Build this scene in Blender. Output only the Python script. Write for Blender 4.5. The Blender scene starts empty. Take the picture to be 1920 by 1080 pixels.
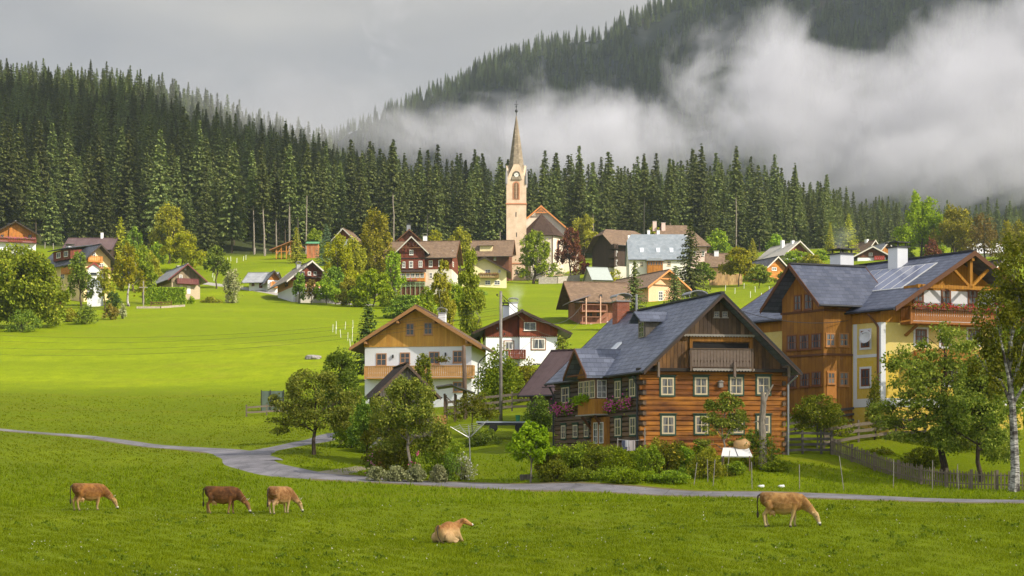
import math
EXPOSURE = 0.82
SUN_AZ, SUN_EL, SUN_E = math.radians(58), math.radians(36), 5.0
SKY_GAIN = 2.35
SKY_K = 2 ** -EXPOSURE
G_A = (0.178, 0.236, 0.002)
G_B = (0.245, 0.300, 0.003)
G_C = (0.112, 0.160, 0.002)
G_D = (0.090, 0.128, 0.003)
MIST_K = 0.012
HAZE = 0.00009
SHADE_CLOUDS = [((0, 85, 0), 700, (330, 90, 50), .0062, 'broad flat unseen cloud added to shade the near meadow'),
          ((-270, 600, 100), 700, (270, 190, 65), .018, 'flat unseen cloud added to shade the western wooded hill'),
          ((300, 1650, 260), 900, (800, 420, 80), .012, 'wide flat unseen cloud added to shade the forested mountain')]
import bpy, bmesh, math, random
import numpy as np
from math import sin, cos, radians as R, pi
from mathutils import Vector, Matrix, Quaternion

random.seed(11)
RNG = np.random.default_rng(11)
SC = bpy.context.scene
COL = SC.collection
F, CX, HY, H = 3000.0, 960.0, 880.0, 2.3      # focal length (px), horizon row, eye height (m)

# ------------------------------------------------------------------ tags
def tag(o, label=None, cat=None, group=None, kind=None):
    if label: o['label'] = label
    if cat: o['category'] = cat
    if group: o['group'] = group
    if kind: o['kind'] = kind
    return o

def empty(name, loc=(0, 0, 0), rz=0.0, label=None, cat=None, group=None):
    o = bpy.data.objects.new(name, None)
    COL.objects.link(o)
    o.empty_display_size = 0.3
    o.location = loc
    o.rotation_euler = (0, 0, rz)
    return tag(o, label, cat, group)

KIDS = {}
def put(name, me, mat=None, parent=None, loc=(0, 0, 0), rz=0.0):
    o = bpy.data.objects.new(name, me)
    COL.objects.link(o)
    if mat is not None and len(me.materials) == 0:
        me.materials.append(mat)
    o.location = loc
    o.rotation_euler = (0, 0, rz)
    if parent is not None:
        o.parent = parent
        KIDS.setdefault(parent.name, []).append(o)
    return o

def copy_tree(o, parent=None):
    c = o.copy()
    COL.objects.link(c)
    c.parent = parent
    for ch in list(KIDS.get(o.name, [])):
        k = copy_tree(ch, c)
        KIDS.setdefault(c.name, []).append(k)
    return c

# ------------------------------------------------------------------ materials
def newmat(name):
    m = bpy.data.materials.new(name)
    m.use_nodes = True
    nt = m.node_tree
    nt.nodes.clear()
    out = nt.nodes.new('ShaderNodeOutputMaterial')
    return m, nt, out

class NT:
    """small helper to write node trees"""
    def __init__(s, nt): s.nt = nt
    def n(s, typ, **kw):
        nd = s.nt.nodes.new(typ)
        for k, v in kw.items(): setattr(nd, k, v)
        return nd
    def l(s, a, b): s.nt.links.new(a, b)
    def val(s, sock, v):
        if hasattr(v, 'links') or isinstance(v, bpy.types.NodeSocket): s.l(v, sock)
        else: sock.default_value = v
    def math(s, op, a, b=0.0, c=0.0, clamp=False):
        m = s.n('ShaderNodeMath', operation=op); m.use_clamp = clamp
        s.val(m.inputs[0], a); s.val(m.inputs[1], b)
        if op in ('MULTIPLY_ADD', 'COMPARE', 'WRAP'): s.val(m.inputs[2], c)
        return m.outputs[0]
    def vmath(s, op, a, b=(0, 0, 0)):
        m = s.n('ShaderNodeVectorMath', operation=op)
        s.val(m.inputs[0], a)
        if op == 'SCALE': s.val(m.inputs['Scale'], b)
        else: s.val(m.inputs[1], b)
        return m.outputs['Value'] if op in ('LENGTH', 'DOT_PRODUCT', 'DISTANCE') else m.outputs[0]
    def mix(s, f, a, b, mode='MIX'):
        m = s.n('ShaderNodeMix', data_type='RGBA', blend_type=mode)
        s.val(m.inputs[0], f)
        for i, v in ((6, a), (7, b)):
            if isinstance(v, tuple) and len(v) == 3: v = (*v, 1)
            s.val(m.inputs[i], v)
        return m.outputs[2]
    def noise(s, vec, scale, detail=3.0, rough=0.55, dist=0.0):
        m = s.n('ShaderNodeTexNoise')
        if vec is not None: s.l(vec, m.inputs['Vector'])
        m.inputs['Scale'].default_value = scale
        m.inputs['Detail'].default_value = detail
        m.inputs['Roughness'].default_value = rough
        m.inputs['Distortion'].default_value = dist
        return m.outputs['Fac']
    def ramp(s, f, *stops):
        m = s.n('ShaderNodeValToRGB')
        s.l(f, m.inputs[0])
        el = m.color_ramp.elements
        while len(el) < len(stops): el.new(0.5)
        for e, (p, c) in zip(el, stops):
            e.position = p
            e.color = (*c, 1) if len(c) == 3 else c
        return m.outputs[0]
    def mapr(s, v, a, b, c=0.0, d=1.0, smooth=False):
        m = s.n('ShaderNodeMapRange')
        if smooth: m.interpolation_type = 'SMOOTHSTEP'
        s.l(v, m.inputs[0])
        for i, x in zip((1, 2, 3, 4), (a, b, c, d)): m.inputs[i].default_value = x
        return m.outputs[0]
    def obj(s): return s.n('ShaderNodeTexCoord').outputs['Object']
    def scale(s, v, sc):
        m = s.n('ShaderNodeMapping'); s.l(v, m.inputs[0]); m.inputs['Scale'].default_value = sc
        return m.outputs[0]
    def sep(s, v):
        m = s.n('ShaderNodeSeparateXYZ'); s.l(v, m.inputs[0]); return m.outputs
    def comb(s, x, y, z=0.0):
        m = s.n('ShaderNodeCombineXYZ')
        for i, v in enumerate((x, y, z)): s.val(m.inputs[i], v)
        return m.outputs[0]
    def bump(s, h, strength=0.3, dist=0.02):
        m = s.n('ShaderNodeBump'); s.l(h, m.inputs['Height'])
        m.inputs['Strength'].default_value = strength; m.inputs['Distance'].default_value = dist
        return m.outputs[0]
    def bsdf(s, col, rough=0.8, spec=0.3, normal=None, metal=0.0):
        b = s.n('ShaderNodeBsdfPrincipled')
        if isinstance(col, tuple) and len(col) == 3: col = (*col, 1)
        s.val(b.inputs['Base Color'], col); s.val(b.inputs['Roughness'], rough)
        b.inputs['Specular IOR Level'].default_value = spec
        b.inputs['Metallic'].default_value = metal
        if normal is not None: s.l(normal, b.inputs['Normal'])
        return b.outputs[0]

def srgb(r, g, b):
    f = lambda c: (c / 255 / 12.92) if c <= 10 else ((c / 255 + 0.055) / 1.055) ** 2.4
    return (f(r), f(g), f(b))

MATC = {}
def cached(fn):
    def w(*a, **k):
        key = (fn.__name__, a, tuple(sorted(k.items())))
        if key not in MATC: MATC[key] = fn(*a, **k)
        return MATC[key]
    return w

def dim(c, k): return tuple(min(1, x * k) for x in c)

@cached
def plain(name, col, rough=0.7, var=0.25, scale=3.0, metal=0.0, spec=0.3):
    m, nt, out = newmat(name); N = NT(nt)
    n = N.noise(N.obj(), scale, 4, 0.6)
    c = N.mix(n, dim(col, 1 - var), dim(col, 1 + var))
    N.l(N.bsdf(c, rough, spec, None, metal), out.inputs[0])
    return m

@cached
def plaster(name, col, stain=0.25):
    m, nt, out = newmat(name); N = NT(nt)
    o = N.obj()
    z = N.sep(o)[2]
    n1 = N.noise(o, 0.5, 5, 0.65); n2 = N.noise(o, 5.0, 4, 0.6)
    streak = N.noise(N.scale(o, (2.2, 2.2, 0.18)), 1.0, 4, 0.6)
    low = N.mapr(z, 1.2, -0.6, 0, 0.7)
    f = N.math('ADD', N.mapr(n1, 0.35, 0.75), N.mapr(streak, 0.5, 0.8, 0, 0.6))
    f = N.math('MULTIPLY', N.math('ADD', f, low), stain, clamp=True)
    c = N.mix(f, col, dim((col[0] * 0.7, col[1] * 0.62, col[2] * 0.5), 0.9))
    c = N.mix(N.mapr(n2, 0.3, 0.7, 0, 0.12), c, (0.9, 0.88, 0.85))
    N.l(N.bsdf(c, 0.9, 0.15, N.bump(N.noise(o, 30, 3), 0.15, 0.01)), out.inputs[0])
    return m

@cached
def planks(name, col, col2, w=0.16, vertical=True, weather=0.35, dark=(0.03, 0.022, 0.018), seam=0.75):
    """boards with a tone of their own each; vertical boards run along z"""
    m, nt, out = newmat(name); N = NT(nt)
    o = N.obj(); x, y, z = N.sep(o)
    u = N.math('ADD', x, N.math('MULTIPLY', y, 1.03)) if vertical else z
    v = z if vertical else N.math('ADD', x, y)
    if not vertical:      # logs are a little crooked
        wob = N.noise(N.comb(N.math('MULTIPLY', v, 0.35), 0.0, 0.0), 1.0, 2)
        u = N.math('ADD', u, N.math('MULTIPLY', wob, 0.16))
    t = N.math('DIVIDE', u, w)
    cell = N.math('FLOOR', t)
    fr = N.math('FRACT', t)
    wn = N.n('ShaderNodeTexWhiteNoise', noise_dimensions='2D')
    N.l(N.comb(cell, 3.0), wn.inputs['Vector'])
    grain = N.noise(N.comb(N.math('MULTIPLY', u, 14.0), N.math('MULTIPLY', v, 0.9), cell), 1.0, 5, 0.65)
    blot = N.noise(N.comb(N.math('MULTIPLY', v, 0.5), cell, N.math('MULTIPLY', u, 0.6)), 1.0, 4, 0.6)
    c = N.mix(N.mapr(wn.outputs['Value'], 0, 1, 0.0, 1.0), col, col2)
    c = N.mix(N.mapr(blot, 0.42, 0.75, 0, weather * 1.8), c, dark)
    c = N.mix(N.mapr(grain, 0.3, 0.75, 0, 0.55), c, N.mix(0.65, c, dark))
    edge = N.math('MULTIPLY', N.mapr(fr, 0.0, 0.09, 1, 0), seam)
    c = N.mix(edge, c, dim(dark, 0.5))
    h = N.math('SUBTRACT', N.math('MULTIPLY', grain, 0.3), edge)
    if not vertical:
        h = N.math('ADD', h, N.math('SINE', N.math('MULTIPLY', fr, pi)))
    N.l(N.bsdf(c, 0.75, 0.2, N.bump(h, 0.6, 0.04)), out.inputs[0])
    return m

@cached
def tiles(name, col, col2, axis='y', tw=0.45, th=0.28, rough=0.55, spec=0.4, kz=1.4, joint=0.6, moss=0.0, off=0.5):
    """roofing courses: axis is the direction of the ridge, th the vertical step of a course"""
    m, nt, out = newmat(name); N = NT(nt)
    o = N.obj(); x, y, z = N.sep(o)
    u = y if axis == 'y' else x
    row = N.math('DIVIDE', z, th)
    rc = N.math('FLOOR', row); rf = N.math('FRACT', row)
    uu = N.math('ADD', N.math('DIVIDE', u, tw), N.math('MULTIPLY', rc, off))
    cc = N.math('FLOOR', uu); cf = N.math('FRACT', uu)
    wn = N.n('ShaderNodeTexWhiteNoise', noise_dimensions='2D'); N.l(N.comb(cc, rc), wn.inputs['Vector'])
    c = N.mix(wn.outputs['Value'], col, col2)
    big = N.noise(o, 0.6, 5, 0.7)
    c = N.mix(N.mapr(big, 0.4, 0.75, 0, 0.45), c, dim(col, 0.5))
    if moss > 0: c = N.mix(N.mapr(N.noise(o, 1.7, 5, 0.7), 0.5, 0.75, 0, moss), c, (0.07, 0.08, 0.03))
    e1 = N.mapr(rf, 0.0, 0.16, 1, 0)
    e2 = N.mapr(cf, 0.0, 0.07, 1, 0)
    e = N.math('MAXIMUM', e1, N.math('MULTIPLY', e2, 0.7))
    c = N.mix(N.math('MULTIPLY', e, joint), c, dim(col, 0.22))
    h = N.math('SUBTRACT', N.math('SUBTRACT', 1.0, N.math('MULTIPLY', rf, 0.5)), N.math('MULTIPLY', e, 0.8))
    rgh = N.mapr(N.noise(o, 2.5, 4), 0.3, 0.7, rough - 0.12, rough + 0.15)
    N.l(N.bsdf(c, rgh, spec * 0.7, N.bump(h, 0.35, 0.04)), out.inputs[0])
    return m

@cached
def brick(name, col, col2, mortar=(0.35, 0.3, 0.26), s=1.0):
    m, nt, out = newmat(name); N = NT(nt)
    o = N.obj(); x, y, z = N.sep(o)
    b = N.n('ShaderNodeTexBrick'); N.l(N.comb(N.math('ADD', x, y), z), b.inputs['Vector'])
    b.inputs['Color1'].default_value = (*col, 1); b.inputs['Color2'].default_value = (*col2, 1)
    b.inputs['Mortar'].default_value = (*mortar, 1)
    b.inputs['Scale'].default_value = s; b.inputs['Brick Width'].default_value = 0.26
    b.inputs['Row Height'].default_value = 0.085; b.inputs['Mortar Size'].default_value = 0.008
    c = N.mix(N.mapr(N.noise(o, 2.0, 5), 0.35, 0.75, 0, 0.5), b.outputs[0], dim(col, 0.4))
    N.l(N.bsdf(c, 0.85, 0.15), out.inputs[0])
    return m

@cached
def rubble(name, a, b, scale=2.2):
    m, nt, out = newmat(name); N = NT(nt)
    o = N.obj()
    v = N.n('ShaderNodeTexVoronoi', feature='F1'); N.l(o, v.inputs['Vector']); v.inputs['Scale'].default_value = scale
    d = N.n('ShaderNodeTexVoronoi', feature='DISTANCE_TO_EDGE'); N.l(o, d.inputs['Vector']); d.inputs['Scale'].default_value = scale
    c = N.mix(N.noise(v.outputs['Position'], 9.0, 0), a, b)
    c = N.mix(N.mapr(d.outputs['Distance'], 0, 0.06, 0.8, 0), c, dim(b, 0.3))
    c = N.mix(N.mapr(N.noise(o, 6, 5), 0.3, 0.8, 0, 0.4), c, dim(a, 0.5))
    N.l(N.bsdf(c, 0.9, 0.1, N.bump(d.outputs['Distance'], 0.5, 0.1)), out.inputs[0])
    return m

@cached
def glass(name='window_glass', col=(0.03, 0.035, 0.04), rough=0.08):
    m, nt, out = newmat(name); N = NT(nt)
    o = N.obj()
    n = N.noise(o, 1.3, 2)
    c = N.mix(N.mapr(n, 0.4, 0.65), col, dim(col, 2.2))
    N.l(N.bsdf(c, rough, 0.6, N.bump(N.noise(o, 2.0, 2), 0.08, 0.02)), out.inputs[0])
    return m

@cached
def bark(name, col, col2, scale=8.0, birch=False):
    m, nt, out = newmat(name); N = NT(nt)
    o = N.obj()
    n = N.noise(N.scale(o, (1, 1, 0.25) if not birch else (0.6, 0.6, 2.5)), scale, 5, 0.7)
    c = N.mix(N.mapr(n, 0.4, 0.62), col, col2)
    if birch:
        c = N.mix(N.mapr(N.noise(o, 1.1, 4), 0.5, 0.62), c, col2)
    N.l(N.bsdf(c, 0.9, 0.1, N.bump(n, 0.6, 0.03)), out.inputs[0])
    return m

@cached
def leafmat(name, a, b, c3, trans=0.35, big=0.35, vr=(0.8, 1.2)):
    """leaves: each leaf clump takes its own tone between three colours"""
    m, nt, out = newmat(name); N = NT(nt)
    g = N.n('ShaderNodeNewGeometry')
    oi = N.n('ShaderNodeObjectInfo')
    c = N.ramp(g.outputs['Random Per Island'], (0.0, a), (0.55, b), (1.0, c3))
    n = N.noise(N.obj(), big, 3, 0.6)
    c = N.mix(N.mapr(n, 0.35, 0.7, 0, 0.6), c, N.mix(0.5, a, c3))
    hsv = N.n('ShaderNodeHueSaturation')
    N.l(N.mapr(oi.outputs['Random'], 0, 1, 0.485, 0.51), hsv.inputs['Hue'])
    N.l(N.mapr(oi.outputs['Random'], 0, 1, *vr), hsv.inputs['Value'])
    N.l(c, hsv.inputs['Color'])
    d = N.bsdf(hsv.outputs[0], 0.65, 0.12)
    t = N.n('ShaderNodeBsdfTranslucent'); N.l(hsv.outputs[0], t.inputs[0])
    ms = N.n('ShaderNodeMixShader'); ms.inputs[0].default_value = trans
    N.l(d, ms.inputs[1]); N.l(t.outputs[0], ms.inputs[2]); N.l(ms.outputs[0], out.inputs[0])
    return m

# ------------------------------------------------------------------ mesh builder
class MB:
    def __init__(s): s.v = []; s.f = []
    def add(s, vs, fs):
        k = len(s.v); s.v += [tuple(p) for p in vs]; s.f += [tuple(i + k for i in f) for f in fs]; return s
    def box(s, x0, x1, y0, y1, z0, z1):
        return s.add([(x0, y0, z0), (x1, y0, z0), (x1, y1, z0), (x0, y1, z0), (x0, y0, z1), (x1, y0, z1), (x1, y1, z1), (x0, y1, z1)],
                     [(0, 3, 2, 1), (4, 5, 6, 7), (0, 1, 5, 4), (1, 2, 6, 5), (2, 3, 7, 6), (3, 0, 4, 7)])
    def cbox(s, c, dx, dy, dz): return s.box(c[0] - dx / 2, c[0] + dx / 2, c[1] - dy / 2, c[1] + dy / 2, c[2] - dz / 2, c[2] + dz / 2)
    def beam(s, a, b, w, h=None):
        """square beam from a to b"""
        h = h or w
        a, b = Vector(a), Vector(b); d = (b - a).normalized()
        up = Vector((0, 0, 1)) if abs(d.z) < 0.95 else Vector((0, 1, 0))
        r = d.cross(up).normalized(); u = r.cross(d)
        vs = [p + r * sx * w / 2 + u * sz * h / 2 for p in (a, b) for sx, sz in ((-1, -1), (1, -1), (1, 1), (-1, 1))]
        return s.add(vs, [(0, 1, 2, 3), (7, 6, 5, 4), (0, 4, 5, 1), (1, 5, 6, 2), (2, 6, 7, 3), (3, 7, 4, 0)])
    def tube(s, pts, rad, n=8, caps=True):
        pts = [Vector(p) for p in pts]
        if not hasattr(rad, '__len__'): rad = [rad] * len(pts)
        k = len(s.v); ref = None
        for i, p in enumerate(pts):
            d = (pts[min(i + 1, len(pts) - 1)] - pts[max(i - 1, 0)]).normalized()
            if ref is None: ref = Vector((1, 0, 0)) if abs(d.x) < 0.8 else Vector((0, 1, 0))
            r = (ref - d * ref.dot(d)).normalized(); ref = r
            u = d.cross(r)
            for j in range(n):
                a = 2 * pi * j / n
                s.v.append(tuple(p + (r * cos(a) + u * sin(a)) * rad[i]))
        for i in range(len(pts) - 1):
            for j in range(n):
                a, b = k + i * n + j, k + i * n + (j + 1) % n
                s.f.append((a, b, b + n, a + n))
        if caps:
            s.f.append(tuple(k + j for j in range(n))[::-1])
            s.f.append(tuple(k + (len(pts) - 1) * n + j for j in range(n)))
        return s
    def prism(s, prof, a0, a1, M=None):
        """2D profile (x,z), extruded in y from a0 to a1"""
        n = len(prof)
        vs = [(x, a0, z) for x, z in prof] + [(x, a1, z) for x, z in prof]
        if M: vs = [M(*p) for p in vs]
        fs = [tuple(range(n)), tuple(range(2 * n - 1, n - 1, -1))] + [(i, i + n, (i + 1) % n + n, (i + 1) % n) for i in range(n)]
        return s.add(vs, fs)
    def sphere(s, c, rx, ry=None, rz=None, n=10, m=6):
        ry = ry or rx; rz = rz or rx; k = len(s.v)
        for i in range(1, m):
            t = pi * i / m
            for j in range(n):
                a = 2 * pi * j / n
                s.v.append((c[0] + rx * sin(t) * cos(a), c[1] + ry * sin(t) * sin(a), c[2] + rz * cos(t)))
        top = len(s.v); s.v.append((c[0], c[1], c[2] + rz)); s.v.append((c[0], c[1], c[2] - rz))
        for i in range(m - 2):
            for j in range(n):
                a, b = k + i * n + j, k + i * n + (j + 1) % n
                s.f.append((a, a + n, b + n, b))
        for j in range(n):
            s.f.append((top, k + j, k + (j + 1) % n))
            e = k + (m - 2) * n
            s.f.append((top + 1, e + (j + 1) % n, e + j))
        return s
    def lathe(s, c, prof, n=12):
        """prof: (r, z) list"""
        k = len(s.v)
        for r, z in prof:
            for j in range(n):
                a = 2 * pi * j / n
                s.v.append((c[0] + r * cos(a), c[1] + r * sin(a), c[2] + z))
        for i in range(len(prof) - 1):
            for j in range(n):
                a, b = k + i * n + j, k + i * n + (j + 1) % n
                s.f.append((a, b, b + n, a + n))
        s.f.append(tuple(k + j for j in range(n))[::-1]); s.f.append(tuple(k + (len(prof) - 1) * n + j for j in range(n)))
        return s
    def mesh(s, name, T=None, smooth=False):
        me = bpy.data.meshes.new(name)
        vs = [T(*p) for p in s.v] if T else s.v
        me.from_pydata(vs, [], s.f); me.update()
        bm = bmesh.new(); bm.from_mesh(me)
        bmesh.ops.recalc_face_normals(bm, faces=bm.faces); bm.to_mesh(me); bm.free()
        if smooth: me.polygons.foreach_set('use_smooth', [True] * len(me.polygons))
        return me
    def build(s, name, mat, parent=None, T=None, loc=(0, 0, 0), rz=0.0, smooth=False):
        return put(name, s.mesh(name, T, smooth), mat, parent, loc, rz)

def np_mesh(name, V, FQ):
    """V: n x 3, FQ: m x k faces"""
    me = bpy.data.meshes.new(name)
    V = np.ascontiguousarray(V, dtype=np.float32); FQ = np.ascontiguousarray(FQ, dtype=np.int32)
    m, k = FQ.shape
    me.vertices.add(len(V)); me.vertices.foreach_set('co', V.ravel())
    me.loops.add(m * k); me.loops.foreach_set('vertex_index', FQ.ravel())
    me.polygons.add(m)
    me.polygons.foreach_set('loop_start', np.arange(0, m * k, k, dtype=np.int32))
    me.update(calc_edges=True)
    return me

def unit(v): return v / np.maximum(np.linalg.norm(v, axis=1, keepdims=True), 1e-9)
def kite_mesh(name, C, D_, W_, L, Wd, droop=0.25):
    """leaf-like faces: centre C, length direction D_, width direction W_"""
    n = len(C)
    Nn = np.cross(D_, W_)
    a = C - D_ * L[:, None] * 0.5; b = C + D_ * L[:, None] * 0.5 - Nn * (L * droop)[:, None]
    V = np.stack([a, C + W_ * Wd[:, None] * 0.5, b, C - W_ * Wd[:, None] * 0.5], 1).reshape(-1, 3)
    return np_mesh(name, V, np.arange(4 * n).reshape(-1, 4))

# ------------------------------------------------------------------ terrain
# control points: image column, image row of the ground, distance; gives the slope of the land
_CP = []
def cps(D, *pairs):
    for px, py in pairs: _CP.append((px, py, D))
for D, z in ((12, 0), (20, -.15), (30, -.6)):
    for px in (-900, 0, 960, 1900, 2900): _CP.append((px, HY + (H - z) * F / D, D))
cps(50, (-600, 1084), (0, 1083), (480, 1083), (960, 1083), (1450, 1080), (1920, 1078), (2500, 1075))
cps(57, (0, 1040), (480, 1045), (960, 1045), (1470, 1025), (1920, 1018), (2500, 1018))
cps(63, (0, 1012), (480, 1018), (845, 1026), (1100, 1012), (1470, 988), (1920, 985), (2500, 985))
cps(68.5, (0, 992), (480, 996), (845, 1007), (1200, 985), (1470, 972))
cps(79, (-500, 960), (0, 962), (165, 962), (500, 961), (960, 952), (1450, 946), (1920, 942), (2500, 942))
cps(86, (1000, 932), (1400, 925), (1700, 928), (1920, 926), (2500, 920), (-500, 940), (200, 943), (600, 940))
cps(92, (1000, 911), (700, 915), (1300, 900), (0, 920), (400, 922), (1500, 897), (1700, 905), (1900, 905))
cps(97, (700, 899), (960, 893), (0, 895), (300, 905), (550, 897), (1200, 858), (1340, 856), (1470, 855), (1600, 868), (1750, 880), (1900, 885))
cps(103, (450, 873), (700, 878), (900, 863), (560, 868), (100, 875), (1120, 850), (1560, 830), (1700, 830), (1850, 840), (2100, 860), (1350, 838))
cps(112, (450, 847), (250, 850), (0, 845), (620, 838), (740, 845), (850, 838), (940, 825), (1050, 832), (1480, 752), (1600, 750), (1740, 770), (1900, 780), (2200, 800), (1300, 800), (-400, 830))
cps(125, (0, 815), (250, 828), (450, 826), (600, 812), (700, 815), (900, 785), (1050, 790), (1500, 725), (1750, 735), (1950, 740), (-400, 800))
cps(150, (0, 763), (300, 775), (500, 772), (690, 778), (905, 762), (1100, 700), (1500, 650), (1900, 680), (-500, 760))
cps(175, (0, 720), (300, 724), (550, 715), (900, 692), (1060, 680), (1500, 615), (1900, 640))
cps(210, (0, 665), (300, 662), (600, 655), (800, 660), (1060, 640), (1300, 620), (1500, 590), (1900, 600), (-500, 660))
cps(250, (0, 608), (200, 605), (400, 606), (600, 608), (800, 608), (1000, 590), (1200, 592), (1400, 570), (1600, 560), (1950, 570), (-500, 610))
cps(290, (0, 575), (150, 572), (300, 570), (450, 572), (640, 573), (820, 572), (1000, 567), (1200, 565), (1400, 553), (1600, 535), (1950, 540), (-500, 560))
cps(330, (0, 530), (150, 540), (330, 548), (480, 545), (600, 552), (790, 552), (920, 548), (1030, 552), (1200, 540), (1400, 540), (1600, 515), (1950, 510))
cps(370, (0, 485), (150, 500), (330, 515), (480, 500), (600, 500), (800, 515), (970, 533), (1100, 530), (1250, 525), (1450, 510), (1600, 495), (1950, 490), (-500, 480))
cps(410, (20, 452), (250, 470), (480, 480), (600, 478), (800, 490), (970, 522), (1100, 500), (1250, 500), (1450, 490), (1650, 480), (1950, 480), (-500, 440))
cps(450, (0, 398), (250, 415), (450, 440), (600, 455), (800, 475), (1000, 480), (1250, 478), (1450, 470), (1650, 468), (1950, 470), (-500, 390))
cps(560, (0, 308), (250, 322), (450, 366), (600, 398), (800, 432), (1000, 450), (1250, 452), (1450, 452), (1650, 466), (1950, 464), (-500, 290))
cps(680, (0, 240), (250, 252), (450, 312), (600, 352), (760, 402), (1000, 448), (1300, 456), (1650, 464), (1950, 464), (-500, 215))
cps(790, (0, 196), (250, 212), (450, 270), (600, 322), (760, 410), (1000, 455), (1300, 462), (1650, 468), (1950, 468), (-500, 160), (-1200, 120))
cps(950, (0, 240), (300, 270), (600, 390), (800, 440), (1300, 470), (1950, 474), (-800, 200))
cps(1400, (-500, 420), (300, 450), (900, 470), (1500, 480), (2200, 480))
cps(3000, (-500, 600), (900, 620), (2200, 620))
_CP = np.array(_CP, dtype=float)
_A = np.stack([_CP[:, 0] / 420.0, np.log(_CP[:, 2]) * 6.0], 1)
_S = (H + (HY - _CP[:, 1]) * _CP[:, 2] / F) / _CP[:, 2]
def _ker(d2): return np.sqrt(d2 + 0.12)
_n = len(_CP)
_K = np.zeros((_n + 3, _n + 3))
_K[:_n, :_n] = _ker(((_A[:, None] - _A[None]) ** 2).sum(2)) + np.eye(_n) * 1e-3 * -1
_K[:_n, _n:] = np.c_[np.ones(_n), _A]; _K[_n:, :_n] = _K[:_n, _n:].T
_W = np.linalg.solve(_K, np.r_[_S, 0, 0, 0])
def ground_pd(px, D):
    """height of the land at image column px and distance D (arrays)"""
    px = np.clip(np.asarray(px, float), -1400, 3400); D = np.asarray(D, float)
    sh = np.broadcast(px, D).shape
    a = np.broadcast_to(px, sh).ravel() / 420.0; b = np.log(np.maximum(np.broadcast_to(D, sh).ravel(), 12.0)) * 6.0
    out = np.empty(a.size)
    for i in range(0, a.size, 20000):
        q = np.stack([a[i:i + 20000], b[i:i + 20000]], 1)
        k = _ker(((q[:, None] - _A[None]) ** 2).sum(2))
        out[i:i + 20000] = k @ _W[:_n] + _W[_n] + q @ _W[_n + 1:]
    Z = out.reshape(sh) * D
    bump = 0.10 * np.sin(px * D / F * 0.21 + 1.3) * np.sin(D * 0.17 + px * D / F * 0.07) + 0.05 * np.sin(px * D / F * 0.53) * np.cos(D * 0.41)
    return Z + bump * np.clip((D - 20) / 30, 0, 1)
def ground(x, y):
    y = np.maximum(np.asarray(y, float), 8.0)
    return ground_pd(CX + F * np.asarray(x, float) / y, y)
def gz(x, y): return float(ground(x, y))
_DD = np.exp(np.linspace(math.log(30), math.log(900), 700))
def hit(px, py):
    """first point of the land met by the sight line through a pixel -> distance"""
    z = ground_pd(px, _DD); r = HY - (z - H) * F / _DD
    k = np.argmax(r <= py)
    if k == 0: return float(_DD[0]) if r[0] <= py else float(_DD[-1])
    t = (r[k - 1] - py) / max(1e-6, (r[k - 1] - r[k]))
    return float(_DD[k - 1] + t * (_DD[k] - _DD[k - 1]))
def X_(px, D): return (px - CX) / F * D
def Z_(py, D): return H + (HY - py) / F * D
def on_ground(px, D, sink=0.0):
    x = X_(px, D); return (x, D, gz(x, D) - sink)
def pix_ground(px, py, sink=0.0): return on_ground(px, hit(px, py), sink)
# ------------------------------------------------------------------ camera, light, sky
cam = bpy.data.cameras.new('camera'); camo = bpy.data.objects.new('camera', cam); COL.objects.link(camo)
cam.sensor_width = 36; cam.lens = 36 * F / 1920; cam.shift_y = (HY - 540) / 1920
cam.clip_start = 0.5; cam.clip_end = 12000
camo.location = (0, 0, H); camo.rotation_euler = (pi / 2, 0, 0)
SC.camera = camo
SC.view_settings.view_transform = 'Standard'; SC.view_settings.look = 'None'
SC.view_settings.exposure = EXPOSURE; SC.view_settings.gamma = 1.0
SC.render.engine = 'CYCLES'
cy = SC.cycles
cy.use_denoising = True
try: cy.denoiser = 'OPENIMAGEDENOISE'
except Exception: pass
cy.max_bounces = 6; cy.diffuse_bounces = 3; cy.glossy_bounces = 2; cy.transmission_bounces = 3
cy.volume_bounces = 1; cy.transparent_max_bounces = 8
cy.volume_step_rate = 0.6; cy.volume_max_steps = 256
cy.use_adaptive_sampling = True; cy.adaptive_threshold = 0.02
cy.caustics_reflective = False; cy.caustics_refractive = False

sd = Vector((cos(SUN_EL) * sin(SUN_AZ), -cos(SUN_EL) * cos(SUN_AZ), sin(SUN_EL)))   # towards the sun
sun = bpy.data.lights.new('sun', 'SUN'); suno = bpy.data.objects.new('sun', sun); COL.objects.link(suno)
sun.energy = SUN_E; sun.angle = R(0.6); sun.color = (1.0, 0.91, 0.76)
suno.rotation_euler = sd.to_track_quat('Z', 'Y').to_euler(); suno.location = (60, -60, 80)

w = bpy.data.worlds.new('World'); SC.world = w; w.use_nodes = True
nt = w.node_tree; nt.nodes.clear(); N = NT(nt)
out = N.n('ShaderNodeOutputWorld'); bg = N.n('ShaderNodeBackground')
sky = N.n('ShaderNodeTexSky'); sky.sky_type = 'NISHITA'; sky.sun_disc = False
sky.sun_elevation = SUN_EL; sky.sun_rotation = pi - SUN_AZ
tc = N.n('ShaderNodeTexCoord'); dirv = tc.outputs['Generated']
x, y, z = N.sep(dirv)
cl = N.noise(N.scale(dirv, (1.0, 1.0, 2.2)), 2.6, 5, 0.5, 0.3)
cl2 = N.noise(N.scale(dirv, (1.0, 1.0, 2.5)), 7.0, 4, 0.55, 0.5)
grey = N.mix(N.mapr(cl, 0.38, 0.62), srgb(140, 140, 144), srgb(198, 193, 185))
grey = N.mix(N.mapr(cl2, 0.35, 0.7, 0, 0.35), grey, srgb(162, 161, 163))
up = N.math('MAXIMUM', N.mapr(z, 0.30, 0.62, 0, 1, True), N.mapr(y, 0.25, -0.5, 0, 1, True))
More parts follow.
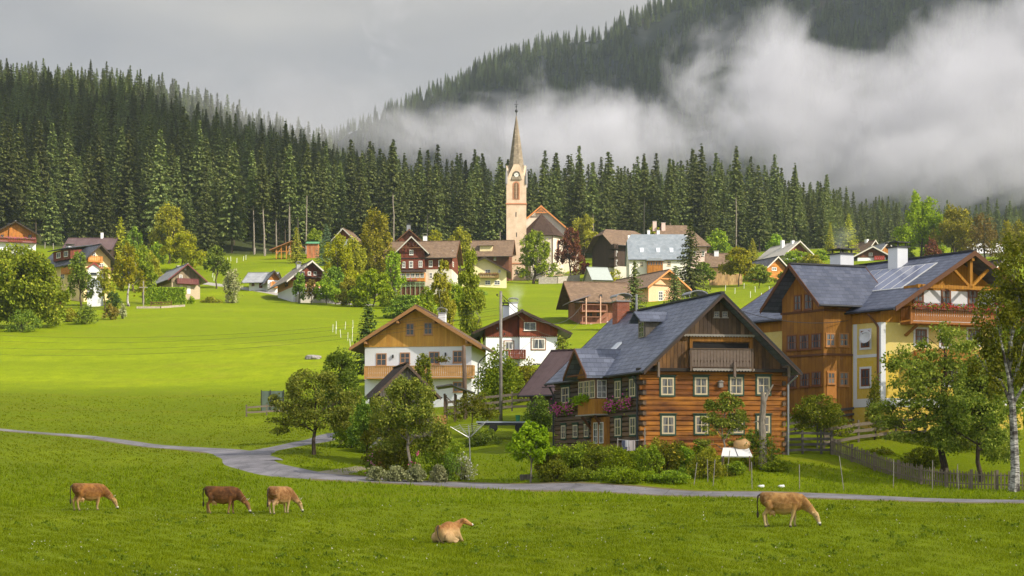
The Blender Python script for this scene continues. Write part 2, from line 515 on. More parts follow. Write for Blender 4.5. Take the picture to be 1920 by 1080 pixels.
gain = N.math('MULTIPLY', N.mapr(up, 0, 1, 1.0, SKY_GAIN), SKY_K)
cloudc = N.vmath('SCALE', grey, N.math('DIVIDE', gain, 0.12))
blue = N.mix(N.math('MULTIPLY', up, 0.35), cloudc, sky.outputs[0])
N.l(blue, bg.inputs[0]); bg.inputs[1].default_value = 0.12
N.l(bg.outputs[0], out.inputs[0])

# ------------------------------------------------------------------ land
def forest_edge(px):
    return np.interp(px, [-1400, -500, 0, 250, 480, 750, 960, 1300, 1540, 1590, 1700, 1950, 3400], [400, 400, 402, 408, 413, 428, 437, 437, 455, 560, 620, 650, 650])
def build_land():
    rows, cols = 720, 620
    yy = np.exp(np.linspace(math.log(6), math.log(1500), rows)) - 40
    kk = np.linspace(-1, 1, cols); kk = kk * 0.42 + np.sign(kk) * np.abs(kk) ** 3 * 0.5
    Y, K_ = np.meshgrid(yy, kk, indexing='ij'); X = K_ * (Y + 40)
    Zv = ground(X.ravel(), Y.ravel()).reshape(X.shape)
    V = np.stack([X, Y, Zv], 2).reshape(-1, 3)
    i = (np.arange(rows - 1)[:, None] * cols + np.arange(cols - 1)).ravel()
    me = np_mesh('ground', V, np.stack([i, i + 1, i + cols + 1, i + cols], 1))
    me.polygons.foreach_set('use_smooth', np.ones(len(me.polygons), bool))
    pxs = CX + F * X.ravel() / np.maximum(Y.ravel(), 8)
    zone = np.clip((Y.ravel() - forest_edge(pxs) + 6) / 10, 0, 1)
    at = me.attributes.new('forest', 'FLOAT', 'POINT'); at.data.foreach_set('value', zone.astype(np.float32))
    m, nt, out = newmat('meadow'); N = NT(nt)
    o = N.obj(); x, y, z = N.sep(o)
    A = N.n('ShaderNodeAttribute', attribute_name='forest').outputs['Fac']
    n1 = N.noise(o, 0.035, 5, 0.6); n2 = N.noise(o, 0.4, 5, 0.65); n3 = N.noise(o, 3.5, 5, 0.7); n4 = N.noise(N.scale(o, (1, .35, 1)), 14.0, 3, 0.7)
    stripe = N.noise(N.scale(o, (0.02, 0.16, 0.1)), 1.0, 3, 0.6)
    c = N.mix(N.mapr(n1, 0.35, 0.65), G_A, G_B)
    c = N.mix(N.mapr(n2, 0.4, 0.72, 0, 0.55), c, G_C)
    c = N.mix(N.mapr(stripe, 0.45, 0.62, 0, 0.35), c, dim(G_A, 0.72))
    c = N.mix(N.mapr(n3, 0.42, 0.66, 0, 0.6), c, G_D)
    shade_bands = N.noise(N.scale(o, (0.45, 1.4, 1)), 0.03, 5, 0.6, 0.8)
    c = N.mix(N.mapr(shade_bands, 0.42, 0.58, 0, 0.65), c, dim(G_C, 0.95))  # broad soft bands of sun and cloud shade painted into the grass colour
    n7 = N.noise(N.scale(o, (0.3, 1.6, 1)), 0.11, 5, 0.7, 0.5)
    c = N.mix(N.mapr(n7, 0.5, 0.64, 0, 0.5), c, (0.17, 0.17, 0.012))
    n5 = N.noise(N.scale(o, (0.5, 0.22, 1)), 1.0, 6, 0.75)
    c = N.mix(N.mapr(n5, 0.42, 0.62, 0, 0.6), c, G_C)
    c = N.mix(N.mapr(n4, 0.45, 0.7, 0, 0.35), c, dim(G_B, 1.25))
    dry = N.math('MULTIPLY', N.mapr(N.noise(o, 0.11, 4, 0.7), 0.6, 0.72), N.mapr(n3, 0.4, 0.6))
    c = N.mix(N.math('MULTIPLY', dry, 0.45), c, (0.20, 0.17, 0.04))
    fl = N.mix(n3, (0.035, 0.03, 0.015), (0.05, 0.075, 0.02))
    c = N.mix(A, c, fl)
    h = N.math('ADD', N.math('MULTIPLY', n3, 0.6), N.math('ADD', N.math('MULTIPLY', n4, 0.3), N.math('MULTIPLY', n2, 2.0)))
    N.l(N.bsdf(c, 0.9, 0.08, N.bump(h, 0.6, 0.12)), out.inputs[0])
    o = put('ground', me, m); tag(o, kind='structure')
build_land()

def ribbon(name, pix, width, mat, lift=0.045, kind='structure', nacross=6, step=0.8, zoff=None):
    """a road draped over the land along points (x, y)"""
    P = [Vector((p[0], p[1])) for p in pix]
    pts = []
    for i in range(len(P) - 1):
        p0 = P[max(i - 1, 0)]; p1 = P[i]; p2 = P[i + 1]; p3 = P[min(i + 2, len(P) - 1)]
        n = max(2, int((p2 - p1).length / step))
        for k in range(n):
            t = k / n
            pts.append(0.5 * ((2 * p1) + (p2 - p0) * t + (2 * p0 - 5 * p1 + 4 * p2 - p3) * t * t + (3 * p1 - p0 - 3 * p2 + p3) * t ** 3))
    pts.append(P[-1])
    ws = width if hasattr(width, '__len__') else [width, width]
    V = []; n = len(pts)
    for i, p in enumerate(pts):
        d = (pts[min(i + 1, n - 1)] - pts[max(i - 1, 0)]).normalized(); q = Vector((-d.y, d.x))
        wd = np.interp(i / (n - 1), np.linspace(0, 1, len(ws)), ws)
        wd *= 1 + 0.05 * sin(i * 0.9) + 0.04 * sin(i * 0.37)
        for j in range(nacross + 1):
            s = (j / nacross - 0.5)
            v = p + q * s * wd
            V.append((v.x, v.y))
    V = np.array(V); Zv = ground(V[:, 0], V[:, 1]) + lift
    Zv = Zv.reshape(n, nacross + 1); Zv[:, 0] -= lift * 1.6; Zv[:, -1] -= lift * 1.6
    V = np.c_[V, Zv.ravel()]
    c = nacross + 1
    i = (np.arange(n - 1)[:, None] * c + np.arange(nacross)).ravel()
    me = np_mesh(name, V, np.stack([i, i + 1, i + c + 1, i + c], 1))
    bm = bmesh.new(); bm.from_mesh(me); bmesh.ops.recalc_face_normals(bm, faces=bm.faces); bm.to_mesh(me); bm.free()
    me.polygons.foreach_set('use_smooth', np.ones(len(me.polygons), bool))
    o = put(name, me, mat); tag(o, kind=kind)
    return o, np.array([(p.x, p.y) for p in pts])

def asphalt():
    m, nt, out = newmat('asphalt'); N = NT(nt); o = N.obj()
    c = N.mix(N.mapr(N.noise(o, 0.45, 5, 0.7), .35, .65), (0.12, 0.115, 0.13), (0.27, 0.255, 0.28))
    c = N.mix(N.mapr(N.noise(o, 25, 3), 0.4, 0.7, 0, 0.4), c, (0.3, 0.29, 0.29))
    v = N.n('ShaderNodeTexVoronoi', feature='DISTANCE_TO_EDGE'); N.l(N.vmath('ADD', o, N.noise(o, 1.2, 3)), v.inputs[0]); v.inputs['Scale'].default_value = 0.35
    c = N.mix(N.mapr(v.outputs['Distance'], 0.0, 0.012, 0.6, 0), c, (0.04, 0.04, 0.042))
    N.l(N.bsdf(c, 0.75, 0.3, N.bump(N.noise(o, 40, 3), 0.3, 0.01)), out.inputs[0])
    return m
M_ASPH = asphalt()
def gp(px, py): D = hit(px, py); return (X_(px, D), D)
ROADS = []
M_VERGE = plain('trodden_verge', (0.17, 0.14, 0.06), .95, .4, 2.5)
_mp = [gp(2120, 948), gp(1920, 940.5), gp(1700, 936), gp(1400, 927), gp(1200, 921), gp(1000, 914), gp(850, 909), gp(700, 900), gp(600, 893)]
ribbon('verge', _mp, [3.7, 3.6, 3.9, 3.6, 3.8, 4.3], M_VERGE, lift=0.022)
ribbon('verge', [gp(420, 847), gp(360, 842), gp(300, 838), gp(220, 827), gp(120, 816), gp(0, 806), gp(-150, 795)], [3.0, 2.8, 3.1], M_VERGE, lift=0.03)
_r, p = ribbon('road', [gp(2120, 948), gp(1920, 940.5), gp(1700, 936), (gp(1400, 927)), gp(1200, 921), gp(1000, 914), gp(850, 909), gp(700, 900), gp(600, 893),
                     gp(530, 884), gp(475, 870), gp(462, 858), gp(480, 848), gp(520, 840), gp(560, 832), gp(610, 822), gp(660, 812), gp(700, 800)],
               [2.9, 2.9, 2.9, 2.9, 3.0, 3.2, 3.7, 3.0, 2.8, 2.8], M_ASPH); ROADS.append(p)
_r, p = ribbon('lane', [gp(478, 867), gp(450, 853), gp(420, 847), gp(360, 842), gp(300, 838), gp(220, 827), gp(120, 816), gp(0, 806), gp(-150, 795)], [4.2, 2.6, 2.2, 2.2], M_ASPH, lift=0.06); ROADS.append(p)
_r, p = ribbon('lane', [gp(380, 531), gp(430, 537), gp(470, 543), gp(520, 552), gp(580, 562), gp(640, 570), gp(700, 573)], [2.6, 2.6], plain('pale_gravel', (0.33, 0.31, 0.29)), lift=0.12); ROADS.append(p)
_r, p = ribbon('path', [gp(592, 893), gp(640, 884), gp(680, 876)], [2.4, 1.2], plain('dusty_gravel', (0.25, 0.22, 0.15)), lift=0.04)
RP = np.concatenate(ROADS)

# ------------------------------------------------------------------ grass blades of the near meadow
def blades(name, n, Dmin, Dmax, h0, h1, mat, keep=None, wk=0.00035, seed=3, clump=0.5):
    rg = np.random.default_rng(seed)
    D = 1 / rg.uniform(1 / Dmax, 1 / Dmin, n * 2); px = rg.uniform(-380, 2300, n * 2)
    X = (px - CX) / F * D
    ok = np.ones(len(X), bool)
    rp = RP[RP[:, 1] < 140]
    for i in range(0, len(X), 20000):
        d = ((X[i:i + 20000, None] - rp[None, ::3, 0]) ** 2 + (D[i:i + 20000, None] - rp[None, ::3, 1]) ** 2).min(1)
        ok[i:i + 20000] = d > 1.95 ** 2
    if keep is not None: ok &= keep(px, D)
    cl = np.sin(X * 1.7 + np.sin(D * 0.9) * 2) * np.sin(D * 1.1 + np.sin(X * 0.7) * 2) + 0.6 * np.sin(X * 5.1 + D * 3.3)
    ok &= rg.uniform(-1.6, 1.2, len(X)) < cl * clump + 0.6
    X, D, cl = X[ok][:n], D[ok][:n], cl[ok][:n]; n = len(X)
    Zb = ground(X, D) - 0.02
    h = rg.uniform(h0, h1, n) * (1 + 0.35 * cl); a = rg.uniform(0, 2 * pi, n); wv = D * wk * rg.uniform(0.7, 1.5, n)
    lean = rg.normal(0, 0.45, (n, 2)) * h[:, None]
    B = np.c_[X, D, Zb]; s = np.c_[np.cos(a) * wv, np.sin(a) * wv * 0.5, np.zeros(n)]
    V = np.stack([B - s, B + s, B + np.c_[lean, h]], 1).reshape(-1, 3)
    me = np_mesh(name, V, np.arange(3 * n).reshape(-1, 3))
    return tag(put(name, me, mat), 'short lush green grass blades of the near meadow', 'grass', kind='stuff')
M_GRASS = leafmat('grass_blade', dim(G_D, 1.25), dim(G_B, 1.2), dim(G_C, 1.5), trans=0.4, big=0.6)
blades('meadow_grass', 310000, 48, 84, 0.04, 0.12, M_GRASS)
o_ = blades('verge_grass', 50000, 82, 104, 0.05, 0.22, M_GRASS, keep=lambda px, D: (D < 96 + 9 * (px < 1100)), wk=0.0004, seed=5)
o2 = blades('pasture_grass', 110000, 84, 165, 0.04, 0.13, M_GRASS, keep=lambda px, D: (px < 620) & (D > np.where(px < 450, 84, 100)), wk=0.0004, seed=9, clump=.4)
o2['label'] = 'short dense grass of the rising western meadow'
o_['label'] = 'uneven longer grass on the bank beside the road'

# broad-leaved weeds and small white flowers of the pasture
def sprinkle(name, label, n, mat, seed, leafy, hs, size):
    rg = np.random.default_rng(seed); D = 1 / rg.uniform(1 / 84, 1 / 49, n); px = rg.uniform(-150, 2070, n); X = (px - CX) / F * D
    k = 14 if leafy else 1; c = np.sin(X * .6 + 2) * np.sin(D * .45 + X * .2) + rg.normal(0, .5, n); ok = c > .1
    rp = RP[RP[:, 1] < 140]; ok &= ((X[:, None] - rp[None, ::3, 0]) ** 2 + (D[:, None] - rp[None, ::3, 1]) ** 2).min(1) > 5
    X, D = X[ok], D[ok]; n = len(X); Zb = ground(X, D)
    r = rg.uniform(.05, .22, (n, k)) * (1 if leafy else 0); a = rg.uniform(0, 6.28, (n, k))
    C = np.stack([X[:, None] + r * np.cos(a), D[:, None] + r * np.sin(a), Zb[:, None] + rg.uniform(*hs, (n, k))], 2).reshape(-1, 3)
    m = len(C); D_ = unit(rg.normal(size=(m, 3)) + np.array([0, 0, .8])); W_ = rg.normal(size=(m, 3)); W_ = unit(W_ - D_ * (W_ * D_).sum(1, keepdims=True))
    tag(put(name, kite_mesh(name, C, D_, W_, rg.uniform(.6, 1.3, m) * size, rg.uniform(.4, .8, m) * size), mat), label, 'weeds', kind='stuff')
sprinkle('pasture_weeds', 'darker broad-leaved weed clumps scattered over the cow pasture', 600, leafmat('weed_leaves', (0.085, 0.14, 0.006), (0.13, 0.20, 0.008), (0.2, 0.27, 0.02)), 21, True, (.02, .14), .13)
sprinkle('pasture_flowers', 'tiny white clover flowers sprinkled over the cow pasture', 1300, plain('clover_white', (0.6, 0.6, 0.52)), 22, False, (.06, .12), .06)

# ------------------------------------------------------------------ far mountain
RIDGE = ([500, 600, 690, 760, 850, 950, 1050, 1130, 1200, 1300, 1450, 1700, 2000, 2300, 2800],
         [420, 300, 250, 222, 180, 128, 100, 92, 50, 12, -50, -95, -120, -150, -160])
MTN_D0, MTN_D1 = 1050.0, 1900.0
def mtn(px, t):
    """world point of the mountain face: t = 0 at its foot, 1 at the ridge, more behind it"""
    D = MTN_D0 + (MTN_D1 - MTN_D0) * t
    rz = Z_(np.interp(px, *RIDGE), MTN_D1) + 12
    base = Z_(500, MTN_D0)
    n = 22 * np.sin(px * 0.021 + t * 5) * np.sin(t * 7 + px * 0.006) + 12 * np.sin(px * 0.053 + t * 11)
    e = np.where(t <= 1, base + (rz - base) * np.clip(t, 0, 1) ** 1.05, rz - (t - 1) * 900)
    Z = e + n * np.clip(1 - t, 0, 1) * np.clip(t * 3, 0, 1)
    return (px - CX) / F * D, D, Z
def build_mtn():
    P, T = np.meshgrid(np.linspace(500, 2800, 180), np.linspace(0, 1.5, 60), indexing='ij')
    x, y, z = mtn(P, T)
    V = np.stack([x, y, z], 2).reshape(-1, 3); i = (np.arange(179)[:, None] * 60 + np.arange(59)).ravel()
    me = np_mesh('mountain', V, np.stack([i, i + 60, i + 61, i + 1], 1))
    me.polygons.foreach_set('use_smooth', np.ones(len(me.polygons), bool))
    m, nt, out = newmat('mountain_floor'); N = NT(nt); o = N.obj()
    c = N.mix(N.noise(o, 0.02, 6, 0.7), (0.012, 0.02, 0.014), (0.035, 0.038, 0.025))
    c = N.mix(N.mapr(N.noise(o, 0.006, 5, 0.6), 0.57, 0.68, 0, 0.7), c, (0.09, 0.065, 0.045))
    N.l(N.bsdf(c, 0.95, 0.05), out.inputs[0])
    tag(put('mountain', me, m), kind='structure')
build_mtn()
# ------------------------------------------------------------------ foliage generators
def spruce_mesh(Ht, Rad, base, seed, whorl=0.55, nb=9, sprays=7, broken=0.0, sl=0.95):
    """a conifer crown: whorls of drooping branches, each fringed with hanging sprays"""
    rg = np.random.default_rng(seed)
    C = []; Dv = []; Wv = []; L = []; Wd = []
    z = base
    while z < Ht - 0.3:
        t = (z - base) / (Ht - base)
        r0 = Rad * (1 - t) ** 0.92 * (0.55 + 0.45 * min(1, t * 6 + 0.35)) + 0.15
        k = max(4, int(nb * (0.55 + 0.6 * (1 - t))))
        ph = rg.uniform(0, 6.28)
        for j in range(k):
            if rg.random() < broken: continue
            a = ph + 6.283 * j / k + rg.normal(0, 0.2)
            r = r0 * rg.uniform(0.62, 1.18)
            zb = z + rg.normal(0, whorl * 0.35)
            up = 0.25 - 0.6 * (1 - t)          # lower branches hang, top ones rise
            m = max(2, int(sprays * r / Rad + 1.5))
            for q in range(m):
                s = (q + rg.uniform(0.2, 1.0)) / m
                rr = r * s
                zz = zb + rr * up * 0.7 - 0.18 * rr * s + (0.18 * rr * s ** 3)
                d = np.array([cos(a), sin(a), up * 0.6])
                for side in (-1, 1):
                    aa = a + side * rg.uniform(0.25, 0.9)
                    dd = np.array([cos(aa), sin(aa), up * 0.5 - rg.uniform(0.15, 0.6)])
                    C.append((cos(a) * rr + rg.normal(0, .08), sin(a) * rr + rg.normal(0, .08), zz))
                    Dv.append(dd)
                    Wv.append((-sin(aa), cos(aa), rg.normal(0, .5)))
                    L.append(sl * rg.uniform(0.7, 1.3) * (0.55 + 0.45 * (1 - t))); Wd.append(0.42 * sl * rg.uniform(0.7, 1.3))
        z += whorl * rg.uniform(0.75, 1.2) * (0.6 + 0.5 * (1 - t))
    C = np.array(C); Dv = unit(np.array(Dv)); Wv = np.array(Wv); Wv = unit(Wv - Dv * (Wv * Dv).sum(1, keepdims=True))
    return kite_mesh('crown', C, Dv, Wv, np.array(L), np.array(Wd))

def trunk_mesh(Ht, r, lean=0.0, seed=0, n=7, stubs=0, z0=-1.0):
    rg = random.Random(seed); mb = MB()
    pts = []; k = 9
    for i in range(k):
        t = i / (k - 1)
        pts.append((lean * t * t + rg.gauss(0, .02) * Ht * 0.15 * t, rg.gauss(0, .015) * Ht * 0.15, z0 + (Ht - z0) * t))
    mb.tube(pts, [r * (1.25 if i == 0 else (1 - 0.9 * (i / (k - 1)))) for i in range(k)], n)
    for i in range(stubs):
        z = Ht * rg.uniform(0.15, 0.6); a = rg.uniform(0, 6.28); l = rg.uniform(0.4, 1.3)
        mb.tube([(0, 0, z), (cos(a) * l, sin(a) * l, z - 0.15 * l)], [0.03, 0.012], 4)
    return mb.mesh('trunk')

def lobe_cloud(rg, lobes, n, leaf, clumps=22, spread=0.2, hang=0.0, shell=0.5):
    """leaf faces gathered in clumps over ellipsoid lobes: (cx,cy,cz,rx,ry,rz)"""
    vol = np.array([(l[3] * l[4] + l[3] * l[5]) for l in lobes]); vol = vol / vol.sum()
    Cs = []; Out = []
    for l, v in zip(lobes, vol):
        k = max(3, int(n * v)); c = np.array(l[:3]); r = np.array(l[3:])
        kc = max(5, int(clumps * (0.6 + v)))
        cd = unit(rg.normal(size=(kc, 3))); cd[:, 2] = np.abs(cd[:, 2]) * 0.9 * np.sign(cd[:, 2] + 0.35)
        cr = (shell + (1 - shell) * rg.random(kc) ** 0.6)[:, None]
        cc = cd * cr
        w_ = rg.random(kc) + 0.4; w_ /= w_.sum()
        idx = rg.choice(kc, k, p=w_)
        off = rg.normal(size=(k, 3)) * spread * (0.7 + 0.6 * rg.random(kc))[idx][:, None]
        off[:, 2] *= 0.75
        p = cc[idx] + off
        ln = np.linalg.norm(p, axis=1, keepdims=True)
        p = np.where(ln > 1.12, p / ln * 1.12, p)
        Cs.append(c + p * r); Out.append(unit(p + off * 1.5))
    C = np.concatenate(Cs); O_ = np.concatenate(Out); m = len(C)
    D_ = unit(O_ * 0.5 + rg.normal(size=(m, 3)) * 0.7 + np.array([0, 0, -0.25 - hang]))
    W_ = rg.normal(size=(m, 3)); W_[:, 2] *= 0.6; W_ = unit(W_ - D_ * (W_ * D_).sum(1, keepdims=True))
    L = leaf * rg.uniform(0.7, 1.4, m); Wd = L * rg.uniform(0.5, 0.8, m)
    return C, D_, W_, L, Wd

def limb_mesh(Ht, r, lobes, seed, lean=(0, 0), fork=0.35, n=7, z0=-0.6, top=0.85):
    rg = random.Random(seed); mb = MB()
    path = [(lean[0] * (t ** 1.3) + rg.gauss(0, .012) * Ht, lean[1] * t + rg.gauss(0, .012) * Ht, z0 + (Ht * top - z0) * t) for t in [i / 7 for i in range(8)]]
    mb.tube(path, [r * (1.35 if i == 0 else 1 - 0.85 * i / 7) for i in range(8)], n)
    for l in lobes:
        c = Vector(l[:3]); zf = max(Ht * 0.12, min(c.z * 0.75, Ht * rg.uniform(fork * 0.7, fork * 1.6)))
        t = min(1, max(0, (zf - z0) / (Ht * top - z0))); i = min(6, int(t * 7)); f = t * 7 - i
        s = Vector(path[i]).lerp(Vector(path[i + 1]), f); rr = r * (1 - 0.85 * t) * 0.6
        mid = s.lerp(c, 0.5) + Vector((rg.gauss(0, .05), rg.gauss(0, .05), .04)) * Ht
        mb.tube([s, mid, c], [rr, rr * 0.6, rr * 0.2], 5)
        for q in range(5):
            e = c + Vector((rg.gauss(0, .6) * l[3], rg.gauss(0, .6) * l[4], rg.uniform(-.1, .8) * l[5])); s2 = s.lerp(c, rg.uniform(0.45, 1)) if q % 2 else mid.lerp(c, rg.uniform(.2, .9))
            mb.tube([s2, s2.lerp(e, 0.55) + Vector((0, 0, .03 * Ht)), e], [rr * 0.32, rr * 0.2, rr * 0.06], 4)
    return mb.mesh('trunk')

# leaf colours (real albedos)
LV = {
 'spruce':  leafmat('spruce_needles', (0.045, 0.073, 0.026), (0.125, 0.165, 0.045), (0.230, 0.245, 0.070), 0.22, 0.2, (0.6, 1.5)),
 'pine':    leafmat('pine_needles', (0.026, 0.060, 0.013), (0.063, 0.111, 0.023), (0.124, 0.170, 0.034), 0.15),
 'blue':    leafmat('bluish_needles', (0.054, 0.102, 0.060), (0.107, 0.170, 0.086), (0.196, 0.255, 0.119), 0.15),
 'larch':   leafmat('larch_needles', (0.189, 0.224, 0.019), (0.352, 0.381, 0.035), (0.564, 0.515, 0.049), 0.3),
 'green':   leafmat('green_leaves', (0.112, 0.197, 0.013), (0.235, 0.361, 0.024), (0.473, 0.571, 0.040), 0.35),
 'dark':    leafmat('dark_leaves', (0.075, 0.137, 0.017), (0.155, 0.255, 0.029), (0.325, 0.424, 0.051), 0.3),
 'olive':   leafmat('olive_leaves', (0.148, 0.168, 0.014), (0.270, 0.283, 0.022), (0.514, 0.450, 0.040), 0.35),
 'yellow':  leafmat('yellowing_leaves', (0.151, 0.171, 0.007), (0.303, 0.315, 0.011), (0.496, 0.434, 0.017), 0.4),
 'lime':    leafmat('bright_leaves', (0.138, 0.224, 0.007), (0.275, 0.394, 0.011), (0.440, 0.551, 0.023), 0.4),
 'autumn':  leafmat('autumn_leaves', (0.110, 0.095, 0.015), (0.210, 0.160, 0.030), (0.320, 0.230, 0.050), 0.35),
 'red':     leafmat('red_leaves', (0.080, 0.022, 0.012), (0.160, 0.045, 0.025), (0.260, 0.100, 0.050), 0.35),
 'grey':    leafmat('silvery_leaves', (0.212, 0.246, 0.105), (0.376, 0.404, 0.191), (0.610, 0.605, 0.314), 0.2),
 'apple':   leafmat('fruit_tree_leaves', (0.104, 0.164, 0.019), (0.221, 0.294, 0.036), (0.547, 0.555, 0.086), 0.35),
 'goldap':  leafmat('yellow_green_leaves', (0.086, 0.127, 0.009), (0.184, 0.224, 0.016), (0.391, 0.380, 0.034), 0.4),
}
BK = {'bark': bark('brown_bark', (0.10, 0.075, 0.055), (0.035, 0.028, 0.022)), 'grey': bark('grey_bark', (0.2, 0.18, 0.155), (0.09, 0.08, 0.07)),
      'birch': bark('birch_bark', (0.55, 0.53, 0.5), (0.06, 0.05, 0.045), 5.0, True), 'pale': bark('pale_bark', (0.3, 0.26, 0.22), (0.15, 0.125, 0.10))}

def root_at(name, px, D, label, cat, group=None, sink=0.05, pyb=None):
    x = X_(px, D); z = gz(x, D) - sink
    return empty(name, (x, D, z), 0, label, cat, group)

def leafy(px, pyb, pyt, hw, D, label, leaf='green', lobes=None, n=3500, size=None, name='leafy_tree', cat='tree', group=None, bk='bark', tr=0.02, trunk_frac=0.2,
          seed=0, lean=0.0, clumps=20, spread=0.2, hang=0.0, depth=None, shell=0.5, use_pyb=False, fork=0.35):
    """a broadleaf tree whose crown spans the given rows; lobes in crown units (-1..1 across, 0..1 up)"""
    rg = np.random.default_rng(seed + int(px) * 7 + int(pyb))
    x = X_(px, D); zg = gz(x, D); zb = Z_(pyb, D)
    z0 = min(zg, zb) if not use_pyb else zb
    Ht = Z_(pyt, D) - z0; Wd = hw * (1.14 if lobes is None else 1.0) * D / F; dp = depth or Wd * 0.85
    root = empty(name, (x, D, z0), 0, label, cat, group)
    if lobes is None:
        lobes = []
        cb = trunk_frac
        k = 7
        for i in range(k):
            a = i * 2.4 + rg.uniform(0, .8); t = (i + .5) / k; rr = 0.55 * (1 - t) ** 0.4 + 0.05
            hz = cb + (1 - cb) * (0.25 + 0.58 * t)
            s = 0.5 * (1.05 - 0.55 * t) * rg.uniform(0.85, 1.15)
            lobes.append((cos(a) * rr, sin(a) * rr, hz, s, s, (1 - cb) * 0.26 * rg.uniform(.85, 1.15)))
        lobes.append((0.0, 0.0, cb + (1 - cb) * 0.82, 0.36, 0.36, (1 - cb) * 0.2))
    LB = [(l[0] * Wd + lean * Ht * l[2], l[1] * dp, l[2] * Ht, l[3] * Wd, l[4] * dp, l[5] * Ht) for l in lobes]
    size = size or max(0.10, 3.6 * D / F)
    n = int(n * (1.9 if D > 150 else 1.25))
    C, D_, W_, L, Wi = lobe_cloud(rg, LB, n, size, clumps, spread, hang, shell)
    put('crown', kite_mesh('crown', C, D_, W_, L, Wi), LV[leaf], root)
    put('trunk', limb_mesh(Ht, max(0.05, Ht * tr), LB, seed + int(px), (lean * Ht, 0), fork), BK[bk], root)
    return root

def bush(px, pyb, pyt, hw, D, label, leaf='green', n=1500, name='bush', cat='bush', group=None, size=None, seed=0, use_pyb=False, clumps=14, depth=None, spread=0.24, flowers=None, cone=False, hang=0.0):
    rg = np.random.default_rng(seed + int(px) * 5 + int(pyt))
    x = X_(px, D); zg = gz(x, D); zb = Z_(pyb, D); z0 = zb if use_pyb else min(zb, zg) - 0.05
    Ht = Z_(pyt, D) - z0; Wd = hw * D / F; dp = depth or Wd * 0.8
    root = empty(name, (x, D, z0), 0, label, cat, group)
    LB = [(0, 0, Ht * .42, Wd * (.6 if cone else .7), dp * .7, Ht * .5), (-Wd * .4, 0, Ht * .33, Wd * .55, dp * .6, Ht * .36), (Wd * .42, -dp * .2, Ht * .36, Wd * .52, dp * .6, Ht * .4), (Wd * .1, -dp * .3, Ht * .7, Wd * .45, dp * .5, Ht * .3)]
    size = size or max(0.09, 3.6 * D / F)
    C, D_, W_, L, Wi = lobe_cloud(rg, LB, n, size, clumps, spread, hang, 0.45)
    C[:, 2] = np.maximum(C[:, 2], 0.03 + 0.1 * rg.random(len(C)))
    put('foliage', kite_mesh('foliage', C, D_, W_, L, Wi), LV[leaf], root)
    mb = MB()
    for i in range(7):
        a = i * 0.9; mb.tube([(0, 0, -.2), (cos(a) * Wd * .3, sin(a) * dp * .3, Ht * .35), (cos(a) * Wd * .55, sin(a) * dp * .5, Ht * .7)], [0.03, 0.02, 0.008], 4)
    mb.build('stem', BK['bark'], root)
    if flowers:
        col, k = flowers; fb = MB()
        for i in rg.choice(len(C), min(k, len(C)), replace=False):
            c = C[i]
            if c[1] > 0.1 * dp: continue
            fb.sphere((c[0] * 1.06, c[1] * 1.1 - .03, c[2] * 1.04 + .02), size * .5, size * .5, size * .4, 5, 3)
        if fb.v: fb.build('blossom', plain('petals_%d_%d_%d' % tuple(int(v * 99) for v in col), col, 0.7, 0.3, 9.0), root)
    return root

def conifer(px, pyb, pyt, hw, D, label, leaf='spruce', name='spruce_tree', group=None, seed=1, base=0.08, nb=9, sprays=7, whorl=None, tr=0.012, sl=None):
    x = X_(px, D); z0 = min(gz(x, D), Z_(pyb, D)); Ht = Z_(pyt, D) - z0; Wd = hw * D / F
    root = empty(name, (x, D, z0), 0, label, 'tree', group)
    put('crown', spruce_mesh(Ht, Wd, Ht * base, seed + int(px), whorl or Ht * 0.024, nb, sprays, 0.06, sl or max(0.45, Ht * 0.045)), LV[leaf], root)
    put('trunk', trunk_mesh(Ht * .97, Ht * tr, 0, seed), BK['bark'], root)
    return root
# ------------------------------------------------------------------ spruce forest
VAR = []          # (root, crown, trunk, height)
def make_variant(i, Ht, Rad, base, bare=False):
    nm = 'spruce_tree'
    r = empty(nm)
    cr = put('crown', spruce_mesh(Ht, Rad, Ht * base, 40 + i, whorl=0.72, nb=9, sprays=9, broken=0.12 if not bare else 0.25, sl=1.12), LV['spruce'], r)
    tk = put('trunk', trunk_mesh(Ht * .97, 0.24, 0, i, 6, 18 if bare else 4), BK['pale'] if bare else BK['bark'], r)
    return (r, cr, tk, Ht)
for i, a in enumerate([(27, 4.7, .10), (29, 4.3, .16), (24, 5.2, .05), (30, 4.4, .24), (26, 3.7, .12), (28, 5.0, .08), (22, 4.4, .04), (29, 3.6, .34), (26, 5.3, .1)]): VAR.append(make_variant(i, *a))
BARE = [make_variant(10, 29, 2.6, .5, True), make_variant(11, 27, 2.4, .42, True), make_variant(12, 30, 2.2, .58, True)]

rg = np.random.default_rng(5)
cand = []
def fill(px0, px1, depth0, depth1, dens, hs=(0.88, 1.12)):
    """trees between two offsets behind the forest edge, dens = trees per square metre"""
    e = 430.0; area = (px1 - px0) / F * e * (depth1 - depth0) * (1 + depth1 / e * .5)
    n = int(area * dens)
    px = rg.uniform(px0, px1, n * 2); dd = rg.uniform(depth0, depth1, n * 2)
    D = forest_edge(px) + dd
    keep = rg.random(n * 2) < (D / (forest_edge(px) + depth1)) * 0.5 / 0.5 * 0.75
    return [(a, b, rg.uniform(*hs)) for a, b in zip(px[keep][:n], D[keep][:n])]
def spaced(pts, mind):
    """thin out so that trunks stand apart"""
    out = []; grid = {}
    for p in pts:
        x = X_(p[0], p[1]); k = (int(x // mind), int(p[1] // mind))
        if any((x - q[0]) ** 2 + (p[1] - q[1]) ** 2 < mind * mind for i in (-1, 0, 1) for j in (-1, 0, 1) for q in grid.get((k[0] + i, k[1] + j), [])): continue
        grid.setdefault(k, []).append((x, p[1])); out.append(p)
    return out
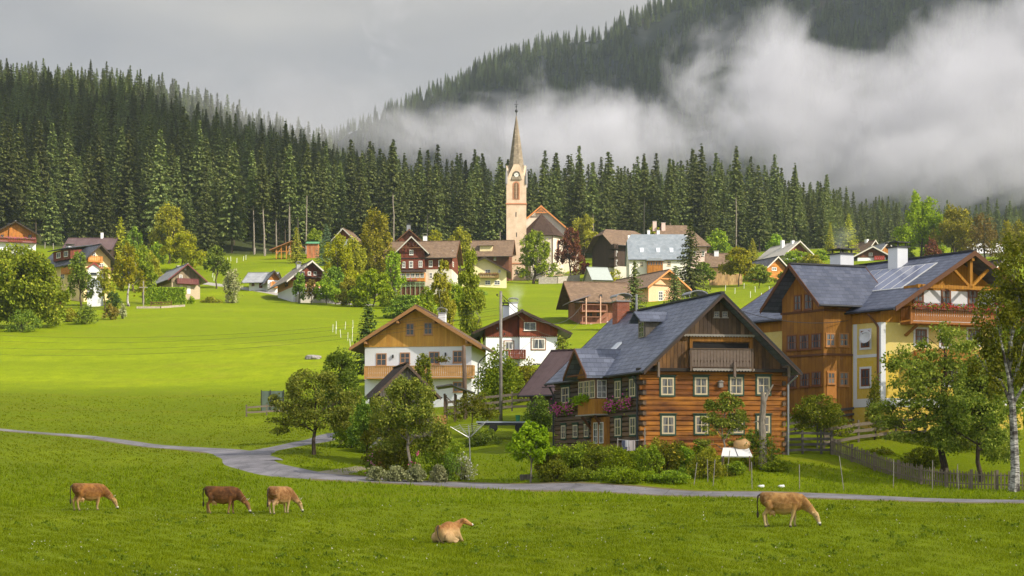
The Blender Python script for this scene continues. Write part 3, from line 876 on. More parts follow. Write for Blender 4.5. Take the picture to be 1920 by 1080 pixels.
front = spaced(sorted(fill(-60, 1985, 0, 26, 0.09, (0.68, 1.1)), key=lambda p: rg.random()), 5.6)
mid = spaced(fill(-70, 1990, 26, 130, 0.036, (0.68, 1.08)), 5.3)
hill = spaced(fill(-300, 860, 130, 520, 0.05, (0.48, 0.84)), 4.2)
back = spaced(fill(860, 2150, 130, 300, 0.014), 6.0)
front.sort(key=lambda p: p[1])
clear = [(628, 14), (735, 18), (528, 30), (570, 14)]
front = [p for p in front if not (p[1] < 425 and any(abs(p[0] - c) < w_ for c, w_ in clear))]
N_IND = 292
ind = front[:N_IND]; rest = front[N_IND:] + mid + hill + back
def zone_of(px):
    if px < 230: return ('dark shaded spruce at the forest edge above the chalets on the western slope', 'shaded spruces above the western chalets')
    if px < 480: return ('dark green spruce standing above the far sloping meadow', 'spruces above the sloping meadow')
    if px < 760: return ('tall spruce behind the timber shelter and the village lane', 'spruces behind the timber shelter')
    if px < 950: return ('spruce at the forest edge between brown gabled house and church tower', 'spruces between brown house and church')
    if px < 1150: return ('sunlit spruce in the forest wall directly behind the church nave', 'spruces behind the church nave')
    if px < 1350: return ('sunlit spruce in the forest wall behind the large hipped farmhouse', 'spruces behind the hipped farmhouse')
    if px < 1570: return ('sunlit spruce where the forest wall steps down towards the eastern houses', 'spruces at the eastern forest end')
    return ('hazy dark spruce beyond the houses on the eastern side', 'hazy spruces beyond the eastern houses')
used = set()
bare_px = [497, 520, 540, 545, 558, 574, 478, 1255, 1378, 802, 936, 1210, 1115, 1226, 738]
def edge_scale(px): return float(np.interp(px, [1380, 1480, 1560, 1600], [1, .9, .76, .66]))
def inst(px, D, s, v, label, group):
    global used
    s *= edge_scale(px)
    root, cr, tk, Ht = v
    if root.name in used: r = copy_tree(root)
    else: r = root; used.add(root.name)
    x = X_(px, D)
    r.location = (x, D, gz(x, D) - 0.3); r.scale = (s * rg.uniform(.9, 1.12), s * rg.uniform(.9, 1.12), s); r.rotation_euler = (rg.normal(0, .012), rg.normal(0, .012), rg.uniform(0, 6.28))
    tag(r, label, 'tree', group)
    return r
for k, px in enumerate(bare_px):
    px += rg.uniform(-3, 3); inst(px, float(forest_edge(px)) + rg.uniform(-5, 2), rg.uniform(.9, 1.02), BARE[k % 3], 'tall spruce with a long bare pale trunk at the forest edge', 'spruces with bare pale trunks')
for k, (px, D, s) in enumerate(ind):
    if any(abs(px - b) < 7 for b in bare_px[:6]) and D < 430: continue
    lb, gr = zone_of(px)
    inst(px, D, s, VAR[int(rg.integers(len(VAR)))], lb, gr)

def scatter(name, label, pts, variants):
    """one object of stuff: many small trees drawn by a node tree on a cloud of points"""
    n = len(pts); P = np.array([p[:3] for p in pts], dtype=np.float32)
    me = bpy.data.meshes.new(name); me.vertices.add(n); me.vertices.foreach_set('co', P.ravel()); me.update()
    for an, k, typ in (('sc', 3, 'FLOAT'), ('rz', 4, 'FLOAT')):
        at = me.attributes.new(an, typ, 'POINT'); at.data.foreach_set('value', np.array([p[k] for p in pts], dtype=np.float32))
    at = me.attributes.new('vi', 'INT', 'POINT'); at.data.foreach_set('value', rg.integers(0, len(variants), n).astype(np.int32))
    o = put(name, me, LV['spruce'])
    ng = bpy.data.node_groups.new(name, 'GeometryNodeTree')
    ng.interface.new_socket('Geometry', in_out='INPUT', socket_type='NodeSocketGeometry')
    ng.interface.new_socket('Geometry', in_out='OUTPUT', socket_type='NodeSocketGeometry')
    nd = ng.nodes; lk = ng.links.new
    gi = nd.new('NodeGroupInput'); go = nd.new('NodeGroupOutput'); ip = nd.new('GeometryNodeInstanceOnPoints'); jn = nd.new('GeometryNodeJoinGeometry')
    for root, cr, tk, Ht in variants:
        j2 = nd.new('GeometryNodeJoinGeometry')
        for ob in (cr, tk):
            oi = nd.new('GeometryNodeObjectInfo'); oi.inputs[0].default_value = ob; oi.transform_space = 'ORIGINAL'
            lk(oi.outputs['Geometry'], j2.inputs[0])
        g2 = nd.new('GeometryNodeGeometryToInstance'); lk(j2.outputs[0], g2.inputs[0]); lk(g2.outputs[0], jn.inputs[0])
    def attr(a, t):
        q = nd.new('GeometryNodeInputNamedAttribute'); q.data_type = t; q.inputs[0].default_value = a; return q.outputs[0]
    lk(gi.outputs[0], ip.inputs['Points']); lk(jn.outputs[0], ip.inputs['Instance']); ip.inputs['Pick Instance'].default_value = True
    lk(attr('vi', 'INT'), ip.inputs['Instance Index'])
    cx = nd.new('ShaderNodeCombineXYZ'); lk(attr('rz', 'FLOAT'), cx.inputs[2]); lk(cx.outputs[0], ip.inputs['Rotation'])
    lk(attr('sc', 'FLOAT'), ip.inputs['Scale']); lk(ip.outputs[0], go.inputs[0])
    md = o.modifiers.new('scatter', 'NODES'); md.node_group = ng
    return tag(o, label, 'forest', kind='stuff')
xs = np.array([X_(p[0], p[1]) for p in rest]); ys = np.array([p[1] for p in rest]); zs = ground(xs, ys) - 0.3
scatter('spruce_forest', 'dense dark spruce forest covering the slope behind the village', [(a, b, c, p[2] * edge_scale(p[0]), rg.uniform(0, 6.28)) for a, b, c, p in zip(xs, ys, zs, rest)], VAR)
# trees of the mountain
n = 9500
px = rg.uniform(500, 2750, n); t = rg.uniform(0, 1.03, n) ** 0.75
gap = (np.sin(px * 0.013 + t * 9) + np.sin(px * .031 - t * 17)) > -1.25
px, t = px[gap], t[gap]
pr = np.sort(rg.uniform(640, 2600, 420)); px = np.r_[px, pr]; t = np.r_[t, rg.uniform(0.97, 1.01, 420)]
x, y, z = mtn(px, t)
scatter('mountain_forest', 'dark spruce forest climbing the misty mountain behind the church', [(a, b, c - 1, rg.uniform(.42, .85) , rg.uniform(0, 6.28)) for a, b, c in zip(x, y, z)], VAR[:4])
# ------------------------------------------------------------------ buildings
WHITE = plaster('white_plaster', (0.74, 0.755, 0.80), .12); WHITE2 = plaster('aged_white_plaster', (0.62, 0.58, 0.50), 0.5)
YELLOW = plaster('yellow_plaster', (0.72, 0.50, 0.04)); CREAM = plaster('cream_plaster', (0.70, 0.60, 0.32)); PEACH = plaster('peach_plaster', (0.72, 0.42, 0.25)); PINK = plaster('pink_plaster', (0.66, 0.48, 0.42))
WOOD_O = planks('orange_boards', (0.42, 0.16, 0.025), (0.52, 0.21, 0.035), 0.17)
WOOD_OH = planks('orange_logs', (0.52, 0.19, 0.03), (0.62, 0.26, 0.05), 0.3, False)
WOOD_B = planks('brown_boards', (0.15, 0.055, 0.03), (0.20, 0.075, 0.04), 0.2)
WOOD_R = planks('red_brown_boards', (0.17, 0.04, 0.022), (0.22, 0.055, 0.03), 0.2)
WOOD_D = planks('dark_boards', (0.05, 0.03, 0.02), (0.08, 0.05, 0.035), 0.2)
WOOD_GR = planks('grey_boards', (0.13, 0.11, 0.09), (0.22, 0.19, 0.16), 0.2)
TRIM = plain('brown_trim', (0.13, 0.055, 0.025), 0.7); TRIM_D = plain('dark_trim', (0.035, 0.022, 0.016), 0.7); TRIM_O = plain('orange_trim', (0.45, 0.18, 0.035), 0.7); TRIM_L = plain('pale_trim', (0.5, 0.47, 0.42), 0.7)
FR_W = plain('white_frame', (0.7, 0.68, 0.64), 0.5, 0.08); FR_C = plain('cream_frame', (0.62, 0.52, 0.34), 0.6, 0.15); FR_B = plain('brown_frame', (0.2, 0.075, 0.03), 0.6, 0.2); FR_O = plain('orange_frame', (0.42, 0.19, 0.06), 0.6, 0.2)
GREENF = plain('green_surround', (0.035, 0.075, 0.05), 0.6, 0.25); METAL = plain('grey_metal', (0.35, 0.35, 0.36), 0.4, 0.2, 3.0, 0.6); METAL_D = plain('dark_metal', (0.05, 0.05, 0.055), 0.45, 0.2, 3.0, 0.3)
CURT = plain('curtain', (0.2, 0.19, 0.18), 0.9, 0.2, 6.0); GL = glass()
SHUT = plain('brown_shutter', (0.22, 0.09, 0.04), 0.7)

WINC = {}
def window_meshes(w, h, nx, nz, mat, fw, curtain, sur, deep):
    key = (round(w, 2), round(h, 2), nx, nz, mat.name, fw, curtain, sur.name if sur else None, deep)
    if key in WINC: return WINC[key]
    fr = MB()        # frame in the plane y = 0, facing -y
    fr.box(-w / 2, w / 2, -.05, .02, -h / 2, -h / 2 + fw); fr.box(-w / 2, w / 2, -.05, .02, h / 2 - fw, h / 2)
    fr.box(-w / 2, -w / 2 + fw, -.047, .02, -h / 2 + fw, h / 2 - fw); fr.box(w / 2 - fw, w / 2, -.047, .02, -h / 2 + fw, h / 2 - fw)
    t = fw * 0.62
    for i in range(1, nx):
        x = -w / 2 + w * i / nx; fr.box(x - t / 2, x + t / 2, -.043, .02, -h / 2 + fw, h / 2 - fw)
    for j in range(1, nz):
        z = -h / 2 + h * j / nz; fr.box(-w / 2 + fw, w / 2 - fw, -.040, .02, z - t / 2, z + t / 2)
    pn = MB().box(-w / 2 + fw * .5, w / 2 - fw * .5, -.022, .01, -h / 2 + fw * .5, h / 2 - fw * .5)
    ms = [('window', fr.mesh('window'), mat), ('pane', pn.mesh('pane'), GL)]
    if curtain:
        c = MB(); cw = w * .2
        if curtain == 'half': c.box(-w / 2 + fw, w / 2 - fw, -.027, -.0225, -h / 2 + fw, -h * .02)
        else:
            for s in (-1, 1):
                c.add([(s * (w / 2 - fw), -.026, -h / 2 + fw), (s * (w / 2 - fw - cw * .55), -.026, -h / 2 + fw), (s * (w / 2 - fw - cw * 1.25), -.026, h / 2 - fw), (s * (w / 2 - fw), -.026, h / 2 - fw),
                       (s * (w / 2 - fw), -.0225, -h / 2 + fw), (s * (w / 2 - fw - cw * .55), -.0225, -h / 2 + fw), (s * (w / 2 - fw - cw * 1.25), -.0225, h / 2 - fw), (s * (w / 2 - fw), -.0225, h / 2 - fw)],
                      [(0, 1, 2, 3), (7, 6, 5, 4), (0, 4, 5, 1), (1, 5, 6, 2), (2, 6, 7, 3), (3, 7, 4, 0)])
        ms.append(('curtain', c.mesh('curtain'), CURT))
    if sur:
        s_ = MB(); q = 0.10 if sur is not WHITE else 0.14
        s_.box(-w / 2 - q, -w / 2 - .003, -.035, .01, -h / 2 - q, h / 2 + q); s_.box(w / 2 + .003, w / 2 + q, -.035, .01, -h / 2 - q, h / 2 + q)
        s_.box(-w / 2 - .003, w / 2 + .003, -.035, .01, h / 2 + .003, h / 2 + q); s_.box(-w / 2 - .003, w / 2 + .003, -.06, .01, -h / 2 - q, -h / 2 - .003)
        if sur is GREENF: s_.box(-w / 2 - q - .05, w / 2 + q + .05, -.09, .01, h / 2 + q + .003, h / 2 + q + .07)
        ms.append(('surround', s_.mesh('surround'), sur))
    else:
        s_ = MB().box(-w / 2 - .05, w / 2 + .05, -.10, .01, -h / 2 - .06, -h / 2 - .003)
        ms.append(('sill', s_.mesh('sill'), mat))
    WINC[key] = ms
    return ms

class House:
    """local frame: x along the camera-side face from its left corner, y away from the camera, z up.
    px0, px1: columns of the left and right corner of that face; pyb, pye, pyr: rows of base, eaves and ridge"""
    def __init__(s, name, label, cat, px0, px1, pyb, pye, pyr, D, ang=0, L=10.0, shear=0, group=None, base=3.0, ridge_off=0.5):
        s.O = (X_(px0, D), D); a = R(ang); b = R(ang + shear)
        s.dx = (cos(a), sin(a)); s.dy = (-sin(b), cos(b)); s.ang, s.bang = a, b
        u = (px1 - CX) / F
        s.W = (u * s.O[1] - s.O[0]) / (s.dx[0] - u * s.dx[1]); s.L = L
        s.z0 = Z_(pyb, D); s.base = base
        s.he = Z_(pye, D) - s.z0
        # ridge height: read at the gable apex
        s.pyr = pyr
        apx = (s.O[0] + s.dx[0] * s.W * ridge_off, s.O[1] + s.dx[1] * s.W * ridge_off)
        s.hr = Z_(pyr, apx[1]) - s.z0
        s.root = empty(name, (s.O[0], s.O[1], s.z0), a, label, cat, group)
        sh = b - a
        s.T = lambda x, y, z: (x - y * sin(sh), y * cos(sh), z)
        s.sh = sh
        s.faces = {'front': (s.O, s.dx), 'left': (s.O, s.dy),
                   'right': ((s.O[0] + s.dx[0] * s.W, s.O[1] + s.dx[1] * s.W), s.dy)}
    def along(s, face, px, py=None, dist=0.0):
        (ox, oy), (dx, dy) = s.faces[face]
        if dist:
            nx, ny = s.normal(face); ox += nx * dist; oy += ny * dist
        u = (px - CX) / F
        t = (u * oy - ox) / (dx - u * dy); D = oy + t * dy
        return (t, Z_(py, D) - s.z0 if py is not None else None)
    def normal(s, face):
        if face == 'front': return (s.dx[1], -s.dx[0])
        if face == 'left': return (-s.dy[1], s.dy[0])
        return (s.dy[1], -s.dy[0])
    def sub(s, x0, y0, W, L, he, hr, base=None):
        """a wing of the same building with its own walls and roof"""
        q = House.__new__(House); q.__dict__.update(s.__dict__)
        q.O = (s.O[0] + s.dx[0] * x0 + s.dy[0] * y0, s.O[1] + s.dx[1] * x0 + s.dy[1] * y0)
        q.W, q.L, q.he, q.hr = W, L, he, hr
        q.base = s.base if base is None else base
        q.T = lambda x, y, z: s.T(x + x0, y + y0, z)
        q.faces = {'front': (q.O, q.dx), 'left': (q.O, q.dy), 'right': ((q.O[0] + q.dx[0] * W, q.O[1] + q.dx[1] * W), q.dy)}
        return q
    def part(s, name, mb, mat, parent=None, T=True, smooth=False):
        return mb.build(name, mat, parent or s.root, s.T if T else None, smooth=smooth)
    def fpos(s, face, t, z, out=0.0):
        """local position and turn of something on a face"""
        if face == 'front': p = s.T(t, -out, z); rz = 0.0
        elif face == 'left': p = s.T(-out, t, z); rz = -pi / 2 + s.sh
        else: p = s.T(s.W + out, t, z); rz = pi / 2 + s.sh
        return p, rz
    def win(s, face, x0, y0, x1, y1, nx=2, nz=2, mat=None, fw=0.07, curtain=True, sur=None, out=0.0, deep=0, dist=0.0):
        """a window by its rows and columns on a face"""
        ta, za = s.along(face, x0, y0, dist); tb, zb = s.along(face, x1, y1, dist)
        w = abs(tb - ta); h = abs(za - zb); t = (ta + tb) / 2; z = (za + zb) / 2
        p, rz = s.fpos(face, t, z, out + dist)
        ms = window_meshes(w, h, nx, nz, mat or FR_W, min(fw, w * .16), curtain, sur, deep)
        wo = put('window', ms[0][1], ms[0][2], s.root, p, rz)
        for nm, me, mt in ms[1:]: put(nm, me, mt, wo)
        return wo
    def wins(s, face, lst, **k):
        for q in lst: s.win(face, *q, **k)
    def prism_y(s, name, prof, y0, y1, mat, parent=None):
        return s.part(name, MB().prism(prof, y0, y1), mat, parent)
    def walls(s, mat_low, mat_up=None, split=None, ridge='y', mat_gable=None, proud=0.03, hip=0):
        """walls under a saddle roof; the boarded storey above height split stands slightly proud"""
        W, L, he, hr = s.W, s.L, s.he, s.hr
        s.ridge = ridge
        if hip > 0: s.part('wall', MB().box(0, W, 0, L, -s.base, he - .02), mat_low); return
        sp = he if split is None else split
        def prof(z0, e=0.0, width=W):
            pts = [(-e, z0), (width + e, z0)]
            if z0 < he: pts += [(width + e, he), (width / 2, hr), (-e, he)]
            else:
                k = (z0 - he) / (hr - he) * width / 2
                pts = [(k, z0), (width - k, z0), (width / 2, hr)]
            return pts
        lo = MB()
        if ridge == 'y':
            if mat_up is None: lo.prism([(0, -s.base), (W, -s.base), (W, he), (W / 2, hr - .02), (0, he)], 0, L)
            elif sp <= he: lo.box(0, W, 0, L, -s.base, sp)
            else:
                k = (sp - he) / (hr - he) * W / 2; lo.prism([(0, -s.base), (W, -s.base), (W, he), (W - k, sp), (k, sp), (0, he)], 0, L)
            s.part('wall', lo, mat_low)
            if mat_up is not None:
                e = proud
                up = MB()
                if sp < he: up.prism([(-e, sp + .002), (W + e, sp + .002), (W + e, he), (W / 2, hr - .02), (-e, he)], -e, L + e)
                else:
                    k = (sp - he) / (hr - he) * W / 2
                    up.prism([(k, sp + .002), (W - k, sp + .002), (W / 2, hr - .02)], -e, L + e)
                s.part('gable' if sp >= he - .3 else 'upper_wall', up, mat_up)
        else:
            def P(a, b, z): return (b, a, z)      # profile across y, extruded in x
            top = [(0, he), (L / 2, hr - .02), (L, he)]
            if mat_up is None:
                vs = MB().prism([(0, -s.base), (L, -s.base), (L, he), (L / 2, hr - .02), (0, he)], 0, W, lambda x, y, z: (y, x, z)); s.part('wall', vs, mat_low)
            else:
                s.part('wall', MB().box(0, W, 0, L, -s.base, sp), mat_low)
                e = proud
                s.part('upper_wall', MB().prism([(-e, sp + .002), (L + e, sp + .002), (L + e, he), (L / 2, hr - .02), (-e, he)], -e, W + e, lambda x, y, z: (y, x, z)), mat_up)
    def roof(s, mat, over=0.8, gov=0.9, t=0.18, trim=TRIM, hip=0.0, chim=(), cap=True, x_shift=0.0, gov_back=None, under=None, split_hip=0.0):
        W, L, he, hr = s.W, s.L, s.he, s.hr
        ry = s.ridge == 'y'
        span, run = (W, L) if ry else (L, W)
        sl = (hr - he) / (span / 2); s.sl = sl
        ze = he - over * sl
        g0 = -gov; g1 = run + (gov if gov_back is None else gov_back)
        def P(a, r, z): return (a, r, z) if ry else (r, a, z)      # a across, r along the ridge
        h = hip * span / 2
        h2 = split_hip
        mb = MB()
        def shell(dz, mb):
            return [P(-over, g0, ze + dz), P(span + over, g0, ze + dz), P(span + over, g1, ze + dz), P(-over, g1, ze + dz), P(span / 2, g0 + h, hr + dz), P(span / 2, g1 - h, hr + dz)]
        if h2 > 0:      # half hip: the gable's tip leans back
            k = h2 / sl; zt = hr - h2
            def sh2(dz): return [P(-over, g0, ze + dz), P(span + over, g0, ze + dz), P(span + over, g1, ze + dz), P(-over, g1, ze + dz), P(span / 2, g0 + k * .8, hr + dz), P(span / 2, g1 - k * .8, hr + dz),
                                 P(span / 2 - k, g0, zt + dz), P(span / 2 + k, g0, zt + dz), P(span / 2 + k, g1, zt + dz), P(span / 2 - k, g1, zt + dz)]
            a = sh2(t); b = sh2(0.004)
            mb.add(a + b, [(0, 6, 4, 5, 9, 3), (1, 2, 8, 5, 4, 7), (6, 7, 4), (8, 9, 5), (10, 13, 19, 15, 14, 16), (11, 17, 14, 15, 18, 12), (16, 14, 17), (18, 15, 19),
                           (0, 10, 16, 6), (6, 16, 17, 7), (7, 17, 11, 1), (1, 11, 12, 2), (2, 12, 18, 8), (8, 18, 19, 9), (9, 19, 13, 3), (3, 13, 10, 0)])
        else:
            a = shell(t, mb); b = shell(0.004, mb)
            fs = [(0, 4, 5, 3), (1, 2, 5, 4), (6, 9, 11, 10), (7, 10, 11, 8), (0, 3, 9, 6), (1, 7, 8, 2)]
            if hip > 0: fs += [(0, 1, 4), (2, 3, 5), (6, 10, 7), (8, 11, 9), (0, 6, 7, 1), (2, 8, 9, 3)]
            else: fs += [(0, 6, 10, 4), (4, 10, 7, 1), (2, 8, 11, 5), (5, 11, 9, 3)]
            mb.add(a + b, fs)
        rf = s.part('roof', mb, mat); s.rf = rf
        if cap and hip == 0 and h2 == 0:
            c = MB().beam(P(span / 2, g0, hr + t + .03), P(span / 2, g1, hr + t + .03), .26, .1); s.part('ridge_cap', c, METAL_D if 'slate' in mat.name or 'metal' in mat.name else mat, rf)
        if hip == 0 and h2 == 0:
            for g, sg in ((g0, -1), (g1, 1)):
                for side in (-1, 1):
                    ex = span / 2 + side * (span / 2 + over)
                    c = MB(); y0, y1 = sorted((g + sg * .004, g + sg * .06))
                    pr = [(span / 2, hr + t + .02), (ex, ze + t + .02), (ex, ze - .10), (span / 2, hr - .12)]
                    c.prism(pr, y0, y1, None if ry else (lambda x, y, z: (y, x, z)))
                    s.part('bargeboard', c, trim, rf)
        for side in (-1, 1):      # gutters
            ex = span / 2 + side * (span / 2 + over + .07)
            c = MB().tube([P(ex, g0 + h * 0, ze + .06), P(ex, g1, ze + .06)], .065, 6); s.part('gutter', c, METAL_D, rf)
        for c in chim: s.chimney(*c)
        return rf
    def zroof(s, x, y):
        a, sp = (x, s.W) if s.ridge == 'y' else (y, s.L)
        return s.hr - abs(a - sp / 2) * s.sl
    def chimney(s, x, y, w=0.7, h=1.4, mat=WHITE, cap='plate', d=None):
        d = d or w; z = s.zroof(x, y); top = max(z, s.hr - 1.2 * 0) if False else z
        zt = z + h
        c = s.part('chimney', MB().box(x - w / 2, x + w / 2, y - d / 2, y + d / 2, z - .9, zt), mat, s.rf)
        k = MB()
        if cap == 'plate':
            k.box(x - w * .62, x + w * .62, y - d * .62, y + d * .62, zt + .002, zt + .09)
            for sx in (-1, 1):
                for sy in (-1, 1): k.box(x + sx * w * .4 - .03, x + sx * w * .4 + .03, y + sy * d * .4 - .03, y + sy * d * .4 + .03, zt + .09, zt + .32)
            k.box(x - w * .64, x + w * .64, y - d * .64, y + d * .64, zt + .32, zt + .40)
        elif cap == 'arch':
            k.box(x - w * .6, x + w * .6, y - d * .6, y + d * .6, zt + .002, zt + .07)
            for sx in (-1, 1):
                for sy in (-1, 1): k.beam((x + sx * w * .5, y + sy * d * .45, zt + .05), (x + sx * w * .62, y + sy * d * .45, zt + .34), .03)
            n = 8; A = [(x + w * .62 * -cos(pi * i / n), zt + .3 + .24 * sin(pi * i / n)) for i in range(n + 1)]; B = [(x + (a - x) * 1.05, b + .045) for a, b in A[::-1]]
            k.prism(A + B, y - d * .7, y + d * .7)
        else: k.box(x - w * .58, x + w * .58, y - d * .58, y + d * .58, zt + .002, zt + .08)
        mt = METAL_D if cap == 'plate' else (METAL if cap == 'arch' else plain('pale_cap', (0.5, 0.48, 0.45)))
        put('chimney_cap', k.mesh('chimney_cap', s.T), mt, s.rf)
    def balcony(s, face, t0, t1, z, depth=1.0, h=0.95, mat=TRIM_O, gap=0.14, slab=True, boards=True, flowers=None, name='balcony', rail=None, posts=0):
        """a balcony with sawn boards; face coordinates t along the face, z its floor"""
        p, rz = s.fpos(face, 0, 0)
        mb = MB()
        if face == 'left': t0, t1 = -t1, -t0
        if slab: mb.box(t0, t1, -depth, -.003, z - .14, z)
        mb.box(t0, t1, -depth - .06, -depth + .0, z + h - .07, z + h); mb.box(t0, t1, -depth - .03, -depth + .0, z + .04, z + .10)
        for e in (t0, t1):
            mb.box(e - .04, e + .04, -depth - .045, -.006, z + h - .068, z + h - .005); mb.box(e - .05, e + .05, -depth - .05, -depth + .04, z - .2, z + h - .075)
        bal = put(name, mb.mesh(name), rail or mat, s.root, p, rz)
        if boards:
            b = MB(); n = int((t1 - t0) / gap)
            for i in range(n):
                x = t0 + (t1 - t0) * (i + .5) / n; w2 = gap * .455
                b.add([(x - w2, -depth - .02, z + .10), (x + w2, -depth - .02, z + .10), (x + w2, -depth - .02, z + .35), (x + w2 * .75, -depth - .02, z + .42), (x + w2, -depth - .02, z + .5), (x + w2, -depth - .02, z + h - .07), (x - w2, -depth - .02, z + h - .07),
                       (x - w2, -depth - .02, z + .5), (x - w2 * .75, -depth - .02, z + .42), (x - w2, -depth - .02, z + .35)] + [(x - w2, -depth + .0, z + .10), (x + w2, -depth + .0, z + .10), (x + w2, -depth + .0, z + .35), (x + w2 * .75, -depth + .0, z + .42), (x + w2, -depth + .0, z + .5), (x + w2, -depth + .0, z + h - .07), (x - w2, -depth + .0, z + h - .07),
                       (x - w2, -depth + .0, z + .5), (x - w2 * .75, -depth + .0, z + .42), (x - w2, -depth + .0, z + .35)],
                      [tuple(range(10)), tuple(range(19, 9, -1))] + [(i2, (i2 + 1) % 10, (i2 + 1) % 10 + 10, i2 + 10) for i2 in range(10)])
            m = max(1, int(depth / gap))
            for e in (t0, t1):
                for i in range(m):
                    y = -depth * (i + .5) / m; b.box(e - .012, e + .012, y - gap * .4, y + gap * .4, z + .10, z + h - .07)
            put('railing', b.mesh('railing'), mat, bal)
        if flowers:
            flowerbox(bal, t0 + .1, t1 - .1, -depth - .16, z + h - .1, flowers)
        return bal
    def bal_px(s, face, x0, x1, y_floor, **k):
        d = k.get('depth', 1.0)
        ta, za = s.along(face, x0, y_floor, d); tb, zb = s.along(face, x1, y_floor, d)
        t0, t1 = sorted((ta, tb))
        return s.balcony(face, t0, t1, (za + zb) / 2, **k)
    def downpipe(s, x, y, z1, z0=-.3, r=.05, bend=0.6, mat=METAL_D):
        s.part('downpipe', MB().tube([(x - 0, y - bend, z1), (x, y - .1, z1 - .45), (x, y - .08, z1 - .7), (x, y - .08, z0)], r, 6), mat)

def flowerbox(parent, t0, t1, y, z, col, seed=0, face_rot=None, n=None):
    rgf = np.random.default_rng(int(abs(t0 * 100)) + seed)
    n = n or int((t1 - t0) * 60) + 10
    bx = MB().box(t0, t1, y - .09, y + .09, z - .16, z); b = bx.build('flower_box', TRIM, parent)
    C = np.c_[rgf.uniform(t0, t1, n), y + rgf.normal(0, .09, n), z + rgf.normal(.05, .1, n)]
    D_ = unit(rgf.normal(size=(n, 3))); W_ = rgf.normal(size=(n, 3)); W_ = unit(W_ - D_ * (W_ * D_).sum(1, keepdims=True))
    put('leaves', kite_mesh('leaves', C, D_, W_, np.full(n, .15), np.full(n, .10)), LV['green'], b)
    f = MB()
    for i in range(int(n * .6)):
        c = (rgf.uniform(t0, t1), y - .08 + rgf.normal(0, .06), z + rgf.normal(.06, .12)); f.sphere(c, .045, .045, .04, 5, 3)
    f.build('blossom', plain('petal_%d%d%d' % tuple(int(v * 99) for v in col), col, 0.7, 0.3, 9.0), b)
SLATE = tiles('slate_roof', (0.115, 0.13, 0.185), (0.175, 0.195, 0.265), 'y', 0.55, 0.27, 0.42, 0.5, joint=.85)
SLATE_X = tiles('slate_roof_cross', (0.115, 0.13, 0.185), (0.175, 0.195, 0.265), 'x', 0.45, 0.3, 0.42, 0.5, joint=.85)
SLATE_Y2 = tiles('slate_roof_small', (0.08, 0.095, 0.145), (0.135, 0.15, 0.21), 'y', 0.34, 0.22, 0.4, 0.5, joint=.85)
SLATE_X2 = tiles('slate_roof_small_cross', (0.08, 0.095, 0.145), (0.135, 0.15, 0.21), 'x', 0.42, 0.26, 0.4, 0.5, joint=.85)
BROWN_Y = tiles('brown_roof', (0.13, 0.085, 0.06), (0.19, 0.125, 0.085), 'y', 0.4, 0.2, 0.7, 0.2, moss=0.3)
BROWN_X = tiles('brown_roof_cross', (0.15, 0.10, 0.07), (0.22, 0.15, 0.10), 'x', 0.4, 0.2, 0.7, 0.2, moss=0.2)
DARK_Y = tiles('dark_brown_roof', (0.045, 0.03, 0.027), (0.075, 0.05, 0.045), 'y', 0.35, 0.16, 0.7, 0.2, moss=0.15)
SHEET = tiles('purple_brown_sheet_roof', (0.10, 0.065, 0.068), (0.12, 0.08, 0.08), 'x', 0.6, 9.0, 0.6, 0.2)
GREY_Y = tiles('grey_sheet_roof', (0.25, 0.25, 0.27), (0.33, 0.33, 0.35), 'y', 0.5, 0.5, 0.5, 0.4, joint=.3)
GREY_X = tiles('grey_sheet_roof_cross', (0.25, 0.26, 0.28), (0.33, 0.34, 0.36), 'x', 0.5, 0.5, 0.5, 0.4, joint=.3)
LOGS = planks('orange_brown_logs', (0.30, 0.10, 0.018), (0.54, 0.22, 0.035), 0.31, False, 0.65, (0.11, 0.042, 0.02), 0.3)
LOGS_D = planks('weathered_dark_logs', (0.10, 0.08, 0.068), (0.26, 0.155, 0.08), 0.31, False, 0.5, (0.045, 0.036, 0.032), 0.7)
BOARDS_OLD = planks('weathered_brown_boards', (0.14, 0.085, 0.05), (0.34, 0.17, 0.06), 0.23, True, 0.6, (0.035, 0.026, 0.022), 0.95)
WOOD_L = planks('light_boards', (0.62, 0.31, 0.06), (0.72, 0.40, 0.09), 0.17, True, 0.2, (0.2, 0.09, 0.03), 0.6)
WOOD_H = planks('honey_boards', (0.46, 0.20, 0.025), (0.56, 0.26, 0.035), 0.2, True, 0.3, (0.12, 0.05, 0.02), 0.7)
WOOD_HB = planks('darker_honey_boards', (0.34, 0.15, 0.025), (0.42, 0.19, 0.035), 0.2, True, 0.35, (0.09, 0.04, 0.02), 0.7)
STONE = rubble('rubble_stone', (0.34, 0.3, 0.25), (0.5, 0.46, 0.4)); RBRICK = brick('red_brick', (0.42, 0.11, 0.05), (0.30, 0.08, 0.04))
PINKF = (0.62, 0.10, 0.34); REDF = (0.6, 0.05, 0.06)

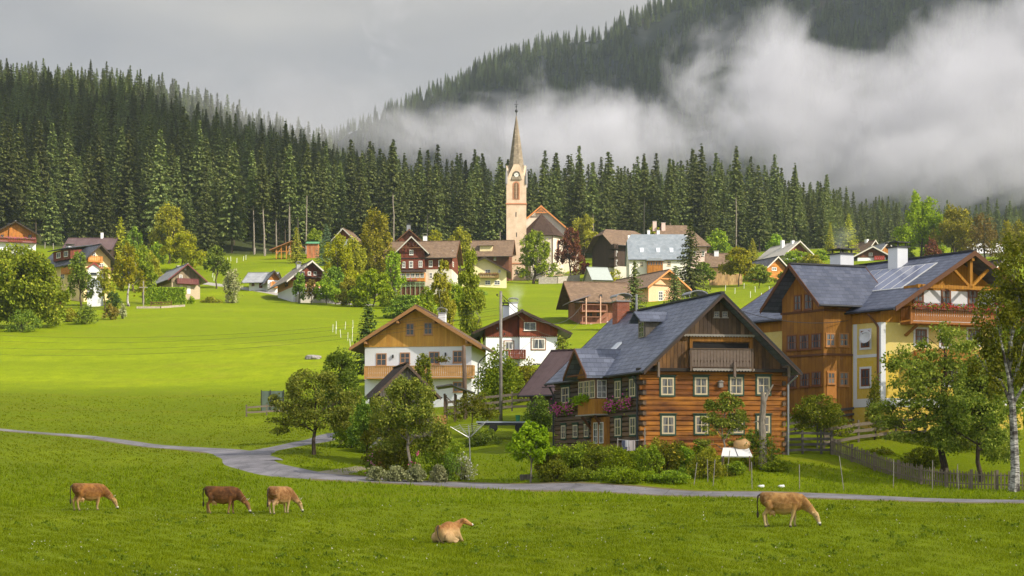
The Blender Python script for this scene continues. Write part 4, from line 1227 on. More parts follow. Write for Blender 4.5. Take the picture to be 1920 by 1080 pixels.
# =================================================== old log farmhouse
def log_house():
    h = House('log_farmhouse', 'old two-storey farmhouse of orange-brown logs with steep slate-grey roof and carved gable balcony', 'farmhouse', 1205, 1470, 856, 688, 557, 97, 8, 13.8, 13)
    W, L, he, hr = h.W, h.L, h.he, h.hr
    sp = 5.24; lg = 0.31; n = int(sp / lg)
    # log walls, each log a slightly bulging beam, corners notched
    fr = MB(); sdw = MB()
    core = MB().box(.12, W - .12, .12, L - .12, -2.5, he); h.part('inner_wall', core, LOGS_D)
    for i in range(n + 1):
        z0 = i * lg; z1 = min(z0 + lg, sp + .1); e = .16 if i % 2 else -.02
        for mb, fy in ((fr, 0), (fr, 1)):
            if fy == 0:
                pr = [(-.02, z0 + .008), (-.05, z0 + .05), (-.055, z1 - .05), (-.02, z1 - .008), (.16, z1 - .015), (.16, z0 + .015)]
                mb.prism(pr, -e, W + e, lambda x, y, z: (y, x, z))
        e2 = .16 if not i % 2 else -.02
        for s_, x0 in ((-1, 0), (1, W)):
            pr = [(x0, z0 + .015), (x0 + s_ * .05, z0 + .07), (x0 + s_ * .055, z1 - .07), (x0, z1 - .015), (x0 - s_ * .16, z1 - .015), (x0 - s_ * .16, z0 + .015)]
            sdw.prism(pr, -e2 + .003, L + e2)
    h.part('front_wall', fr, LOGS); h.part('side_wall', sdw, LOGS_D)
    pl = MB().box(-.08, W + .08, -.09, L, -1.6, -.02); h.part('plinth', pl, rubble('pale_rubble', (0.42, 0.38, 0.32), (0.62, 0.58, 0.52), 1.6))
    # gable boards
    up = MB(); up.prism([(-.06, sp + .12), (W + .06, sp + .12), (W + .06, he), (W / 2, hr - .03), (-.06, he)], -.07, L); gb = h.part('gable', up, BOARDS_OLD)
    # forward upper gable with scalloped hem
    ta, za = h.along('front', 1292, 629); tb, zb = h.along('front', 1411, 629); zc = (za + zb) / 2
    k = (zc - he) / (hr - he) * W / 2
    u2 = MB().prism([(k + .02, zc), (W - k - .02, zc), (W / 2, hr - .06)], -.30, -.075); g2 = h.part('upper_gable', u2, planks('grey_brown_boards', (0.10, 0.065, 0.045), (0.20, 0.125, 0.075), 0.26, True, 0.5, (0.03, 0.024, 0.022), .95))
    hem = MB(); nn = 26
    for i in range(nn):
        x0 = k + (W - 2 * k) * i / nn; x1 = k + (W - 2 * k) * (i + 1) / nn; xm = (x0 + x1) / 2
        hem.prism([(x0, zc + .04), (x1, zc + .04), (x1, zc - .06), (xm, zc - .13), (x0, zc - .06)], -.34, -.305)
    h.part('hem_board', hem, plain('silvered_wood', (0.30, 0.27, 0.24)), g2)
    for a in (1341.5, 1357):
        h.win('front', a - 5, 584, a + 5, 595, 2, 2, plain('silvered_wood', (0.30, 0.27, 0.24)), 0.05, False, dist=.30)
    # dark panel painted as the shade of a loft opening, and carved balcony
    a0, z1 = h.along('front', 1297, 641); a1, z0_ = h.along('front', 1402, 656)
    op = MB().box(a0, a1, -.085, -.06, z0_, z1 - .05); h.part('loft_shade_panel', op, plain('loft_shade_paint', (0.012, 0.010, 0.009)))
    fm = MB()
    for a in (a0 - .12, a1 + .12): fm.box(a - .09, a + .09, -.2, -.075, z0_ - 1.3, z1 + .32)
    fm.box(a0 - .21, a1 + .21, -.19, -.078, z1 + .02, z1 + .3); h.part('loft_frame', fm, WOOD_HB)
    b0, zf = h.along('front', 1291, 691); b1, zt = h.along('front', 1406, 655)
    h.balcony('front', b0, b1, zf, depth=.55, h=zt - zf, mat=plain('silvered_boards', (0.17, 0.125, 0.10), .8, .4, 5), gap=.2, rail=plain('old_brown_wood', (0.12, 0.08, 0.055)))
    fr2 = MB()
    for i in range(20):
        x0 = b0 + (b1 - b0) * i / 20; x1 = b0 + (b1 - b0) * (i + 1) / 20
        fr2.prism([(x0, zf - .02), (x1, zf - .02), (x1, zf - .12), ((x0 + x1) / 2, zf - .2), (x0, zf - .12)], -.6, -.565)
    h.part('hem_board', fr2, plain('silvered_wood', (0.30, 0.27, 0.24)))
    for px in (1225, 1367, 1468):      # hanging carved posts
        t, z = h.along('front', px, 694)
        h.part('bracket', MB().beam((t, -.7, z + .45), (t, -.7, z - .35), .13).beam((t, -.02, z + .2), (t, -.75, z + .2), .14).sphere((t, -.7, z - .42), .09), plain('silvered_brown', (0.2, 0.15, 0.12)))
    bm = MB().box(-.4, W + .4, -.42, .05, sp - .08, sp + .115); h.part('cross_beam', bm, plain('old_dark_wood', (0.03, 0.022, 0.018)))
    # roof
    h.ridge = 'y'
    h.roof(SLATE, over=.45, gov=1.15, t=.16, trim=plain('roof_edge_brown', (0.07, 0.045, 0.035)), gov_back=.6)
    v = MB()
    for s_ in (-1, 1):
        v.prism([(W / 2, hr + .19), (W / 2 + s_ * (W / 2 + .46), he - .45 * h.sl + .19), (W / 2 + s_ * (W / 2 + .46), he - .45 * h.sl + .08), (W / 2, hr + .08)], -1.23, -1.12)
    h.part('verge', v, METAL_D, h.rf)
    # small dormer on the left slope
    d = MB(); y0, y1 = 4.2, 5.3
    xz = lambda z: (z - he) / h.sl
    zb_, zt_ = 7.45, 8.75
    xb = xz(zb_)
    d.box(xb - .02, xb + 1.6, y0, y1, zb_ - .2, zt_); dm = h.part('dormer', d, planks('grey_boards', (0.13, 0.11, 0.09), (0.22, 0.19, 0.16), 0.2), h.rf)
    d2 = MB(); ym = (y0 + y1) / 2; rz = zt_ + .5
    for (a, b) in ((y0 - .3, ym), (y1 + .3, ym)):
        d2.add([(xb - .5, a, zt_ - .1), (xb + 1.9, a, zt_ - .1), (xb + 2.1, b, rz), (xb - .55, b, rz), (xb - .5, a, zt_ - .2), (xb + 1.9, a, zt_ - .2), (xb + 2.1, b, rz - .1), (xb - .55, b, rz - .1)],
               [(0, 1, 2, 3), (7, 6, 5, 4), (0, 4, 5, 1), (1, 5, 6, 2), (2, 6, 7, 3), (3, 7, 4, 0)])
    put('dormer_roof', d2.mesh('dormer_roof', h.T), SLATE_X, dm)
    ms = window_meshes(.75, 1.0, 2, 3, plain('silvered_wood', (0.30, 0.27, 0.24)), .06, False, None, 0)
    p = h.T(xb - .03, ym, zb_ + .65); wo = put('window', ms[0][1], ms[0][2], dm, p, -pi / 2 + h.sh); put('pane', ms[1][1], GL, wo)
    # skylight
    zs = 6.75; xs = xz(zs); yl = 7.2
    sk = MB().add([(xs - .45, yl, zs - .45 * h.sl + .2), (xs + .45, yl, zs + .45 * h.sl + .2), (xs + .45, yl + .7, zs + .45 * h.sl + .2), (xs - .45, yl + .7, zs - .45 * h.sl + .2),
                   (xs - .45, yl, zs - .45 * h.sl + .34), (xs + .45, yl, zs + .45 * h.sl + .34), (xs + .45, yl + .7, zs + .45 * h.sl + .34), (xs - .45, yl + .7, zs - .45 * h.sl + .34)],
                  [(0, 3, 2, 1), (4, 5, 6, 7), (0, 1, 5, 4), (1, 2, 6, 5), (2, 3, 7, 6), (3, 0, 4, 7)])
    h.part('skylight', sk, plain('skylight_glass', (0.55, 0.6, 0.68), 0.15, .1), h.rf)
    h.chimney(W / 2 - .35, 12.6, .85, 1.25, RBRICK, 'arch', .8); h.chimney(W / 2 + 1.0, 4.6, .9, 1.25, RBRICK, 'arch', .8)
    h.part('vent_pipe', MB().tube([(W / 2 - .15, 10.6, hr - .3), (W / 2 - .15, 10.6, hr + 1.25)], .07, 8), METAL, h.rf)
    # bay with cross gable on the left side
    by0, by1, bo, bz0, bz1 = 5.0, 7.8, .85, 2.75, 5.0
    bay = MB().box(-bo, -.06, by0, by1, bz0, bz0 + .95); bp = h.part('bay', bay, WOOD_H)
    b2 = MB().box(-bo + .04, -.06, by0 + .04, by1 - .04, bz0 + .952, bz1 + .25); put('bay_wall', b2.mesh('bay_wall', h.T), TRIM, bp)
    sl_ = MB().box(-bo - .12, -.06, by0 - .12, by1 + .12, bz0 - .09, bz0 - .002); put('bay_sill', sl_.mesh('bay_sill', h.T), plain('silvered_wood', (0.30, 0.27, 0.24)), bp)
    br = MB()
    for yy in (by0 + .4, by1 - .4): br.beam((-.08, yy, bz0 - 1.0), (-bo + .1, yy, bz0 - .1), .14)
    put('bracket', br.mesh('bracket', h.T), TRIM, bp)
    for i, yy in enumerate((by0 + .5, by0 + 1.4, by0 + 2.3)):
        ms = window_meshes(.78, 1.15, 2, 3, FR_C, .06, True, None, 0); p = h.T(-bo + .03, yy, bz0 + 1.58); wo = put('window', ms[0][1], ms[0][2], bp, p, -pi / 2 + h.sh); put('pane', ms[1][1], GL, wo); put('curtain', ms[2][1], CURT, wo)
    ms = window_meshes(.62, 1.15, 2, 3, FR_W, .05, False, None, 0); p = h.T(-bo / 2, by0 + .035, bz0 + 1.58); wo = put('window', ms[0][1], ms[0][2], bp, p, 0); put('pane', ms[1][1], GL, wo)
    bm_, rzb = (by0 + by1) / 2, 6.8
    cg = MB(); hw = 1.85; ez = rzb - hw * h.sl
    for s_ in (-1, 1):
        for dz in (0.18,):
            cg.add([(-bo - .75, bm_ + s_ * hw, ez + .18), (-.2, bm_ + s_ * hw, ez + .18), (xz(rzb) + .15, bm_, rzb + .18), (-bo - .75, bm_, rzb + .18),
                    (-bo - .75, bm_ + s_ * hw, ez), (-.2, bm_ + s_ * hw, ez), (xz(rzb) + .15, bm_, rzb), (-bo - .75, bm_, rzb)],
                   [(0, 1, 2, 3), (7, 6, 5, 4), (0, 4, 5, 1), (1, 5, 6, 2), (2, 6, 7, 3), (3, 7, 4, 0)])
    cr = put('bay_roof', cg.mesh('bay_roof', h.T), SLATE_X, bp)
    gf = MB().prism([(by0 - .02, bz1 + .1), (by1 + .02, bz1 + .1), (bm_, rzb - .05)], -bo - .04, -.5, lambda x, y, z: (y, x, z)); put('bay_gable', gf.mesh('bay_gable', h.T), WOOD_HB, bp)
    bb = MB()
    for s_ in (-1, 1): bb.prism([(bm_, rzb + .2), (bm_ + s_ * (hw + .02), ez + .2), (bm_ + s_ * (hw + .02), ez - .04), (bm_, rzb - .04)], -bo - .82, -bo - .755, lambda x, y, z: (y, x, z))
    put('bargeboard', bb.mesh('bargeboard', h.T), TRIM, bp)
    tb_ = MB().beam((-bo - .6, by0 - .15, bz1 + .25), (-bo - .6, by1 + .15, bz1 + .25), .12); put('tie_beam', tb_.mesh('tie_beam', h.T), TRIM, bp)
    # front windows
    for x in (1251, 1314, 1380, 1431): h.win('front', x - 12, 708 - (x - 1251) * .008, x + 12, 741 - (x - 1251) * .01, 2, 2, FR_C, .09, True, GREENF, dist=.05)
    for x in (1252.5, 1315, 1381, 1431): h.win('front', x - 12, 780, x + 12, 814 - (x - 1251) * .012, 2, 2, FR_C, .09, True, GREENF, dist=.05)
    t, z = h.along('front', 1349, 721, .06); h.part('bird_box', MB().box(t - .12, t + .12, -.28, -.06, z - .18, z + .14).prism([(t - .17, z + .14), (t + .17, z + .14), (t, z + .26)], -.33, -.04), plain('silvered_wood', (0.30, 0.27, 0.24)))
    # side windows
    for r in ((1153.5, 715, 1164.5, 746), (1181, 711, 1192, 743), (1153.5, 785, 1165, 817), (1181.5, 783, 1192.5, 815), (1053.5, 727, 1068, 755), (1053, 798, 1061, 822), (1075, 797, 1083.5, 820), (1096, 795, 1104, 819)):
        h.win('left', *r, 2, 2, FR_C, .07, True, GREENF, dist=.05)
    # porch door
    t0, zt = h.along('left', 1145, 789); t1, zb2 = h.along('left', 1119, 836)
    pc = MB().box(-.35, -.058, t0, t1, -.3, zt + .25); pch = h.part('porch', pc, WOOD_HB)
    for (a, b) in ((t0 + .25, t0 + .85), (t0 + 1.15, t0 + 1.75)):
        ms = window_meshes(.6, 1.35, 2, 3, FR_W, .05, False, None, 0); wo = put('door', ms[0][1], ms[0][2], pch, h.T(-.36, (a + b) / 2, 1.55), -pi / 2 + h.sh); put('pane', ms[1][1], GL, wo)
    # flower boxes
    for (x0, x1, y) in ((1044, 1062, 766), (1064, 1084, 766), (1142, 1161, 762), (1168, 1188, 756)):
        ta, z = h.along('left', x0, y); tb2, _ = h.along('left', x1, y); a, b = sorted((ta, tb2)); p, rz = h.fpos('left', 0, 0); hold = put('flower_box', MB().box(-b, -a, -.28, -.06, z - .12, z + .04).mesh('flower_box'), TRIM, h.root, p, rz)
        rgf = np.random.default_rng(int(x0)); n_ = 110
        C = np.c_[rgf.uniform(-b - .1, -a + .1, n_), rgf.normal(-.25, .12, n_), z + rgf.normal(.05, .22, n_)]; D_ = unit(rgf.normal(size=(n_, 3))); W_ = rgf.normal(size=(n_, 3)); W_ = unit(W_ - D_ * (W_ * D_).sum(1, keepdims=True))
        put('leaves', kite_mesh('leaves', C, D_, W_, np.full(n_, .17), np.full(n_, .12)), LV['green'], hold)
        f = MB()
        for i in range(55): f.sphere((rgf.uniform(-b - .12, -a + .12), rgf.normal(-.36, .1), z + rgf.normal(-.02, .2)), .055, .055, .05, 5, 3)
        f.build('blossom', plain('pink_petals', PINKF, .7, .3, 9), hold)
    rgf = np.random.default_rng(4); n_ = 260
    C = np.c_[rgf.normal(-bo - .2, .14, n_), rgf.uniform(by0 + .9, by1 + .2, n_), bz0 + 1.0 + rgf.normal(0, .13, n_)]; D_ = unit(rgf.normal(size=(n_, 3)) + np.array([-.4, 0, -.4])); W_ = rgf.normal(size=(n_, 3)); W_ = unit(W_ - D_ * (W_ * D_).sum(1, keepdims=True))
    me = kite_mesh('fern', C, D_, W_, np.full(n_, .3), np.full(n_, .08)); co = np.empty(len(me.vertices) * 3, np.float32); me.vertices.foreach_get('co', co); co = co.reshape(-1, 3)
    co[:] = [h.T(*c) for c in co]; me.vertices.foreach_set('co', co.ravel()); put('leaves', me, LV['lime'], bp)
    for (x, y) in ((-.32, .3), (-.32, L - .2)): h.part('downpipe', MB().tube([(-.5, y, he - .55), (-.22, y, he - 1.1), (-.2, y, -.3)], .06, 8), METAL_D)
    h.part('downpipe', MB().tube([(W + .52, -.6, he - .5), (W + .2, -.12, he - 1.0), (W + .2, -.12, -.3), (W + .45, -.3, -.45)], .06, 8), METAL)
    return h
LOGH = log_house()

# =================================================== large yellow house
def yellow_house():
    h = House('yellow_house', 'large yellow house with timber wings, grey slate roof, solar panels and flowered balcony', 'house', 1652, 1918, 748, 576, 481, 105, 18, 12.5, 20)
    W, L, he, hr = h.W, h.L, h.he, h.hr
    h.walls(YELLOW, WOOD_H, 5.05, proud=.06)
    h.roof(SLATE_Y2, over=.5, gov=1.7, t=.2, trim=TRIM)
    # white recessed upper wall
    a, z1 = h.along('front', 1711, 530); b, z0 = h.along('front', 1892, 601)
    h.part('upper_wall', MB().box(a, b, -.075, -.063, 5.06, 7.25), WHITE)
    # lighter upper band, white corners and bands
    h.part('pale_storey', MB().box(-.012, W + .012, -.012, L + .012, 2.98, 5.04), plaster('pale_yellow_plaster', (0.76, 0.60, 0.17)))
    cr = MB()
    for x0, x1 in ((-.03, .32), (W - .32, W + .03)): cr.box(x0, x1, -.03, -.0125, -.5, 5.045)
    cr.box(-.03, -.0125, -.0125, .32, -.5, 5.045); cr.box(-.033, -.013, .325, 2.2, 2.78, 2.98); cr.box(-.03, -.0125, 2.0, 2.3, -.5, 5.045); cr.box(-.033, -.014, .325, 2.0, -.5, .06); cr.box(.325, W - .325, -.033, -.013, -.5, .06)
    h.part('corner_band', cr, WHITE)
    h.wins('front', [(1711, 543, 1731, 567), (1764, 543, 1782, 572), (1814, 543, 1832, 572), (1864, 545, 1882, 572)], nx=2, nz=2, mat=FR_B, fw=.1, curtain=True, dist=.077)
    h.wins('front', [(1716, 617, 1737, 646), (1764, 617, 1782, 650), (1815, 617, 1837, 646), (1868, 617, 1886, 646)], nx=2, nz=2, mat=FR_B, fw=.09, curtain=True, sur=WHITE, dist=.013)
    h.wins('front', [(1716, 690, 1737, 722), (1772, 690, 1792, 722), (1820, 690, 1842, 722)], nx=2, nz=2, mat=FR_B, fw=.09, curtain=True, sur=WHITE)
    h.wins('left', [(1615, 621, 1631, 651)], nx=2, nz=2, mat=FR_B, fw=.09, curtain=False, sur=WHITE, dist=.013)
    h.wins('left', [(1615, 692, 1631, 724)], nx=2, nz=2, mat=FR_B, fw=.09, curtain=False, sur=WHITE)
    ba, zb = h.along('front', 1707, 601, 1.2); bb, _ = h.along('front', 1885, 601, 1.2)
    h.balcony('front', ba, bb, 5.05, 1.25, 1.02, plain('balcony_brown', (0.34, 0.13, 0.03)), .17, flowers=REDF)
    h.balcony('front', ba + 1.0, bb, 2.3, 1.25, .95, TRIM_O, .17)
    for t in (ba + .3, bb - .3): h.part('brace', MB().beam((t, -.08, 4.2), (t, -1.2, 4.95), .14), WOOD_HB)
    # roof truss in the gable
    tr = MB(); zt = 7.35; k = (zt - he) / h.sl
    tr.beam((k - .6, -1.35, zt), (W - k + .6, -1.35, zt), .2, .24); tr.beam((W / 2, -1.35, zt), (W / 2, -1.35, hr - .2), .2)
    tr.beam((W / 2 - .1, -1.35, zt + .1), (W / 2 - 1.35, -1.35, zt + 1.25), .16); tr.beam((W / 2 + .1, -1.35, zt + .1), (W / 2 + 1.35, -1.35, zt + 1.25), .16)
    for x in (k - .3, W / 2, W - k + .3): tr.beam((x, -.06, zt + (0 if x != W / 2 else hr - zt - .35)), (x, -1.6, zt + (0 if x != W / 2 else hr - zt - .35)), .2)
    h.part('gable_truss', tr, WOOD_H)
    # solar panels, sky reflection put into their pale bluish base colour
    sp = MB(); fm = MB(); n = 6; y0, y1 = .2, 5.6
    for i in range(n):
        ya, yb = y0 + (y1 - y0) * i / n + .07, y0 + (y1 - y0) * (i + 1) / n - .07; xa, xb = 1.75, 4.35
        za, zb_ = he + xa * h.sl + .27, he + xb * h.sl + .27
        sp.add([(xa, ya, za), (xb, ya, zb_), (xb, yb, zb_), (xa, yb, za), (xa, ya, za - .05), (xb, ya, zb_ - .05), (xb, yb, zb_ - .05), (xa, yb, za - .05)], [(0, 1, 2, 3), (7, 6, 5, 4), (0, 4, 5, 1), (1, 5, 6, 2), (2, 6, 7, 3), (3, 7, 4, 0)])
    xa, xb = 1.68, 4.42; za, zb_ = he + xa * h.sl + .215, he + xb * h.sl + .215
    fm.add([(xa, y0 - .05, za), (xb, y0 - .05, zb_), (xb, y1 + .05, zb_), (xa, y1 + .05, za), (xa, y0 - .05, za + .045), (xb, y0 - .05, zb_ + .045), (xb, y1 + .05, zb_ + .045), (xa, y1 + .05, za + .045)], [(3, 2, 1, 0), (4, 5, 6, 7), (0, 1, 5, 4), (1, 2, 6, 5), (2, 3, 7, 6), (3, 0, 4, 7)])
    f_ = h.part('panel_frame', fm, plain('pale_aluminium', (0.6, 0.6, 0.6), .5), h.rf)
    put('solar_panel', sp.mesh('solar_panel', h.T), plain('solar_glass_sky_tint', (0.22, 0.24, 0.34), 0.12, .1, 1.0, 0.0, 1.0), f_)
    h.chimney(W / 2 - .8, 3.7, .8, 1.45, WHITE, 'plate', .8); h.chimney(W / 2 - 1.7, 7.6, 1.05, 1.95, WHITE, 'plate', .95)
    xs = 3.6; ys = 8.9; zs = he + xs * h.sl
    h.part('skylight', MB().add([(xs - .4, ys, zs - .4 * h.sl + .23), (xs + .4, ys, zs + .4 * h.sl + .23), (xs + .4, ys + .6, zs + .4 * h.sl + .23), (xs - .4, ys + .6, zs - .4 * h.sl + .23), (xs - .4, ys, zs - .4 * h.sl + .35), (xs + .4, ys, zs + .4 * h.sl + .35), (xs + .4, ys + .6, zs + .4 * h.sl + .35), (xs - .4, ys + .6, zs - .4 * h.sl + .35)],
           [(0, 3, 2, 1), (4, 5, 6, 7), (0, 1, 5, 4), (1, 2, 6, 5), (2, 3, 7, 6), (3, 0, 4, 7)]), plain('skylight_glass', (0.55, 0.6, 0.68), 0.15, .1), h.rf)
    # timber wing with gable to the side
    w = h.sub(-2.15, 2.4, 2.15, 3.7, 6.95, 9.0)
    w.walls(WOOD_HB, None, None, 'x')
    w.roof(SLATE_X2, over=.75, gov=1.0, t=.18, trim=TRIM, gov_back=2.6)
    for z in (2.95, 5.9): w.part('cornice', MB().box(-.07, w.W, -.07, w.L + .07, z, z + .14), TRIM)
    h.wins('left', [], nx=2)
    w.wins('left', [(1489, 554, 1503, 582), (1508, 551, 1524, 580)], nx=2, nz=2, mat=FR_B, fw=.09, curtain=True)
    w.wins('left', [(1476, 629, 1494, 656), (1499, 628, 1517, 655), (1521, 626, 1540, 653), (1477, 702, 1494, 727), (1500, 700, 1518, 725), (1522, 697, 1540, 723)], nx=4, nz=2, mat=FR_B, fw=.08, curtain=True)
    w.wins('front', [(1548, 624, 1566, 650), (1573, 624, 1591, 650), (1573, 697, 1591, 724)], nx=2, nz=2, mat=FR_O, fw=.09, curtain=True)
    ta, z1 = w.along('front', 1549, 695); tb, z0 = w.along('front', 1567, 747)
    dr = w.part('door', MB().box(ta, tb, -.06, .0, z0, z1), TRIM_O)
    w.win('front', 1551, 698, 1565, 720, 2, 2, FR_O, .07, 'half', dist=.062)
    # satellite dish
    t, z = h.along('left', 1633, 634); t -= .2
    ds = MB(); n = 14
    for i in range(4):
        pass
    rings = [(0.0, 0.0), (.2, .03), (.34, .085), (.45, .16)]
    pf = [(r, zz) for r, zz in rings] + [(r, zz - .015) for r, zz in rings[::-1]]
    ds.lathe((0, 0, 0), [(max(r, .001), zz) for r, zz in pf], 16)
    p, _ = h.fpos('left', t, z, .55)
    d = put('satellite_dish', ds.mesh('satellite_dish', None, True), plain('dish_white', (0.6, 0.6, 0.6), .4, .1), h.root, p)
    d.rotation_euler = (R(72), 0, R(-60)); 
    put('dish_arm', MB().tube([(0, .35, .12), (0, .1, .5)], .015, 5).sphere((0, .1, .5), .05).mesh('dish_arm'), METAL, d)
    h.part('downpipe', MB().tube([(-.55, .5, he - .4), (-.15, .3, he - 1.0), (-.1, .15, he - 1.3), (-.1, .15, -.3)], .07, 8), TRIM)
    return h
YH = yellow_house()

# =================================================== white house with boarded gable
def white_house():
    h = House('boarded_gable_house', 'white house with honey-coloured boarded gable and carved wooden balcony behind the dark shed', 'house', 684, 884, 768, 643, 579, 155, -8, 8.5)
    W, L, he, hr = h.W, h.L, h.he, h.hr
    _, sp = h.along('front', 784, 650)
    h.walls(WHITE, WOOD_L, sp, proud=.07)
    h.roof(BROWN_Y, over=1.2, gov=1.3, t=.22, trim=plain('warm_bargeboard', (0.36, 0.18, 0.07)), chim=[(W * .62, 6.2, .7, .9, WHITE, 'arch')])
    lt = plain('warm_frame', (0.45, 0.24, 0.12), .6, .2)
    h.wins('front', [(705.5, 662.5, 725, 686), (750, 661, 769, 681.5), (804.5, 659.5, 824, 683), (849, 657.5, 867.5, 680), (849.5, 716, 867.5, 735), (705.5, 722, 725, 742)], nx=2, nz=2, mat=lt, fw=.1, curtain=False)
    h.wins('front', [(761, 606, 777, 629), (794.5, 604.5, 811, 627.5)], nx=2, nz=2, mat=lt, fw=.1, curtain=False, dist=.07)
    _, zf = h.along('front', 784, 707, 1.0)
    ta, _ = h.along('front', 684, 706, 1.0); tb, _ = h.along('front', 887, 706, 1.0)
    h.balcony('front', ta, tb, zf, 1.05, 1.1, plain('balcony_honey', (0.5, 0.26, 0.09)), .2, flowers=None)
    tp, zp = h.along('front', 829, 679, 1.0); rgf = np.random.default_rng(9)
    bl = MB().box(tp - .5, tp + .5, -1.25, -1.1, zp, zp + .15); fb = h.part('flower_box', bl, TRIM)
    n_ = 160; C = np.c_[rgf.normal(tp, .35, n_), rgf.normal(-1.2, .12, n_), zp + .25 + rgf.normal(0, .14, n_)]; D_ = unit(rgf.normal(size=(n_, 3))); W_ = rgf.normal(size=(n_, 3)); W_ = unit(W_ - D_ * (W_ * D_).sum(1, keepdims=True))
    put('leaves', kite_mesh('leaves', C, D_, W_, np.full(n_, .25), np.full(n_, .1)), LV['goldap'], fb)
    for px, py in ((737, 668), (835.5, 664)):
        t, z = h.along('front', px, py); h.part('wall_lamp', MB().box(t - .07, t + .07, -.16, -.02, z - .18, z + .14).box(t - .02, t + .02, -.24, -.16, z + .1, z + .14), METAL_D)
    for x in (.3, W * .33, W * .67, W - .3):
        z = he + min(x, W - x) * h.sl - .25; h.part('purlin', MB().beam((x, -1.25, z), (x, 0, z), .2, .22), plain('warm_bargeboard', (0.36, 0.18, 0.07)))
    h.part('downpipe', MB().tube([(W + 1.2, 3, he - .9), (W + .3, 3.4, he - 1.6), (W + .1, 3.5, he - 1.9), (W + .1, 3.5, -1)], .06, 6), METAL_D)
    return h
white_house()

# =================================================== white house with dark red gable
def red_gable_house():
    h = House('red_gable_house', 'white house with dark red scalloped gable boards beside the tall grey utility pole', 'house', 911, 1044, 695, 616, 586, 175, 3, 9)
    W, L, he, hr = h.W, h.L, h.he, h.hr
    _, sp = h.along('front', 980, 630)
    h.walls(WHITE, WOOD_R, sp, proud=.06)
    h.roof(tiles('dark_grey_roof', (0.06, 0.06, 0.07), (0.10, 0.10, 0.115), 'y', 0.4, 0.2, 0.5, 0.4), over=1.5, gov=1.4, t=.16, trim=TRIM_D, chim=[(W * .30, 3.0, .7, 1.7, WHITE, 'plate'), (W * .40, 2.2, .9, 1.6, WHITE, 'arch')])
    w = h.sub(h.along('front', 974)[0], -.55, W - h.along('front', 974)[0], .5, sp, hr)
    fw_ = MB().box(0, w.W, 0, .5, -2.5, sp); w.part('projecting_wall', fw_, WHITE)
    k0 = he + (W / 2 - .25) * h.sl - .1
    up = MB().prism([(-.03, sp + .003), (w.W + .03, sp + .003), (w.W + .03, he - .05), (W / 2 - (W - w.W), hr - .1), (-.03, k0)], -.04, .46); w.part('projecting_boards', up, planks('bright_red_brown_boards', (0.24, 0.06, 0.03), (0.32, 0.085, 0.04), 0.2))
    n = 34; sc = MB()
    for i in range(n):
        x0 = W * i / n; x1 = W * (i + 1) / n; y = -.10 if x0 < W - w.W - .2 else -.64
        sc.prism([(x0, sp + .05), (x1, sp + .05), (x1, sp - .06), ((x0 + x1) / 2, sp - .16), (x0, sp - .06)], y, y + .035)
    h.part('scalloped_board', sc, WOOD_R)
    h.win('front', 982.5, 604.5, 1005, 619.5, 2, 1, FR_W, .06, False, dist=.6)
    h.win('front', 997, 635, 1022, 655, 2, 1, FR_W, .1, True, SHUT, dist=.56); h.win('front', 946, 640, 962.5, 656, 2, 1, FR_W, .1, True, SHUT)
    h.win('front', 997, 680, 1015, 690, 2, 1, FR_W, .1, False, dist=.56)
    h.bal_px('front', 954, 985, 670, depth=1.1, h=.85, mat=WOOD_R, gap=.2)
    h.part('downpipe', MB().tube([(W + 1.5, -.6, he - .75), (W + 1.4, -.6, he - .95), (W + .15, 0, he - 1.5), (W + .12, 0, -1)], .06, 6), METAL_D)
red_gable_house()

# =================================================== plank shed, canopy, brown barn roof
def shed():
    h = House('wooden_shed', 'old grey plank shed with dark brown tiled roof among fruit trees', 'shed', 712, 812, 838, 734, 685, 118, 14, 5.0)
    W = h.W
    h.walls(planks('grey_shed_boards', (0.16, 0.14, 0.12), (0.27, 0.24, 0.21), 0.2, True, .4, (0.04, 0.035, 0.03)), None, None)
    h.roof(DARK_Y, over=.5, gov=.35, t=.12, trim=plain('old_brown_wood', (0.12, 0.08, 0.055)))
    h.part('door', MB().box(W * .3, W * .62, -.05, 0, -.2, 1.9), planks('darker_shed_boards', (0.09, 0.075, 0.06), (0.14, 0.12, 0.10), 0.2))
shed()
h = House('brown_roof_barn', 'low barn with plain purple-brown sheet roof adjoining the old log farmhouse', 'barn', 993, 1080, 812, 733, 652, 119, -30, 9)
h.walls(WOOD_GR, None, None, 'x'); h.roof(SHEET, over=.7, gov=.6, t=.15, trim=TRIM_D)
for i in range(2): h.part('snow_guard', MB().beam((1.0 + i * .4, .1 + i * .35, h.he + .25 + i * .28), (h.W - .4, .1 + i * .35, h.he + .25 + i * .28), .05), METAL_D)
h = House('dark_annex', 'small dark slate-roofed outbuilding squeezed behind the timber wing of the yellow house', 'outbuilding', 1426, 1482, 742, 606, 578, 122, 0, 5)
h.walls(WOOD_D, None, None, 'x'); h.roof(SLATE_X2, over=.6, gov=.4, t=.15, hip=.9, trim=TRIM_D)
h = House('tool_shed', 'low dark shed with pale tiled eave between log farmhouse and yellow house', 'shed', 1452, 1478, 742, 642, 628, 116, 10, 3)
h.walls(WOOD_D, None, None, 'x'); h.roof(tiles('pale_tile', (0.4, 0.37, 0.32), (0.5, 0.46, 0.4), 'x', .3, .1), over=.4, gov=.3, t=.1, trim=TRIM_L)
